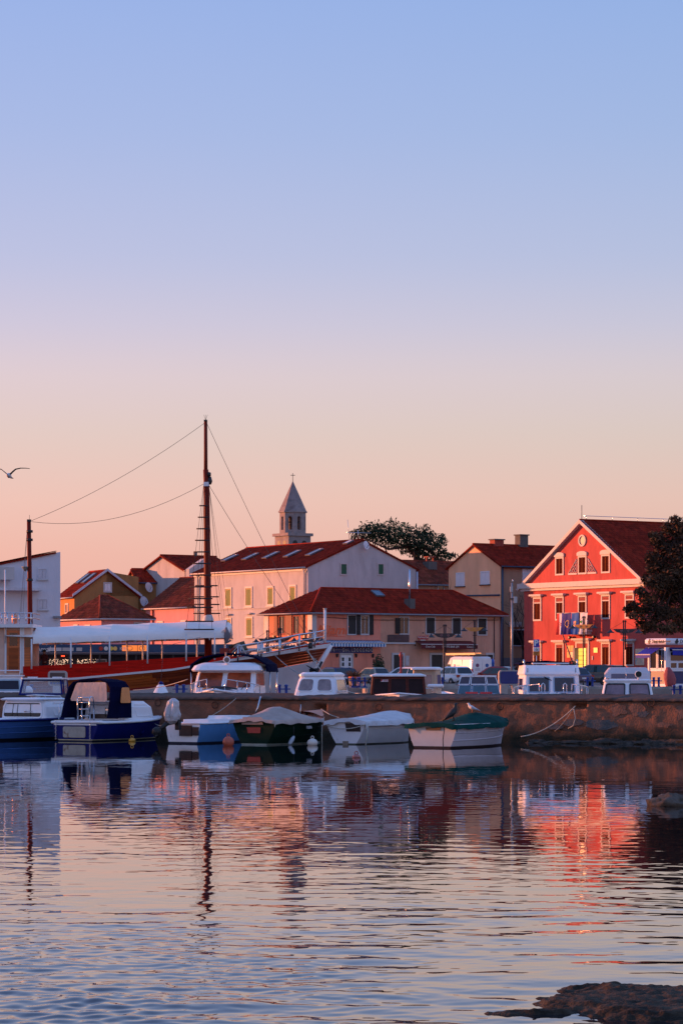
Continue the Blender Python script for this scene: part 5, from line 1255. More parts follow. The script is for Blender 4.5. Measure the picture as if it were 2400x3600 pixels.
# ================================================================== BOATS
class Hull:
    def __init__(s, L, B, sheer, keel=lambda t: -.28, tm=.42, tr=.86, pw=2.2, rake=.35, e0=.42, e1=.9):
        s.L, s.B, s.sheer, s.keel, s.tm, s.tr, s.pw, s.rake, s.e0, s.e1 = L, B, sheer, keel, tm, tr, pw, rake, e0, e1
    def hb(s, t):
        if t < s.tm: return s.B / 2 * (s.tr + (1 - s.tr) * math.sin(PI / 2 * t / s.tm))
        return s.B / 2 * max(0, 1 - ((t - s.tm) / (1 - s.tm)) ** s.pw)
    def pt(s, t, z, side=1, out=0.):
        k, h = s.keel(t), s.sheer(t); v = max(0, min(1, (z - k) / (h - k)))
        y = s.hb(t) * v ** (s.e0 + (s.e1 - s.e0) * t * t) + out
        return Vector((s.L * t + s.rake * z * t ** 4, side * y, z))
    def build(s, parent, bands, mats, n=22, rows=4, name='hull', transom=None):
        """bands: (low z function, high z function, material index); transom: its own material index"""
        mb = MB(); ts = [1 - (1 - i / n) ** 1.25 for i in range(n + 1)]
        for lo, hi, m in bands:
            for side in (-1, 1):
                g = [[s.pt(t, lo(t) + (hi(t) - lo(t)) * j / rows, side) for t in ts] for j in range(rows + 1)]
                if side == 1: g = [list(reversed(r)) for r in g]
                mb.grid(g, m)
            z0, z1 = lo(0), hi(0)
            g = [[s.pt(0, z0 + (z1 - z0) * j / rows, sd) * 1 for sd in (1, -1)] for j in range(rows + 1)]
            mb.grid(g, m if transom is None or m != 0 else transom, False)
        return mb.build(name, mats, parent)
    def line(s, zf, side, t0=0., t1=1., n=20, out=0.): return [s.pt(t0 + (t1 - t0) * i / n, zf(t0 + (t1 - t0) * i / n), side, out) for i in range(n + 1)]
    def rail(s, parent, m, r=.035, name='gunwale', dz=0., loop=True):
        zf = lambda t: s.sheer(t) + dz
        a = s.line(zf, -1); b = s.line(zf, 1)
        return MB().tube(a + list(reversed(b))[1:], r, 6, 0, loop).build(name, m, parent)
    def deck(s, parent, m, t0, t1, dz=-.06, name='deck', camber=.04):
        g = []
        for i in range(15):
            t = t0 + (t1 - t0) * i / 14; p = s.pt(t, s.sheer(t))
            g.append([Vector((p.x, -p.y * (1 - j / 3) , p.z + dz + camber * (1 - (1 - j / 3) ** 2))) for j in range(7)])
        for r_ in g:
            for j in range(7): pass
        mb = MB(); mb.grid(g, 0, False); return mb.build(name, m, parent)
    def strake(s, parent, m, zf, name='strake', r=.018, t1=.985):
        for side in (-1, 1): MB().tube(s.line(zf, side, .0, t1, 18), r, 5).build(name, m, parent)
def tarp(h, parent, m, ridge, t0=-.02, t1=1.0, drop=.12, seed=0, wr=.03, name='tarp', n=34, k=16):
    """cloth laid over a boat from gunwale to gunwale with a drooping hem"""
    g = []
    for i in range(n + 1):
        t = t0 + (t1 - t0) * i / n; tc_ = max(0, min(1, t)); hb = h.hb(min(tc_, .985)) * 1.03 + .02; sh = h.sheer(tc_); row = []
        x0 = h.pt(tc_, sh).x + (t - tc_) * h.L + (.03 if t > .99 else 0)
        hem = drop * (1 + .5 * noise.noise((t * 9, seed, 1)))
        cols = [(-1.03, -hem)] + [(-1 + 2 * j / k, None) for j in range(k + 1)] + [(1.03, -hem)]
        for a, dz in cols:
            if dz is None:
                z = sh + .02 + ridge(tc_) * max(0, 1 - abs(a) ** 1.5)
                z += wr * (noise.noise((t * 7, a * 2.5, seed)) + .6 * noise.noise((t * 17, a * 6, seed + 3))) * (1 - .6 * abs(a))
            else: z = sh + dz
            row.append((x0 + .02 * noise.noise((t * 12, a * 3, seed + 7)), a * hb, z))
        g.append(row)
    mb = MB(); mb.grid(g)
    a = [(p[0] - .05, p[1], p[2] - drop * (1.1 + .7 * noise.noise((p[1] * 3, seed, 2)))) for p in g[0]]
    mb2 = MB(); mb.grid([a, g[0]])
    return mb.build(name, m, parent)
FH = H(57)                                       # heading of the boats moored in front
C_ = lambda v: (lambda t: v)
def front(label, px, D, name='moored_boat', cat='boat', head=FH): return thing(name, label, cat, (ax(px, D), D, 0), head, 'small boats moored in front of the breakwater')
BOTT = mat('antifouling', (.03, .012, .012), .7); NAVB = mat('dark_blue_bottom', (.008, .010, .03), .6)
# --- 1: white cabin boat at the left edge
t = front('white cabin boat with curtained windows at far left', -88, 106.8)
HB = mat('pale_blue_hull', (.05, .145, .42), .5, var=.08, spec=.25)
h = Hull(5.9, 2.5, lambda t: .76 + .10 * t * t, e0=.34)
h.build(t, [(h.keel, C_(.08), 1), (C_(.08), h.sheer, 0)], [HB, NAVB, GELCOAT], transom=2)
h.rail(t, NAVYP, .05); h.deck(t, GELCOAT, 0, .97, .02)
for z in (.28, .50): h.strake(t, HB, lambda u, z=z: z + .10 * u * u)
lv = [(.76, 2.8, 4.7, 1.10), (1.25, 2.85, 4.6, 1.08), (1.50, 2.9, 4.3, .98)]
levbox(lv, .16).build('cabin', GELCOAT, t)
levbox([(1.50, 2.65, 4.35, 1.03), (1.55, 2.6, 4.4, 1.05), (1.60, 2.75, 4.2, .92)], .2).build('cabin_roof', GELCOAT, t)
w = winq(lev_quad(lv, 'back', .05, .95, .08, .92), t, GELCOAT, mat('curtain_glass', (.022, .016, .015), .25, var=.4, scale=6, stretch=(1, 8, 1)), .05, .04, .14, 'bulkhead_window')
f = quadfn(lev_quad(lv, 'back', .05, .95, .08, .92))
for u in (.24, .36, .70): MB().tube([f(u, .1, .02), f(u, .9, .02)], .012, 4).build('curtain_fold', mat('curtain_edge', (.10, .08, .06), .8), w)
MB().tube([f(.55, .4, .04), f(.75, .4, .04)], .02, 5).build('latch', STEEL, t)
for fc in ('right', 'left'): winq(lev_quad(lv, fc, .30, .85, .20, .90), t, GELCOAT, GLASS, .05, .03, .10)
MB().tube([(3.0, -.90, 1.52), (3.1, -.90, 1.68), (4.1, -.82, 1.66), (4.3, -.80, 1.48)], .018, 6).build('grab_rail', STEEL, t)
MB().tube([(-.05, .9, .78), (-.05, .9, 1.0)], .05, 8).build('stern_post', mat('brass', (.4, .25, .1), .3, .8), t)
bw_ = MB().tube([(4.75, -.75, .86), (4.8, -.75, 1.40), (5.2, -.50, 1.42), (5.6, -.25, .95)], .02, 6).build('bow_rail', STEEL, t)
# --- 2: blue boat with navy canopy
t = front('dark blue motor boat with navy canvas canopy and stern ladder', 265, 106)
h = Hull(4.95, 2.42, lambda t: .70 + .14 * t * t, e0=.30, rake=.5, tr=.92)
h.build(t, [(h.keel, C_(.04), 1), (C_(.04), C_(.075), 2), (C_(.075), h.sheer, 0)], [NAVYP, NAVB, mat('yellow_line', (.5, .42, .25), .5)])
h.rail(t, GELCOAT, .055); h.deck(t, GELCOAT, 0, .97, .03)
MB().bx(-.01, .35, -1.0, 1.0, .60, .78).build('stern_deck', GELCOAT, t)
q = [(-.015, .28, .22), (-.015, -.72, .22), (-.015, -.72, .60), (-.015, .28, .60)]
panel_on([(-.004, .55, .14), (-.004, -.50, .14), (-.004, -.50, .55), (-.004, .55, .55)], 0, .03, .02, .06).build('transom_board', mat('rusty_board', (.45, .40, .33), .7, var=.2, scale=3, second=(.16, .06, .03), sec_scale=2.5, sec_lo=.55, sec_hi=.68), t)
for y in (.88, -.74):
    for i in range(9): MB().tube([(-.05 - .02 * (i % 2), y + .022 * math.cos(a), .70 - .075 * i + .036 * math.sin(a)) for a in [2 * PI * k / 8 for k in range(8)]], .008, 4, closed=True).build('chain_link', STEEL, t)
lv = [(.74, 1.7, 3.7, .98), (1.25, 1.75, 3.55, .95), (1.48, 1.8, 3.2, .84)]
levbox(lv, .16).build('cabin', GELCOAT, t)
winq(lev_quad(lv, 'back', .10, .92, .05, .88), t, GELCOAT, mat('brown_door', (.045, .018, .015), .3, var=.3), .04, .04, .10, 'cabin_door')
f = quadfn(lev_quad(lv, 'back', .10, .92, .05, .88))
MB().bx(-.06, .0, -.12, .12, -.03, .03).build('latch', STEEL, t, f(.66, .62, .03)); MB().tube([f(.55, .15, .03), f(.55, .75, .03)], .012, 4).build('door_edge', DARKM, t)
for fc in ('right', 'left'): winq(lev_quad(lv, fc, .40, .88, .22, .86), t, GELCOAT, GLASS, .05, .03, .08)
def arch(x, k=1., inset=0.):
    prof = [(-1.12, .86), (-1.10, 1.5), (-1.00, 2.02), (-.82, 2.22), (-.45, 2.31), (0, 2.34), (.45, 2.31), (.82, 2.22), (1.00, 2.02), (1.10, 1.5), (1.12, .86)]
    o = [(x - .28 * (2.34 - z) * k, y, z) for y, z in prof]; i_ = [(x - .28 * (2.34 - z) * k, y * .95, z - .05 * (z > 1.9)) for y, z in reversed(prof)]
    return o + i_
MB().loft([arch(.95), arch(1.35, .5), arch(2.0, 0.)], 0, (True, True), False).build('canopy', NAVY, t)
fq = [(.80, .86, 1.50), (.80, -.90, 1.46), (.90, -.78, 2.20), (.90, .62, 2.18)]
panel_on(fq, 0, .03, .02, .10).build('canopy_window', mat('clouded_plastic', (.50, .40, .34), .35, var=.2, scale=2, bump=.5, bscale=5), t)
panel_on([(1.25, -1.135, 1.42), (1.9, -1.13, 1.42), (1.9, -1.05, 2.0), (1.45, -1.05, 2.0)], 0, .03, .02, .08).build('side_window', mat('backlit_tint_plastic', (.75, .26, .06), .5), t)  # orange backlight through the plastic is painted into the pane colour
for y in (-.05, -.62): MB().tube([(.10, y, .72), (.08, y, 1.58), (.14, y, 1.66), (.26, y, 1.66), (.32, y, 1.55), (.34, y, .78)], .028, 7).build('ladder_rail', STEEL, t)
for z in (.95, 1.2, 1.45): MB().tube([(.09, -.05, z), (.09, -.62, z)], .02, 6).build('ladder_rung', STEEL, t)
MB().tube([(.09, -.05, 1.63), (.09, -.62, 1.63)], .026, 6).build('ladder_top', STEEL, t)
MB().tube([(.4, 1.10, .80), (.5, 1.12, 1.38), (.9, 1.12, 1.50), (1.3, 1.10, 1.1), (1.35, 1.10, .80)], .022, 6).build('stern_rail', STEEL, t)
fe = MB().lathe([(.02, -.30), (.10, -.24), (.12, 0), (.10, .18), (.03, .24)], n=12).build('fender', NAVYP, None, (ax(497, 108), 108.15, .50)); tag(fe, 'navy fender hanging from the blue boat side', 'fender', None)
# --- 3: small white and blue boat with bagged outboard
t = front('small white and blue open boat with bagged outboard', 643, 102.5)
SKYH = mat('sky_blue_hull', (.10, .28, .56), .5, var=.12, spec=.25)
h = Hull(4.3, 1.62, lambda t: .72 + .12 * t * t, e0=.18, tr=.95, rake=.3)
h.build(t, [(h.keel, C_(.06), 1), (C_(.06), h.sheer, 0)], [SKYH, NAVB, GELCOAT], transom=2)
h.rail(t, GELCOAT, .03); h.deck(t, GELCOAT, 0, .97, -.02)
levbox([(.66, .8, 2.4, .62), (.86, .82, 2.35, .60)], .06).build('engine_box', GELCOAT, t); levbox([(.72, 2.2, 3.9, .66), (.98, 2.3, 3.6, .55)], .1).build('foredeck', GELCOAT, t)
for a, b in ((.12, -.42), (-.46, -.72)): MB().bx(-.06, -.004, min(a, b), max(a, b), .28 if a > 0 else .30, .66 if a > 0 else .60).build('transom_pad', mat('worn_black_pad', (.05, .025, .02), .6, var=.4), t)
om = thing('outboard_motor', 'tilted black outboard motor under a clear plastic bag', 'outboard motor', (ax(618, 102.3), 102.0, .62), FH)
rings = []
for i in range(17):
    u = i / 16; z = .10 + .92 * u; r = float(np.interp(u, [0, .12, .35, .65, .88, 1], [.10, .22, .27, .235, .19, .05]))
    rings.append([(r * math.cos(a) * 1.1 * (1 + .42 * noise.noise((math.cos(a) * 2.2, math.sin(a) * 2.2, z * 2.6))) - .10 - .12 * (1 - u), r * math.sin(a) * (1 + .42 * noise.noise((math.cos(a) * 2.2, math.sin(a) * 2.2, z * 2.6 + 9))), z) for a in [2 * PI * j / 28 for j in range(28)]])
MB().loft(rings, smooth=False).build('plastic_bag', mat('plastic_bag', (.55, .50, .50), .3, var=.25, scale=4, bump=.8, bscale=10), om)
MB().tube([(.0, 0, .22), (-.35, .1, .12), (-.72, .25, -.16)], [.12, .09, .07], 8).build('leg', BLACK, om); MB().lathe([(.03, -.2), (.16, -.05), (.17, .12), (.05, .2)], (-.75, .26, -.20), 10).build('gearcase', BLACK, om)
for k in range(3): a = 2 * PI * k / 3; MB().slab([(-.86, .26 + .03 * math.cos(a), -.2 + .03 * math.sin(a)), (-.84, .26 + .17 * math.cos(a - .4), -.2 + .17 * math.sin(a - .4)), (-.88, .26 + .17 * math.cos(a + .4), -.2 + .17 * math.sin(a + .4))], .015).build('propeller_blade', BLACK, om)
MB().bx(-.10, .06, -.22, -.06, -.12, .26).build('clamp', BLACK, om)
# --- 4: green boat under a tarp
t = front('dark green wooden boat with crumpled tarp and orange foredeck', 893, 100.4)
GRH = mat('green_hull', (.003, .022, .012), .6, var=.25, spec=.12); ORD = mat('orange_deck', (.62, .20, .10), .5)
h = Hull(4.2, 2.12, lambda t: .84 + .02 * t + .08 * t ** 3, e0=.42, tr=.88, rake=.25)
h.build(t, [(h.keel, C_(.05), 1), (C_(.05), h.sheer, 0)], [GRH, mat('pale_bootline', (.30, .32, .26), .6)])
h.rail(t, ORD, .03); h.deck(t, ORD, .72, .985, .10, 'foredeck', .18)
for z in (.30, .55): h.strake(t, GRH, lambda u, z=z: z + .10 * u * u, r=.012)
GREYT = mat('grey_tarp', (.42, .33, .28), .75, var=.2, scale=2, bump=.5, bscale=5)
tarp(h, t, GREYT, lambda u: .06 + .42 * math.exp(-((u - .34) / .22) ** 2), -.03, .80, .10, 4, .05)
panel_on([(-.03, .48, .72), (-.03, -.42, .72), (-.02, -.36, .98), (-.02, .44, .98)], 0, .04, .02, .0).build('tarp_flap', GREYT, t)
panel_on([(-.004, .25, .42), (-.004, -.28, .42), (-.004, -.30, .62), (-.004, .30, .62)], 0, .02, .01).build('red_plate', mat('red_plate', (.30, .03, .03), .5), t)
MB().tube([(2.0, -.6, .95), (2.05, -.62, 1.42)], .014, 5).build('rod', STEEL, t); levbox([(1.02, 3.15, 3.3, .12), (1.10, 3.18, 3.28, .05)], .03).build('bow_cleat', BLACK, t)
text('lettering', 'FUXA', .15, FLW, t, (1.9, -h.hb(.45) - .012, .60), rot=(PI / 2, 0, 0), sx=.9)
fe = thing('fender', 'slim grey fender hanging at the waterline of the green boat', 'fender', (ax(1018, 100.2), 100.4, .05), .8)
MB().lathe([(.02, -.05), (.07, 0), (.08, .18), (.05, .30), (.02, .34)], n=10).build('body', mat('grey_fender', (.45, .50, .55), .5), fe, (0, 0, 0), (0, .7, 0)); MB().tube([(.2, 0, .28), (.2, 0, .6)], .01, 4).build('line', ROPED, fe)
# --- 5: white boat with fitted cover
t = front('white wooden boat with round bow and whitish cover', 1216, 101.2)
h = Hull(4.2, 1.98, lambda t: .80 + .05 * t, e0=.55, e1=.6, tr=.86, pw=2.8, rake=.12)
h.build(t, [(h.keel, C_(.04), 1), (C_(.04), h.sheer, 0)], [WHITE, mat('slime_bottom', (.10, .10, .07), .7)])
h.rail(t, WHITE, .03)
CVR = mat('white_cover', (.62, .60, .60), .75, var=.15, scale=1.6, bump=.5, bscale=5, second=(.42, .36, .33), sec_scale=1.2, sec_lo=.55, sec_hi=.7)
tarp(h, t, CVR, lambda u: .12 + .20 * math.exp(-((u - .70) / .28) ** 2), -.015, 1.0, .14, 8, .025)
panel_on([(-.004, -.02, .46), (-.004, -.62, .46), (-.004, -.60, .76), (-.004, .04, .76)], 0, .012, .01).build('motor_well', mat('well_dark', (.045, .025, .018), .7), t)
MB().bx(-.07, .0, -.10, .10, -.3, .12).build('stern_post', mat('old_post', (.28, .22, .16), .8), t)
h.strake(t, WHITE, lambda u: .56 + .05 * u, r=.014)
def line(label, pts, r=.014, m=None, cat='rope', group=None):
    o = MB().tube(pts, r, 5).build('rope', m or ROPE); return tag(o, label, cat, group)
def sag(a, b, s, n=12): a, b = Vector(a), Vector(b); return [a.lerp(b, i / n) - Vector((0, 0, s * 4 * (i / n) * (1 - i / n))) for i in range(n + 1)]
line('pale rope hanging from the white boat transom into the water', [at(1293, 2545, 100.5), at(1291, 2580, 100.4), at(1284, 2625, 100.3)], .022)
line('pale rope at the left corner of the white boat transom', [at(1132, 2548, 101.8), at(1131, 2580, 101.7), at(1132, 2622, 101.6)], .02)
line('rope slung across the white boat transom', sag(at(1140, 2546, 101.6), at(1285, 2546, 100.5), .16), .016)
# --- 6: white boat with green tarp
t = front('white rowing boat with dark green tarp, two birds on top', 1518, 96.2)
PALE = mat('pale_lilac_hull', (.62, .57, .62), .45, var=.08); CRM = mat('cream_transom', (.72, .66, .60), .5, var=.06)
h = Hull(4.65, 2.1, lambda t: .78 + .06 * t * t, e0=.25, tr=.93, rake=.35, pw=2.4)
h.build(t, [(h.keel, C_(.06), 1), (C_(.06), h.sheer, 0)], [PALE, BOTT, CRM], transom=2)
h.rail(t, CRM, .035)
for z in (.26, .52): h.strake(t, PALE, lambda u, z=z: z + .12 * u * u, r=.02)
GT = mat('green_tarp', (.003, .050, .043), .9, var=.3, scale=2, bump=.5, bscale=5, spec=.08)
RID = lambda u: float(np.interp(u, [0, .2, .32, .6, .85, 1], [.06, .06, .10, .36, .24, .10]))
tarp(h, t, GT, RID, -.02, 1.02, .13, 12, .03)
panel_on([(-.004, .22, .60), (-.004, -.34, .60), (-.004, -.36, .70), (-.004, .24, .70)], 0, .03, .01).build('wood_pad', mat('old_wood', (.22, .13, .07), .8), t)
line('thin dark rope knotted down the cream transom', [at(1558, 2543, 95.9), at(1561, 2565, 95.8), at(1556, 2600, 95.7), at(1557, 2632, 95.6)], .016, ROPED)
bp_ = lambda u: (t.location.x + math.cos(FH) * h.L * u, t.location.y + math.sin(FH) * h.L * u, h.sheer(u) + .03 + RID(u))
# ------------------------------------------------------------------ birds
def ellring(c, d, w, h_, n=10):
    d = Vector(d).normalized(); r = d.cross(Vector((0, 0, 1))).normalized(); u = r.cross(d)
    return [Vector(c) + r * w * math.cos(2 * PI * j / n) + u * h_ * math.sin(2 * PI * j / n) for j in range(n)]
def bird(name, label, loc, rz, s, mats_, legs, cat):
    body, wing, head, bill, leg = mats_
    t = thing(name, label, cat, loc, rz)
    P = [((-.22, 0, .10), .015, .012), ((-.12, 0, .13), .045, .04), ((0, 0, .17), .075, .075), ((.09, 0, .215), .078, .08), ((.15, 0, .26), .05, .055), ((.165, 0, .31), .042, .045), ((.185, 0, .345), .044, .043), ((.22, 0, .352), .026, .026), ((.235, 0, .35), .012, .012)]
    rings = []
    for i, (c, w, hh) in enumerate(P):
        d = Vector(P[min(i + 1, len(P) - 1)][0]) - Vector(P[max(i - 1, 0)][0]); rings.append([p * s for p in ellring(c, d, w, hh)])
    mb = MB(); mb.loft(rings)
    for i in range(len(mb.f)):
        if i // 10 >= 4: mb.m[i] = 1
    mb.build('body', [body, head], t)
    for sd in (-1, 1):
        rings = [[Vector(p) * s for p in ellring((c[0], sd * c[1], c[2]), (1, 0, .3), w, hh, 8)] for c, w, hh in (((.10, .070, .225), .012, .045), ((.02, .078, .185), .016, .060), ((-.12, .055, .135), .014, .035), ((-.27, .02, .085), .006, .010))]
        MB().loft(rings).build('wing', wing, t)
        if legs: MB().tube([Vector(p) * s for p in ((.02, sd * .035, .12), (.03, sd * .035, .06), (.02, sd * .035, .0))], .008 * s, 5).build('leg', leg, t); MB().tube([Vector(p) * s for p in ((-.02, sd * .035, .003), (.06, sd * .04, .003))], .007 * s, 4).build('foot', leg, t)
        MB().lathe([(.006 * s, 0), (.007 * s, .004 * s)], (.205 * s, sd * .036 * s, .358 * s), 6, axis='y').build('eye', BLACK, t)
    MB().loft([[Vector(p) * s for p in ellring(c, (1, 0, -.1), w, hh, 6)] for c, w, hh in (((.225, 0, .35), .014, .015), ((.26, 0, .345), .010, .010), ((.30, 0, .338), .003, .003))]).build('bill', bill, t)
    rg = [[Vector(p) * s for p in ellring(c, (-1, 0, -.3), w, .008, 8)] for c, w in (((-.16, 0, .115), .03), ((-.26, 0, .075), .035), ((-.33, 0, .05), .028))]
    MB().loft(rg).build('tail', wing, t)
    return t
CG = mat('crow_grey', (.035, .03, .033), .7); CB = mat('crow_black', (.012, .012, .014), .5); GW = mat('gull_white', (.76, .74, .73), .7); GG = mat('gull_grey', (.42, .43, .47), .7); GO = mat('gull_orange', (.5, .12, .03), .5)
bird('crow', 'hooded crow standing on the green tarp', bp_(.30), .25, 1.42, (CG, CB, CB, CB, CB), True, 'bird').rotation_euler.y = -.35
bird('seagull', 'small white gull standing on the tarp ridge', bp_(.585), PI - .35, .86, (GW, GG, GW, GO, GO), True, 'bird')
# flying gull
D = 92; c = at(33, 1672, D); g_ = thing('flying_seagull', 'gull gliding in the evening sky with both wings raised', 'bird', c, -PI / 2 - .2)
rings = [[Vector(p) for p in ellring(c_, (1, 0, .1), w, hh)] for c_, w, hh in (((-.22, 0, -.05), .02, .015), ((-.12, 0, -.02), .05, .045), ((0, 0, 0), .075, .085), ((.10, 0, .01), .06, .07), ((.16, 0, .02), .042, .045), ((.20, 0, .02), .02, .02))]
GSH = mat('gull_shade_grey', (.30, .30, .34), .7); GBK = mat('gull_wing_dark', (.09, .08, .08), .7)
MB().loft(rings).build('body', mat('gull_white'), g_); MB().loft([[Vector(p) for p in ellring(c_, (1, 0, 0), w, w, 6)] for c_, w in (((.195, 0, .02), .012), ((.25, 0, .01), .004))]).build('bill', GO, g_)
for sd in (-1, 1):
    rings = []
    for c_, ch_, th_ in (((.03, .04, .03), .15, .022), ((.05, .14, .12), .13, .018), ((.05, .24, .20), .11, .014), ((.02, .40, .235), .085, .010), ((-.05, .56, .235), .05, .007), ((-.12, .66, .225), .015, .004)):
        rings.append([(c_[0] + ch_ * .5 * math.cos(a), sd * c_[1], c_[2] + th_ * math.sin(a) + .03 * math.cos(a) * .3) for a in [2 * PI * j / 10 for j in range(10)]])
    MB().loft(rings).build('wing', GBK, g_)
MB().loft([[Vector(p) for p in ellring(c_, (-1, 0, 0), w, .006, 8)] for c_, w in (((-.18, 0, -.04), .03), ((-.27, 0, -.06), .06), ((-.31, 0, -.07), .055))]).build('tail', GSH, g_)
# ------------------------------------------------------------------ buoys
def buoy(label, px, py, D, r, m, squash=1., ringm=None):
    c = at(px, py, D); t = thing('buoy', label, 'buoy', (c.x, D, 0), 0)
    MB().lathe([(r * math.sin(PI * k / 12) + .001, -r * .35 + r * squash * (1 - math.cos(PI * k / 12))) for k in range(13)], n=18).build('body', m, t)
    z = -r * .35 + 2 * r * squash
    MB().tube([(.05 * math.cos(a), 0, z + .04 + .05 * math.sin(a)) for a in [2 * PI * k / 10 for k in range(10)]], .016, 5, closed=True).build('eye', ringm or m, t)
buoy('round orange buoy between the blue and green boats', 803, 2605, 99.2, .20, mat('orange_buoy', (.50, .11, .06), .5, var=.25))
buoy('cream buoy with a ring, floating before the white boat', 1098, 2612, 99.8, .19, mat('cream_buoy', (.66, .60, .52), .5), .8)
buoy('small pinkish buoy low in the open water', 1252, 2664, 84.8, .12, mat('pink_buoy', (.36, .14, .13), .5), .6)
buoy('yellow buoy at the waterline of the blue boat', 465, 2606, 105.5, .13, mat('yellow_buoy', (.65, .32, .04), .5), .7)
# ------------------------------------------------------------------ ropes on the breakwater
hw = BWF.world(HOLES[0][0] - .1, -.05, HOLES[0][1])
e = BWF.world(BWF.lx(1850), -.6, .22)
MB_pts = sag(hw, e, .22)
line('long pale mooring rope from the wall recess to the water', MB_pts, .020)
line('thin loose rope end hanging from the wall recess', sag(BWF.world(HOLES[0][0] - .2, -.08, HOLES[0][1] - .12), BWF.world(BWF.lx(1952), -.12, .42), .08), .010)
line('short curled rope tail below the wall recess', [BWF.world(HOLES[0][0] - .15, -.1, HOLES[0][1] - .1), BWF.world(HOLES[0][0] - .08, -.12, HOLES[0][1] - .45), BWF.world(HOLES[0][0] - .16, -.12, HOLES[0][1] - .72), BWF.world(HOLES[0][0] - .36, -.12, HOLES[0][1] - .82)], .018)
line('white rope from the white boat to the wall ring', sag(at(1190, 2522, 102), BWF.world(HOLES[1][0] + .1, -.04, HOLES[1][1]), .05), .016)
for k, (dx, L_) in enumerate(((-.25, .45), (-.12, .55), (.12, .42))):
    x = HOLES[1][0] + dx; line(('dark rope hanging leftmost from the wall ring behind the white boat', 'longer dark rope hanging below the wall ring behind the white boat', 'pale rope end hanging rightmost from the wall ring')[k], [BWF.world(x, -.06, HOLES[1][1]), BWF.world(x + .03, -.12, HOLES[1][1] - L_ * .5), BWF.world(x - .04, -.10, HOLES[1][1] - L_)], .018, ROPED if k < 2 else ROPE, group='ropes dangling from the wall ring')
line('thin white line from the wall top to the blue open boat', sag(at(830, 2455, 108.6), at(680, 2543, 103), .12), .010)
line('thin line from the blue boat bow to the outboard', sag(at(540, 2540, 110), at(572, 2550, 103), .05), .010)
line('double white hose hanging over the wall behind the green boat', [BWF.world(BWF.lx(922), -.15, 1.66), BWF.world(BWF.lx(914), -.2, 1.2), BWF.world(BWF.lx(908), -.3, .95)], .04, STEEL)
# ================================================================== BOATS BEHIND THE BREAKWATER
def back(label, px, D, head, name='cabin_boat', base=0.): return thing(name, label, 'boat', (ax(px, D), D, base), head, 'boats moored behind the breakwater')
def bow_rail(t, h, t0, t1, hz, m=None, n=3, gap=.06):
    """stainless pulpit on both sides of the bow"""
    for sd in (-1, 1):
        zf = lambda u: h.sheer(u) + hz
        pts = [h.pt(t0, h.sheer(t0), sd) + Vector((0, -sd * .08, 0))] + [Vector((p.x, p.y - sd * .08, p.z)) for p in [h.pt(t0 + (t1 - t0) * i / 8, h.sheer(t0 + (t1 - t0) * i / 8), sd) + Vector((0, 0, hz)) for i in range(9)]]
        p_ = pts[-1]; pts.append(Vector((p_.x + .05, p_.y, p_.z - hz)))
        r = MB().tube(pts, .02, 6).build('bow_rail', m or STEEL, t)
        for i in range(1, n + 1):
            u = t0 + (t1 - t0) * i / (n + 1); p = h.pt(u, h.sheer(u), sd); MB().tube([(p.x, p.y - sd * .08, p.z), (p.x, p.y - sd * .08, p.z + hz)], .017, 5).build('stanchion', STEEL, r)
BH = H(-97)
# numbered cabin cruiser
D = 121.5; t = back('white cabin cruiser with navy bimini and registration number', 845, D, BH)
h = Hull(6.4, 3.3, lambda t: 1.25 + .62 * t ** 1.6, tm=.4, tr=.9, pw=2.6, rake=.25, e0=.3, e1=.75)
h.build(t, [(h.keel, h.sheer, 0)], [GELCOAT]); h.deck(t, GELCOAT, 0, .99, .0, camber=.10); h.rail(t, GELCOAT, .05)
zs = 1.55
lv = [(zs, 1.0, 4.6, 1.28), (zs + .35, 1.0, 4.45, 1.27), (2.62, 1.1, 3.75, 1.20)]
levbox(lv, .25).build('wheelhouse', GELCOAT, t)
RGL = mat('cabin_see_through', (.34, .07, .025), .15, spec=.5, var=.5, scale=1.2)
for a, b in ((.045, .475), (.525, .955)):
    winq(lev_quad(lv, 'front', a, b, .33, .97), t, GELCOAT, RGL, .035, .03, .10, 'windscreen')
for fc in ('left', 'right'): winq(lev_quad(lv, fc, .08, .9, .42, .95), t, GELCOAT, RGL, .04, .03, .1)
levbox([(2.62, 1.0, 4.05, 1.40), (2.68, .9, 4.12, 1.45), (2.86, 1.0, 3.95, 1.35), (2.99, 1.3, 3.5, 1.05)], .35, smooth=False).build('hard_top', GELCOAT, t)
for y in (.05, -.0): pass
MB().tube([(3.4, -1.1, 2.95), (3.5, 0, 3.03), (3.4, 1.1, 2.95)], .025, 6).build('roof_rail', DARKM, t)
MB().lathe([(.03, -.04), (.12, .0), (.15, .12), (.14, .14), (.10, .12)], (3.75, .05, 3.10), 14, axis='x').build('searchlight', GELCOAT, t); MB().lathe([(.11, .10), (.105, .13)], (3.75, .05, 3.10), 14, axis='x').build('searchlight_lens', mat('lens', (.1, .11, .12), .05), t)
MB().tube([(3.75, .05, 2.92), (3.75, .05, 3.08)], .05, 7).build('searchlight_post', GELCOAT, t); MB().tube([(3.2, -.1, 2.98), (3.2, -.1, 3.42)], .035, 6).build('horn', mat('horn_copper', (.5, .25, .15), .4), t)
bim = []
for x, k in ((.3, .98), (1.2, 1.0), (2.4, 1.0), (3.1, .97)):
    bim.append([(x, y * k, z) for y, z in ((-1.72, 2.60), (-1.66, 2.92), (-1.2, 3.22), (-.5, 3.36), (0, 3.39), (.5, 3.36), (1.2, 3.22), (1.66, 2.92), (1.72, 2.60), (1.64, 2.62), (1.58, 2.9), (1.15, 3.17), (.5, 3.30), (0, 3.33), (-.5, 3.30), (-1.15, 3.17), (-1.58, 2.9), (-1.64, 2.62))])
MB().loft(bim, 0, (True, True), False).build('bimini', NAVY, t)
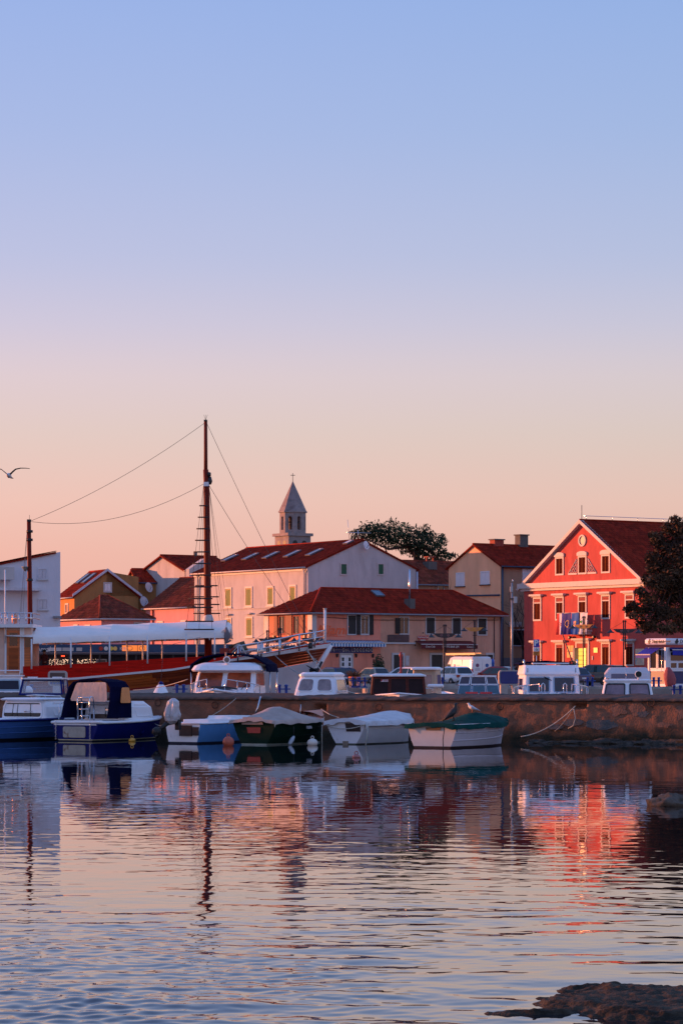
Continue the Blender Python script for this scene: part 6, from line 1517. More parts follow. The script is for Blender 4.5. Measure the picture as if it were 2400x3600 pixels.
for y in (-1.66, 1.66):
    for x in (.6, 2.6): MB().tube([(x, y, 1.3), (x, y, 2.62)], .03, 6).build('bimini_pole', STEEL, t)
bow_rail(t, h, .62, .93, .50)
for y in (-.55, .55):
    f = quadfn(lev_quad(lv, 'front', .05, .95, .28, .97))
    MB().tube([f(.5 + y * .6, .0, .05), f(.5 + y * .75, .28, .05)], .018, 5).build('wiper', BLACK, t)
MB().tube([(5.3, -.72, 1.90), (5.6, -.30, 1.98), (5.6, .30, 1.98), (5.3, .72, 1.90)], .035, 6).build('anchor_hose', BLACK, t)
levbox([(1.86, 4.5, 5.3, .42), (1.98, 4.55, 5.2, .38)], .1).build('deck_hatch', mat('hatch_smoke', (.04, .04, .05), .1), t)
for sd in (-1, 1):
    u = .80; p = h.pt(u, h.sheer(u) - .12, sd, .012); q_ = h.pt(u + .04, h.sheer(u + .04) - .12, sd); ang = math.atan2(q_.y - p.y, q_.x - p.x)
    text('lettering', 'BG 3829', .19, NAVYP, t, h.pt(.77, h.sheer(.77) - .10, sd, .02), rot=(PI / 2, 0, ang + (PI if sd > 0 else 0)), bold=.006)
# small white wheelhouse
D = 113.5; t = back('small white fibreglass wheelhouse boat with two front windows', 1168, D, H(-100))
h = Hull(4.6, 1.8, lambda t: 1.30 + .3 * t, pw=2.6, e0=.3); h.build(t, [(h.keel, h.sheer, 0)], [GELCOAT]); h.deck(t, GELCOAT, 0, .98)
lv = [(1.45, .8, 4.0, .88), (1.80, .9, 3.85, .82), (2.42, 1.05, 3.45, .68)]
levbox(lv, .22).build('wheelhouse', GELCOAT, t); levbox([(2.42, 1.0, 3.5, .71), (2.50, 1.0, 3.5, .71), (2.58, 1.15, 3.3, .60)], .2).build('cabin_roof', GELCOAT, t)
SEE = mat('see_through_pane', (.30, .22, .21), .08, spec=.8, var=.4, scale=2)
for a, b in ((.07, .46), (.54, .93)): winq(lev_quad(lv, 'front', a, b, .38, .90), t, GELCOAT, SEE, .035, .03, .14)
for fc in ('left', 'right'): winq(lev_quad(lv, fc, .1, .9, .38, .9), t, GELCOAT, mat('amber_pane', (.4, .15, .08), .15), .05, .03, .1)
# brown wooden cabin
D = 112.8; t = back('dark brown varnished cabin boat with three panels and red funnel', 1393, D, H(-90))
h = Hull(5.0, 2.3, lambda t: 1.45 + .32 * t, pw=2.6, e0=.3); h.build(t, [(h.keel, h.sheer, 0)], [WHITE]); h.deck(t, WHITE, 0, .98, 0, camber=.06); h.rail(t, WHITE, .04)
lv = [(1.66, .8, 3.9, 1.08), (2.42, .8, 3.8, 1.00)]
levbox(lv, .05).build('cabin', WOODB, t)
levbox([(2.42, .7, 3.95, 1.06), (2.47, .7, 3.95, 1.06), (2.53, .8, 3.8, .85)], .1).build('cabin_roof', WHITE, t)
for a, b in ((.03, .33), (.345, .655), (.67, .97)): winq(lev_quad(lv, 'front', a, b, .10, .92), t, WOODB, mat('brown_pane', (.022, .010, .012), .5, var=.3, spec=.15), .04, .03, .03)
f = quadfn(lev_quad(lv, 'front', 0, 1, 0, 1)); 
st = panel_on([f(.17, .72, .0), f(.31, .72, .0), f(.31, .83, .0), f(.17, .83, .0)], 0, .05, .01).build('sticker', FLW, t)
text('lettering', '♥ ADRIAS', .085, REDL, st, f(.24, .775, .055), rot=(PI / 2 - .1, 0, PI / 2), sx=.75)
fu = MB().lathe([(.045, 0), (.045, .68), (.075, .70), (.075, .78), (.05, .80), (.05, .86)], (2.8, .12, 2.5), 10).build('funnel', mat('red_funnel', (.32, .04, .03), .45), t)
# beige cabin
D = 122; t = back('beige wooden cabin boat with a big rear window', 1486, D, H(78))
h = Hull(4.6, 2.0, lambda t: 1.45 + .3 * t, e0=.3); h.build(t, [(h.keel, h.sheer, 0)], [WHITE]); h.deck(t, WHITE, 0, .98)
BGE = mat('beige_paint', (.50, .36, .25), .5, var=.06); lv = [(1.5, .2, 1.6, .54), (2.7, .35, 1.5, .50)]
levbox(lv, .06).build('cabin', BGE, t); levbox([(2.70, .15, 1.75, .58), (2.76, .15, 1.75, .58), (2.82, .3, 1.6, .45)], .1).build('cabin_roof', WHITE, t)
winq(lev_quad(lv, 'back', .15, .88, .42, .86), t, BGE, mat('pinkish_pane', (.38, .22, .18), .15), .06, .03, .04)
winq(lev_quad(lv, 'right', .1, .85, .3, .86), t, BGE, NAVYP, .05, .03, .04)
MB().tube([(.1, -.4, 1.5), (.05, -.4, 1.9), (.05, .4, 1.9), (.1, .4, 1.5)], .02, 6).build('stern_rail', STEEL, t)
# speedboat
D = 124; t = back('white speedboat with red stripe and framed windscreen', 1678, D, H(-92), 'speedboat')
h = Hull(5.2, 2.0, lambda t: 1.45 + .22 * t, pw=2.5, e0=.3); h.build(t, [(h.keel, h.sheer, 0)], [GELCOAT]); h.deck(t, GELCOAT, 0, .98, camber=.10)
lv = [(1.66, 2.5, 3.9, .90), (2.02, 2.4, 3.35, .82)]
levbox([(1.55, 2.2, 4.0, .92), (1.67, 2.4, 3.8, .88)], .2).build('coaming', GELCOAT, t)
for a, b in ((0, .31), (.34, .66), (.69, 1)): winq(lev_quad(lv, 'front', a, b, 0, 1), t, STEEL, mat('teal_pane', (.05, .10, .12), .05), .022, .02, .02, 'windscreen')
lv2 = [(2.06, 1.2, 2.4, .86), (2.40, 1.2, 2.1, .74)]
for a, b in ((0, .28), (.3, .7), (.72, 1)): winq(lev_quad(lv2, 'front', a, b, 0, 1), t, WHITE, mat('smoke_pane', (.07, .05, .06), .1), .03, .02, .03, 'canopy_window')
levbox([(2.40, 1.0, 2.15, .78), (2.46, 1.0, 2.15, .78)], .2).build('canopy_top', WHITE, t)
for sd in (-1, 1): MB().bx(3.9, 4.5, min(sd * .05, sd * .55), max(sd * .05, sd * .55), 1.66, 1.76).build('red_stripe', mat('stripe_red', (.55, .03, .04), .4), t)
tag(MB().lathe([(.03, -.34), (.09, -.30), (.09, .30), (.03, .34)], (ax(1530, 118), 118, azz(2412, 118)), 10, axis='x').build('fender', GELCOAT), 'white horizontal fender beside the beige cabin', 'fender')
# pilothouse
D = 115; t = back('white pilothouse boat with solar panel and bow rails', 1908, D, H(-90))
h = Hull(7.0, 3.1, lambda t: 1.25 + .50 * t, tm=.45, tr=.9, pw=3., rake=.2, e0=.3, e1=.7); h.build(t, [(h.keel, h.sheer, 0)], [GELCOAT]); h.deck(t, GELCOAT, 0, .99, 0, camber=.08); h.rail(t, GELCOAT, .05)
lv = [(1.50, 1.0, 4.9, 1.14), (1.72, 1.0, 4.75, 1.10), (2.48, 1.05, 4.55, 1.06)]
levbox(lv, .16).build('pilothouse', GELCOAT, t)
levbox([(2.48, 1.0, 4.62, 1.10), (2.52, 1.0, 4.64, 1.11), (2.60, 1.0, 4.60, 1.09), (2.84, 1.2, 4.35, 1.06), (2.86, 1.2, 4.35, 1.04)], .14).build('cabin_roof', GELCOAT, t)
PGL = mat('pilothouse_glass', (.035, .012, .012), .05, spec=.8)
for a, b in ((.08, .47), (.53, .92)): winq(lev_quad(lv, 'front', a, b, .28, .92), t, mat('blue_grey_seal', (.25, .36, .48), .5), PGL, .05, .03, .06)
for fc in ('left', 'right'): winq(lev_quad(lv, fc, .15, .9, .35, .9), t, GELCOAT, PGL, .05, .03, .06)
MB().bx(3.4, 4.1, -.70, .72, 2.90, 2.95).build('solar_panel', mat('panel_edge', (.6, .62, .65), .4), t)
bim = []
for x, k in ((-.6, .95), (.8, 1.), (2.6, 1.), (3.3, .97)):
    bim.append([(x, .15 + y * k, z) for y, z in ((-1.40, 2.50), (-1.30, 2.80), (-.9, 2.98), (0, 3.04), (.9, 2.98), (1.1, 2.90), (1.05, 2.86), (.85, 2.92), (0, 2.98), (-.85, 2.92), (-1.22, 2.76), (-1.32, 2.5))])
MB().loft([[(x, -y, z) for x, y, z in reversed(r)] for r in bim], 0, (True, True), False).build('black_canopy', NAVY, t)
for y in (-1.05, 1.02): MB().tube([(4.2, y, 2.86), (4.2, y, 3.02), (4.1, y, 3.05)], .04, 6).build('canopy_hinge', STEEL, t)
MB().tube([(3.9, .92, 2.9), (3.9, .85, 3.02), (3.7, .45, 4.2)], [.04, .03, .02], 6).build('antenna', DARKM, t)
for y in (-.93, .93): MB().tube([(4.6, y, 2.56), (4.64, y, 2.74)], .014, 5).build('roof_clip', DARKM, t)
f = quadfn(lev_quad(lv, 'front', .0, 1, .28, .92)); MB().tube([f(.36, .98, .06), f(.5, .75, .06)], .016, 5).build('wiper', BLACK, t)
bow_rail(t, h, .50, .90, .42)
for y in (-.42, .42): MB().tube([(5.9, y - .06, 1.62), (5.85, y - .06, 2.10), (5.85, y, 2.16), (5.85, y + .06, 2.10), (5.9, y + .06, 1.62)], .022, 6).build('bow_post', STEEL, t)
MB().lathe([(.02, 0), (.03, .008)], f(.28, .42, .03), 8, axis='x').build('cabin_light', mat('red_glow', (.8, .1, .05), .5, emit=(1., .15, .04), estr=1.5), t)
# white cabin with black window seals
D = 110.5; t = back('white cabin boat with black-sealed windows and canvas dodger', 2205, D, H(-96))
h = Hull(5.6, 2.5, lambda t: 1.22 + .42 * t, tm=.45, tr=.9, pw=3., e0=.3); h.build(t, [(h.keel, h.sheer, 0)], [GELCOAT]); h.deck(t, GELCOAT, 0, .98, 0, camber=.05)
lv = [(1.50, .8, 4.4, 1.00), (1.60, .8, 4.35, .98), (2.22, .9, 4.0, .86)]
levbox(lv, .12).build('cabin', GELCOAT, t); levbox([(2.22, .8, 4.05, .90), (2.28, .8, 4.05, .90), (2.32, .95, 3.9, .8)], .12).build('cabin_roof', GELCOAT, t)
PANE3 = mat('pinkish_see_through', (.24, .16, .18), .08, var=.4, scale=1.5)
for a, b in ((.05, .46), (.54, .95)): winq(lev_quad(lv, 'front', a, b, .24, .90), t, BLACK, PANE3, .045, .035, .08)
CANV = mat('pink_canvas', (.60, .52, .52), .8, var=.1, bump=.4, bscale=6)
dl = [(2.25, .3, 3.6, .87), (2.55, .3, 3.35, .86), (2.74, .5, 3.0, .72), (2.76, .7, 2.8, .68)]
levbox(dl, .12).build('canvas_dodger', CANV, t)
panel_on(lev_quad(dl, 'front', .15, .72, .18, .50), 0, .02, .01, .02).build('dodger_window', mat('dodger_plastic', (.16, .12, .14), .2), t)
MB().lathe([(.02, -.06), (.12, -.04), (.14, .06), (.13, .08)], (3.95, .42, 2.50), 14, axis='x').build('searchlight', GELCOAT, t); MB().lathe([(.115, .07), (.11, .10)], (3.95, .42, 2.50), 14, axis='x').build('searchlight_lens', BLACK, t)
MB().tube([(3.95, .42, 2.3), (3.95, .42, 2.42)], .04, 6).build('searchlight_post', GELCOAT, t); MB().tube([(3.9, -.05, 2.32), (3.85, -.05, 2.70)], .014, 5).build('antenna', STEEL, t)
for y in (-.5, .3): MB().tube([(4.5, y - .2, 1.6), (4.8, y, 1.72), (4.9, y + .25, 1.6)], .016, 5).build('deck_rail', STEEL, t)
for y in (-.78, -.7): MB().lathe([(.03, 0), (.05, .05), (.02, .1)], (3.95, y, 2.32), 8).build('cleat', STEEL, t)
# left ones
D = 122; t = back('white cabin boat cut off by the left edge', 20, D, H(-85))
h = Hull(5, 2.2, lambda t: 1.5 + .2 * t, e0=.3); h.build(t, [(h.keel, h.sheer, 0)], [GELCOAT]); h.deck(t, GELCOAT, 0, .98)
lv = [(1.55, .8, 4., .85), (2.42, .9, 3.8, .78)]; levbox(lv, .1).build('cabin', GELCOAT, t); levbox([(2.42, .8, 3.9, .84), (2.48, .8, 3.9, .84)], .1).build('cabin_roof', GELCOAT, t)
winq(lev_quad(lv, 'front', .05, .95, .30, .85), t, mat('pale_blue_seal', (.3, .42, .5), .5), NAVB, .06, .03, .05); winq(lev_quad(lv, 'left', .2, .8, .3, .85), t, GELCOAT, mat('amber_pane'), .05, .03, .05)
MB().tube([(3.6, -.7, 2.45), (3.6, -.7, 2.66), (3.6, .7, 2.66), (3.6, .7, 2.45)], .025, 6).build('roof_rail', STEEL, t)
MB().slab([(3.0, .9, 1.5), (3.9, .86, 1.5), (3.4, .82, 2.4), (3.0, .82, 2.4)], .03).build('blue_curtain', NAVYP, t)
D = 118; t = back('motor boat with navy-framed windscreen and white roof strip', 192, D, H(-92))
h = Hull(5, 2.1, lambda t: 1.42 + .25 * t, e0=.3); h.build(t, [(h.keel, h.sheer, 0)], [WHITE]); h.deck(t, WHITE, 0, .98); h.rail(t, WHITE, .04)
lv = [(1.66, 2.2, 3.9, .90), (2.30, 2.0, 3.6, .80)]
for a, b in ((.01, .99),): 
    P_ = lev_quad(lv, 'front', a, b, 0, 1); o = ring_on(P_, .07, .04, .06).build('windscreen_frame', NAVYP, t); panel_on(P_, .06, .0, .01).build('pane', CLEAR, o)
for fc in ('left', 'right'):
    P_ = lev_quad(lv, fc, .1, .9, 0, 1); o = ring_on(P_, .06, .03, .03).build('side_frame', NAVYP, t); panel_on(P_, .05, .0, .01).build('pane', CLEAR, o)
levbox([(2.30, 1.8, 3.75, .86), (2.36, 1.8, 3.75, .86)], .15).build('roof', WHITE, t)
for y in (-.5, .5): MB().bx(2.2, 3.4, y - .12, y + .12, 2.362, 2.40).build('roof_hatch', WHITE, t)
# orange electric board seen through its windows (stands on the pier)
D = 133.5; sb = thing('service_pedestal', 'rounded beige service pedestal with blue sockets on the pier', 'pedestal', (ax(203, D), D, 1.42))
q = [(-.45, 0, 1.28), (.45, 0, 1.28), (.45, 0, 2.02), (-.45, 0, 2.02)]
q = [(-.45, 0, azz(2411, D) - 1.42), (.45, 0, azz(2411, D) - 1.42), (.45, 0, azz(2358, D) - 1.42), (-.45, 0, azz(2358, D) - 1.42)]
fq = quadfn(q); o = rrect(fq, 0, .16); MB().loft([[fq(*u, d) for u in o] for d in (-.25, 0)], 0, (True, True), False).build('cabinet', mat('beige_frame'), sb)
panel_on(q, .1, .015, .01, .03).build('recess', mat('pedestal_dark', (.10, .06, .05), .6), sb)
for i in range(5): MB().lathe([(.05, 0), (.05, .04)], (-.28 + i * .14, -.05, q[0][2] + .12), 10, axis='y').build('socket', BLUE, sb)
MB().bx(-.22, .22, -.05, .22, 0, q[0][2]).build('foot', TRIM, sb)
# big cone fender on the pier side
D = 136; t = thing('cone_fender', 'big white cone fender hanging in front of the ship', 'fender', (ax(566, D), D, 0))
zt = azz(2404, D); zb = azz(2446, D) - .15
MB().lathe([(.30, zb), (.42, zb + .12), (.40, zb + .22), (.20, zt - .10), (.10, zt - .02)], n=18).build('body', GELCOAT, t); MB().lathe([(.12, zt - .05), (.13, zt + .04), (.03, zt + .12)], n=10).build('cap', NAVYP, t)
MB().tube([(0, 0, zt + .1), (0, 2, zt + 1.8), (0, 38, azz(2240, 174))], .012, 4).build('line', ROPED, t)
t = thing('round_fender', 'white round fender at the left end of the pier', 'fender', (ax(100, 130), 130, 0)); zt = azz(2411, 130)
MB().lathe([(.22 * math.sin(PI * k / 10) + .002, zt - .24 * (1 - math.cos(PI * k / 10)) - 0) for k in range(11)][::-1], n=14).build('body', GELCOAT, t)
# ================================================================== THE EXCURSION SHIP
D0 = 178.5; sh = thing('excursion_ship', 'long varnished wooden excursion ship with white awning and tall mast', 'ship', (0, D0, 0))
X = lambda px: ax(px, D0); Z = lambda py: azz(py, D0)
xs0 = X(-70); LB_ = X(1151) - xs0 - 3.0
tx = lambda px: (X(px) - xs0) / (LB_ + 3.0)
sheer_pts = [(-70, 2400), (105, 2396), (330, 2385), (700, 2354), (905, 2318), (1000, 2300), (1151, 2264)]
sf = lambda t: float(np.interp(t, [tx(p) for p, _ in sheer_pts], [Z(y) for _, y in sheer_pts]))
wl = [(-70, 2450), (400, 2440), (500, 2432), (860, 2398), (1000, 2362), (1151, 2322)]
wf = lambda t: min(sf(t) - .15, float(np.interp(t, [tx(p) for p, _ in wl], [Z(y) for _, y in wl])))
HS = Hull(LB_, 5.4, sf, lambda t: -.8 + .9 * t ** 8, tm=.5, tr=.78, pw=2.6, rake=.70, e0=.22, e1=.95)
def shp(t, z, sd=-1, out=0.): p = HS.pt(t, z, sd, out); return Vector((p.x + xs0, p.y + 2.7, p.z))
HWHITE = mat('ship_white', (.60, .58, .62), .5, var=.08, scale=1.2); REDLN = mat('red_line', (.30, .02, .015), .5)
def band(name, lo, hi, m, t0=0., t1=1., n=36, rows=2, out=0., sides=(-1, 1), th=.03):
    for sd in sides:
        ts = [t0 + (t1 - t0) * i / n for i in range(n + 1)]
        g = [[shp(t, lo(t) + (hi(t) - lo(t)) * j / rows, sd, out) for t in ts] for j in range(rows + 1)]
        if sd == 1: g = [list(reversed(r)) for r in g]
        mb = MB(); mb.grid(g)
        if th:                                                    # upper edge turned inwards so every plank has its own edge
            top = [p + Vector((0, -sd * th, 0)) for p in g[-1]]; mb.grid([g[-1], top], 0, False)
        mb.build(name, m, sh)
band('bottom_plating', HS.keel, lambda t: wf(t), HWHITE, rows=6)
K = 5
band('waterline_stripe', lambda t: wf(t) + .004, lambda t: wf(t) + .14 * (1 - t ** 3), REDLN, .0, .93)
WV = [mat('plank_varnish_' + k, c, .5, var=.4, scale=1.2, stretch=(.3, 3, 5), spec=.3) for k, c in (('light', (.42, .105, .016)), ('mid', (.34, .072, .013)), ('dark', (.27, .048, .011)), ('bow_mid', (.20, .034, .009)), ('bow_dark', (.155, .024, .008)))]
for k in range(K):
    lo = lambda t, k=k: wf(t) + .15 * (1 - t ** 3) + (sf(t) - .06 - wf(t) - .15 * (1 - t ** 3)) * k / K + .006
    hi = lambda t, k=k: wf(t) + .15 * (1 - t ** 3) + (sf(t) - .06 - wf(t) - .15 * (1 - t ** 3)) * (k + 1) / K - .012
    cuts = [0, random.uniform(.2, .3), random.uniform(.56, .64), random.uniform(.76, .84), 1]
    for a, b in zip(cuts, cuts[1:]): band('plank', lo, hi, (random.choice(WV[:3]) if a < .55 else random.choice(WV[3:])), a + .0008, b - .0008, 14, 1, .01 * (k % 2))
band('rubbing_strake', lambda t: sf(t) - .06 - .16 * max(0, (t - .75) / .25), lambda t: sf(t) + .07, WHITE, 0, 1, 40, 1, .05, th=.08)
bulk = [(105, 2347), (330, 2338), (690, 2317), (800, 2312), (905, 2314)]
bf = lambda t: max(sf(t) + .07, float(np.interp(t, [tx(p) for p, _ in bulk], [Z(y) for _, y in bulk])))
for k in range(4):
    lo = lambda t, k=k: sf(t) + .075 + (bf(t) - sf(t) - .075) * k / 4; hi = lambda t, k=k: sf(t) + .072 + (bf(t) - sf(t) - .075) * (k + 1) / 4
    band('bulwark_plank', lo, hi, WOODR, tx(104), tx(900), 26, 1, .004 * (k % 2))
band('cap_rail', lambda t: bf(t), lambda t: bf(t) + .07, WOODR, tx(104), tx(1150), 30, 1, .02, th=.22)
g = [[Vector((HS.pt(t, sf(t)).x + xs0, 2.7 + s_ * HS.hb(t) * .98, sf(t) - .05)) for s_ in (-1, -.5, 0, .5, 1)] for t in [i / 30 for i in range(31)]]
mb = MB(); mb.grid(g, 0, False); mb.build('deck', mat('teak_deck', (.26, .15, .09), .7, var=.2, scale=3), sh)
st_ = [(X(1168), 2270), (X(1126), 2332)]
MB().tube([(X(1163), 2.7, Z(2266)), (X(1125), 2.7, Z(2332)), (X(1085), 2.7, Z(2395)), (X(1050), 2.7, Z(2445))], [.14, .16, .16, .15], 6).build('stem_post', WHITE, sh)
text('lettering', 'Toni S', .62, mat('faded_letters', (.08, .02, .012), .5), sh, tuple(shp(tx(985), Z(2340), -1, .06)), rot=(PI / 2, -.16, .16), shear=.3)
# awning
AW = mat('white_awning', (.90, .82, .75), .75, var=.05, scale=1, bump=.2, bscale=2); 
def awz(px, l, r): return l + (r - l) * (px - 115) / (800 - 115)
AWN = []
NA = 4
e_l = [(.45, 1), ]
for i, (a, b) in enumerate(((117, 250), (250, 386), (386, 519), (519, 655), (655, 792))):
    g = []
    for j in range(9):
        u = j / 8; px = a + (b - a) * u; sagz = -.05 * math.sin(PI * u)
        ze = Z(awz(px, 2242, 2220)); zr = Z(awz(px, 2208, 2183)) + .12
        row = [(X(px), -.02, Z(awz(px, 2264, 2243)) + .04 * math.sin(PI * u) + .02 * noise.noise((px * .05, 1, 1))), (X(px), .0, ze + sagz)]
        for k in range(1, 11):
            v = k / 10; row.append((X(px), .0 + 5.4 * v, ze + (zr - ze) * math.sin(PI * v) + sagz * (1 - abs(2 * v - 1)) * .5 + sagz * .5))
        row.append((X(px), 5.42, Z(awz(px, 2264, 2243))))
        g.append(row)
    mb = MB(); mb.grid([list(r) for r in zip(*g)], 0, True); mb.build('awning_panel', AW, sh)
mb = MB(); g = []
for a, zz in ((X(20), Z(2236)), (X(117), Z(2240))):
    g.append([(a, 0 + 5.2 * v, zz + (.55 if a > X(60) else .25) * math.sin(PI * v)) for v in [k / 8 for k in range(9)]])
mb.grid(g); mb.build('awning_flap', AW, sh)
rl = MB().tube([(X(792), .0, Z(2228)), (X(794), 2.7, Z(2200)), (X(792), 5.4, Z(2228))], .28, 10).build('rolled_awning', AW, sh)
bd = MB()
for i in range(5): pass
MB().tube([(X(795), -.1, Z(2205)), (X(800), -.12, Z(2235)), (X(796), -.1, Z(2262)), (X(812), -.1, Z(2250))], [.05, .22, .14, .08], 8).build('furled_bundle', mat('grey_bundle', (.18, .15, .16), .9), sh)
for px in (112, 250, 386, 519, 655, 755): MB().tube([(X(px), .02, bf(tx(px)) - .1), (X(px), .02, Z(awz(px, 2246, 2224)))], .055, 7).build('awning_pole', WHITE, sh)
for px in (166, 295, 425, 482, 552, 678, 712, 780): MB().tube([(X(px), 5.3, 2.4), (X(px), 5.3, Z(awz(px, 2246, 2224)))], .05, 6).build('awning_pole', WHITE, sh)
MB().tube([(X(115), 2.7, Z(2222)), (X(790), 2.7, Z(2196))], .07, 6).build('ridge_pole', WHITE, sh)
for i in range(12): px = 165 + i * 52; MB().bx(X(px) - .03, X(px) + .03, -.06, -.03, Z(awz(px, 2270, 2248)), Z(awz(px, 2263, 2241))).build('awning_strap', TRIM, sh)
# masts, ladders of the shrouds, stays
mz = Z(1468); mx0 = X(716); ym = 2.7
MB().tube([(X(727), ym, 1.5), (X(724), ym, Z(2180)), (X(719), ym, Z(1690)), (X(716.5), ym, Z(1640))], [.24, .24, .19, .17], 12).build('mast', MASTW, sh)
MB().tube([(X(716.5), ym - .05, Z(1700)), (X(716), ym, mz)], [.13, .11], 10).build('topmast', MASTW, sh)
MB().bx(X(710), X(728), ym - .3, ym + .3, Z(1700), Z(1685)).build('mast_band', WHITE, sh); MB().lathe([(.05, 0), (.13, .05), (.13, .25), (.05, .3)], (X(728), ym - .1, Z(1666)), 8).build('mast_light', DARKM, sh); MB().lathe([(.12, -.2), (.2, 0), (.12, .3)], (X(729), ym, Z(1682)), 8).build('block', DARKM, sh)
MB().bx(X(710), X(722), ym - .16, ym + .16, mz, mz + .1).build('mast_cap', DARKM, sh)
for dx in (-.12, 0, .12): MB().tube([(X(716), ym, mz + .1), (X(716) + dx, ym, mz + .42)], .012, 4).build('wind_vane', DARKM, sh)
MB().lathe([(.34, 0), (.36, .2), (.26, .45), (.24, .5)], (X(725), ym, Z(2186)), 10).build('mast_collar', TRIM, sh)
def shroud(yb, pl, pr, zb, ztop, rungs, off=0):
    lines = []
    for px in (pl, (pl + pr) / 2, pr):
        a = Vector((X(px), yb, zb)); b = Vector((X(712 + (px - 700) * .06), ym, ztop)); MB().tube([a, b], .016, 4).build('shroud', ROPED, sh); lines.append((a, b))
    for k in rungs:
        a = lines[0][0].lerp(lines[0][1], k); b = lines[2][0].lerp(lines[2][1], k); d = (b - a).normalized() * .12
        MB().tube([a - d, b + d], .045, 5).build('rung', mat('rung_wood', (.035, .018, .015), .7), sh)
sk = [0.0, .085, .15, .21, .29, .37, .45, .53, .61, .69, .77, .85]
shroud(-.08, 655, 746, Z(2213), Z(1692), sk[:1] + [.055] + sk[2:])
shroud(5.5, 668, 760, Z(2190), Z(1692), [.02, .08, .145, .20, .28])
STAY = mat('stay_wire', (.06, .05, .05), .6)
def stay(a, b, s=0., r=.018, n=14): MB().tube(sag(a, b, s, n), r, 4).build('stay', STAY, sh)
ax_ = X(87)
stay((X(716), ym, Z(1471)), (X(96), ym, Z(1822)), .45); stay((X(711), ym, Z(1690)), (X(96), ym, Z(1826)), .95)
stay((X(719), ym, Z(1472)), (X(1090), ym, Z(2235)), .2); stay((X(728), ym, Z(1696)), (X(1085), ym, Z(2240)), .25)
for px in (722, 770, 780, 800): stay((X(728), ym + .2, Z(1705)), (X(px + 8), 4.6, Z(2250)), 0, .012, 2)
MB().tube([(X(91), ym, Z(2195)), (X(86), ym, Z(1822))], [.16, .13], 10).build('aft_mast', MASTW, sh)
MB().bx(X(80), X(94), ym - .15, ym + .15, Z(1826), Z(1818)).build('mast_cap', DARKM, sh); MB().tube([(X(88), ym, Z(1818)), (X(88), ym, Z(1802))], .015, 4).build('aerial', DARKM, sh)
for py in (1865, 1895, 2038): MB().lathe([(.20, 0), (.21, .08), (.20, .16)], (X(88.5), ym, Z(py)), 8).build('mast_band', DARKM, sh)
MB().tube([(X(80), ym, Z(1918)), (X(94), ym, Z(1925))], .035, 5).build('crosstree', DARKM, sh)
MB().lathe([(.05, 0), (.22, .25), (.24, .3)], (X(73), ym, Z(2003)), 10).build('loudspeaker', mat('grey_green', (.16, .20, .18), .6), sh)
for a, b in ((80, 66), (80, 74), (80, 62)): stay((X(a), ym, Z(1850)), (X(b), 1.2, Z(2175)), 0, .010, 2)
# wheelhouse at the stern
WHL = mat('wheelhouse_cream', (.78, .50, .38), .5, var=.08)
wx0, wx1 = X(-60), X(112)
MB().bx(wx0, wx1 - .05, .5, 4.9, 2.0, Z(2196)).build('wheelhouse', WHL, sh)
for a, b in ((-50, -8),): MB().bx(X(a), X(b), .43, .497, Z(2350), Z(2235)).build('side_panel', WHL, sh)
dr_ = MB().bx(X(22), X(69), .42, .497, Z(2362), Z(2215)).build('wheelhouse_door', WOODO, sh); MB().bx(X(32), X(60), .40, .418, Z(2270), Z(2225)).build('door_window', GLASS, dr_); MB().bx(X(29), X(63), .405, .418, Z(2355), Z(2278)).build('door_panel', WV[1], dr_)
d2 = MB().bx(X(82), X(111), .42, .497, Z(2362), Z(2235)).build('side_door', WOODO, sh); MB().bx(X(86), X(108), .40, .418, Z(2275), Z(2240)).build('door_window', GLASS, d2)
for px in (18, 72, 80): MB().bx(X(px) - .06, X(px) + .06, .38, .498, Z(2368), Z(2205)).build('pilaster', WHITE, sh)
MB().bx(wx0, X(117), -.1, 5.4, Z(2206), Z(2194)).build('wheelhouse_roof', WHITE, sh)
for zz in (2155, 2172): MB().tube([(wx0, .1, Z(zz)), (X(108), .1, Z(zz)), (X(110), .6, Z(zz)), (X(110), 5.2, Z(zz))], .035, 6).build('roof_rail', STEEL, sh)
for px in (6, 26, 48, 68, 92, 109): MB().tube([(X(px), .1, Z(2195)), (X(px), .1, Z(2154))], .04, 6).build('roof_stanchion', STEEL, sh)
MB().tube([(X(17), .3, Z(2260)), (X(17), .3, Z(2002))], .045, 6).build('flag_staff', WHITE, sh)
MB().lathe([(.10, 0), (.18, .05), (.18, .55), (.08, .62)], (X(49), .5, Z(2192)), 10).build('searchlight', mat('copper_lamp', (.55, .25, .15), .3, .6), sh)
for k in range(6): MB().bx(wx0, X(104), .2, .30, 1.0 + k * .24, 1.22 + k * .24).build('stern_plank', WV[k % 3] if k else HWHITE, sh)
# bow rails
for sd in (-1, 1):
    for o_, dz in ((0, 1.0), (1, .62), (2, .3)):
        pts = []
        for px in (835, 905, 980, 1050, 1110, 1142):
            t_ = tx(px); p = shp(t_, sf(t_), sd); pts.append((X(px), 2.7 + (p.y - 2.7) * .93, p.z + dz * (1.05 if px < 1100 else .95)))
        if o_ == 0: pts = [(pts[0][0] - .6, pts[0][1], pts[0][2] - .75)] + pts
        MB().tube(pts, .045 if o_ == 0 else .03, 7).build('bow_rail', STEEL, sh)
    for px in (835, 905, 917, 980, 1050, 1105):
        t_ = tx(px); p = shp(t_, sf(t_), sd); MB().tube([(X(px), 2.7 + (p.y - 2.7) * .93, p.z), (X(px), 2.7 + (p.y - 2.7) * .93, p.z + 1.03)], .05, 7).build('stanchion', STEEL, sh)
MB().tube([(X(1141), 2.7, Z(2268)), (X(1141), 2.7, Z(2138))], .085, 8).build('jackstaff', WHITE, sh); MB().lathe([(.12, 0), (.12, .06)], (X(1141), 2.7, Z(2138)), 8).build('jackstaff_cap', TRIM, sh)
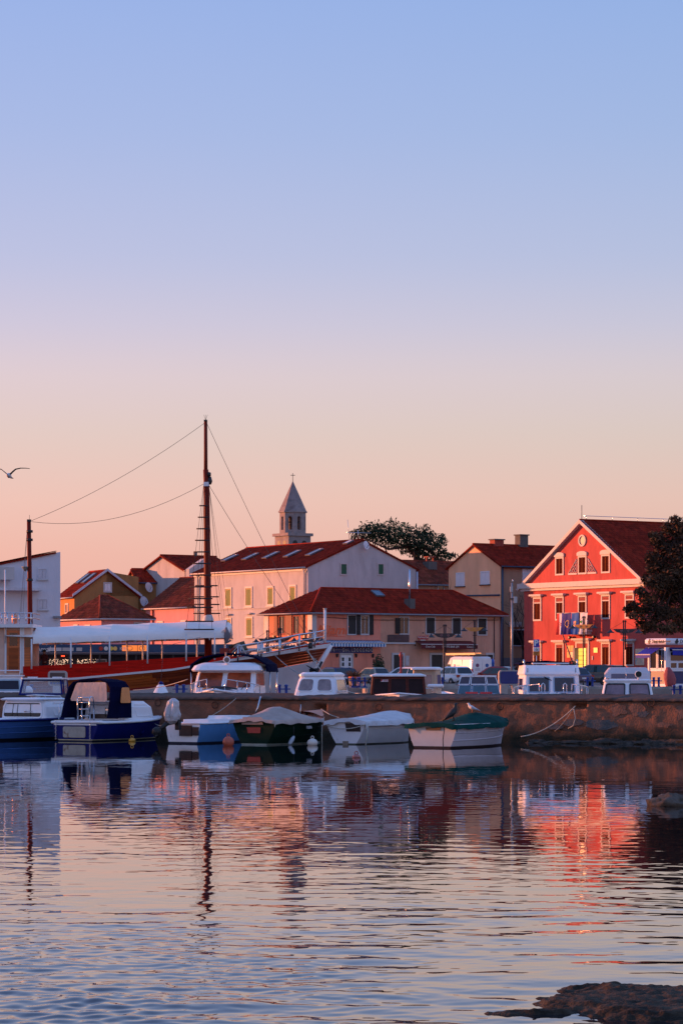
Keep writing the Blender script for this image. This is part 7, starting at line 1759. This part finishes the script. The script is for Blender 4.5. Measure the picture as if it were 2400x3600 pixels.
# foredeck gear
MB().bx(X(770), X(800), 1.2, 3.6, Z(2330), Z(2278)).build('deck_locker', mat('locker_red', (.30, .03, .02), .5), sh)
MB().tube([(X(824) + .30 * math.cos(a), 1.0, Z(2296) + .30 * math.sin(a)) for a in [2 * PI * k / 16 for k in range(16)]], .075, 8, closed=True).build('lifebuoy', mat('lifebuoy_red', (.45, .05, .03), .5), sh)
g = []
for i in range(13):
    u = i / 12; g.append([(X(805 + 62 * u), .9 + 2.6 * v, Z(2312) + .9 * math.sin(PI * min(1, u * .9 + .1)) ** .8 * (.75 + .25 * math.sin(PI * v)) + .06 * noise.noise((u * 6, v * 5, 2))) for v in [k / 8 for k in range(9)]])
mb = MB(); mb.grid(g); mb.build('deck_cover', GREYT, sh)
for k in range(5): MB().tube([(X(800 + 6 * k), 2.2 + .2 * k, Z(2275 - k)), (X(830 + 5 * k), 2.2 + .2 * k, Z(2263 - 2 * k)), (X(862), 2.4 + .2 * k, Z(2285))], .09, 6).build('canvas_roll', mat('olive_canvas', (.10, .08, .05), .9), sh)
MB().lathe([(.18, -.4), (.22, -.25), (.18, 0), (.22, .25), (.18, .4)], (X(1016), 2.2, sf(tx(1016)) + .32), 12, axis='x').build('windlass', mat('windlass_iron', (.05, .06, .08), .5, .4), sh)
MB().lathe([(.12, 0), (.15, .12), (.13, .36), (.07, .4)], (X(1090), 1.9, sf(tx(1090)) - .02), 10).build('vent', DARKM, sh)
# anchor on the bow
an_ = thing('anchor', 'dark stockless anchor hanging against the ship bow', 'anchor', (X(1117), D0 + 1.7, Z(2345)))
MB().tube([(.25, 0, .35), (0, -.05, -.15), (-.55, -.1, -.22)], [.07, .10, .12], 8).build('shank', mat('anchor_iron', (.015, .022, .03), .55, .4), an_)
for s_ in (-1, 1): MB().loft([ellring((-.1, -.1 + s_ * .1, -.25), (-1, s_ * .2, .2), .14, .09, 8), ellring((-.45, -.1 + s_ * .22, -.05), (-1, s_ * .2, .3), .16, .05, 8), ellring((-.75, -.1 + s_ * .28, .12), (-1, 0, .3), .04, .02, 8)]).build('fluke', mat('anchor_iron'), an_)
MB().lathe([(.10, -.3), (.12, 0), (.10, .3)], (-.05, -.1, -.22), 8, axis='y').build('crown', mat('anchor_iron'), an_)
CHN = mat('anchor_chain', (.42, .38, .34), .5, .5)
line('pale chain running from the bow hawse to the anchor', sag(tuple(shp(tx(1100), Z(2285), -1, .1) + Vector((0, D0, 0))), (X(1128), D0 + 1.7, Z(2335)), .05), .028, CHN, 'chain')
line('mooring chain from the ship side down past the white wheelhouse', sag(tuple(shp(tx(1020), Z(2302), -1, .1) + Vector((0, D0, 0))), at(1058, 2372, 172), .1), .028, CHN, 'chain')
line('long hawser from the bow across to the quay', sag(tuple(shp(tx(1102), Z(2282), -1, .1) + Vector((0, D0, 0))), at(1290, 2436, 168.3), .9), .035)
line('mooring line from the numbered cruiser bow to the ship stern side', sag(at(660, 2388, 121), at(470, 2426, 131), .10), .018)
# person standing under the awning
def person():
    pz = Z(2350) - .62; t = thing('person', 'person in dark red jacket and cap standing under the ship awning', 'person', (X(146), D0 + 2.0, pz), -.5)
    J = {'pelvis': (0, 0, .95), 'waist': (0, .01, 1.1), 'chest': (0, .0, 1.34), 'neck': (0, -.01, 1.52), 'head0': (0, -.03, 1.60), 'head1': (0, -.03, 1.70), 'top': (0, -.02, 1.78)}
    vs = []; ed = []; rad = []; ix = {}
    def v(n, p, r): ix[n] = len(vs); vs.append(p); rad.append(r)
    for n, r in (('pelvis', .15), ('waist', .145), ('chest', .17), ('neck', .06), ('head0', .085), ('head1', .10), ('top', .06)): v(n, J[n], r)
    for a, b in zip(list(J), list(J)[1:]): ed.append((ix[a], ix[b]))
    for s_ in (-1, 1):
        k = str(s_)
        for n, p, r in (('sh', (s_ * .19, 0, 1.44), .075), ('el', (s_ * .27, -.06, 1.16), .055), ('wr', (s_ * .22, -.26, 1.02), .04), ('ha', (s_ * .20, -.35, 1.01), .035), ('hip', (s_ * .10, 0, .90), .10), ('kn', (s_ * .11, -.02, .48), .07), ('ank', (s_ * .11, .02, .09), .05), ('toe', (s_ * .12, -.14, .045), .045)): v(n + k, p, r)
        ed.extend([(ix['chest'], ix['sh' + k]), (ix['sh' + k], ix['el' + k]), (ix['el' + k], ix['wr' + k]), (ix['wr' + k], ix['ha' + k]), (ix['pelvis'], ix['hip' + k]), (ix['hip' + k], ix['kn' + k]), (ix['kn' + k], ix['ank' + k]), (ix['ank' + k], ix['toe' + k])])
    me = bpy.data.meshes.new('body'); me.from_pydata(vs, ed, []); o = bpy.data.objects.new('tmp_body', me); COL.objects.link(o)
    o.modifiers.new('s', 'SKIN'); o.modifiers.new('d', 'SUBSURF').levels = 1
    sv = me.skin_vertices[0].data
    for i, r in enumerate(rad): sv[i].radius = (r, r * .8 if i < 3 else r); sv[i].use_root = (i == 0)
    dg = bpy.context.evaluated_depsgraph_get(); m2 = bpy.data.meshes.new_from_object(o.evaluated_get(dg)); bpy.data.objects.remove(o)
    m2.materials.clear()
    for q in (mat('jacket_dark_red', (.09, .012, .010), .85), mat('trousers_dark', (.02, .02, .028), .85), mat('skin', (.42, .22, .15), .6)): m2.materials.append(q)
    for p in m2.polygons:
        z = p.center.z; p.use_smooth = True; p.material_index = 2 if z > 1.55 or (abs(p.center.x) > .14 and z < 1.06 and p.center.y < -.2) else (0 if z > .92 else 1)
    put(m2, 'body', t)
    MB().lathe([(.112, 1.69), (.115, 1.74), (.09, 1.80), (.02, 1.82)], (0, -.03, 0), 14).build('cap', mat('cap_dark', (.02, .015, .02), .9), t)
    MB().slab([(-.08, -.12, 1.70), (-.06, -.24, 1.685), (.06, -.24, 1.685), (.08, -.12, 1.70)][::-1], .012).build('cap_peak', mat('cap_dark'), t)
    MB().lathe([(.012, 0), (.02, .03), (.008, .05)], (0, -.125, 1.635), 6, axis='y').build('nose', mat('skin'), t)
person()
print('objects', len(bpy.data.objects))
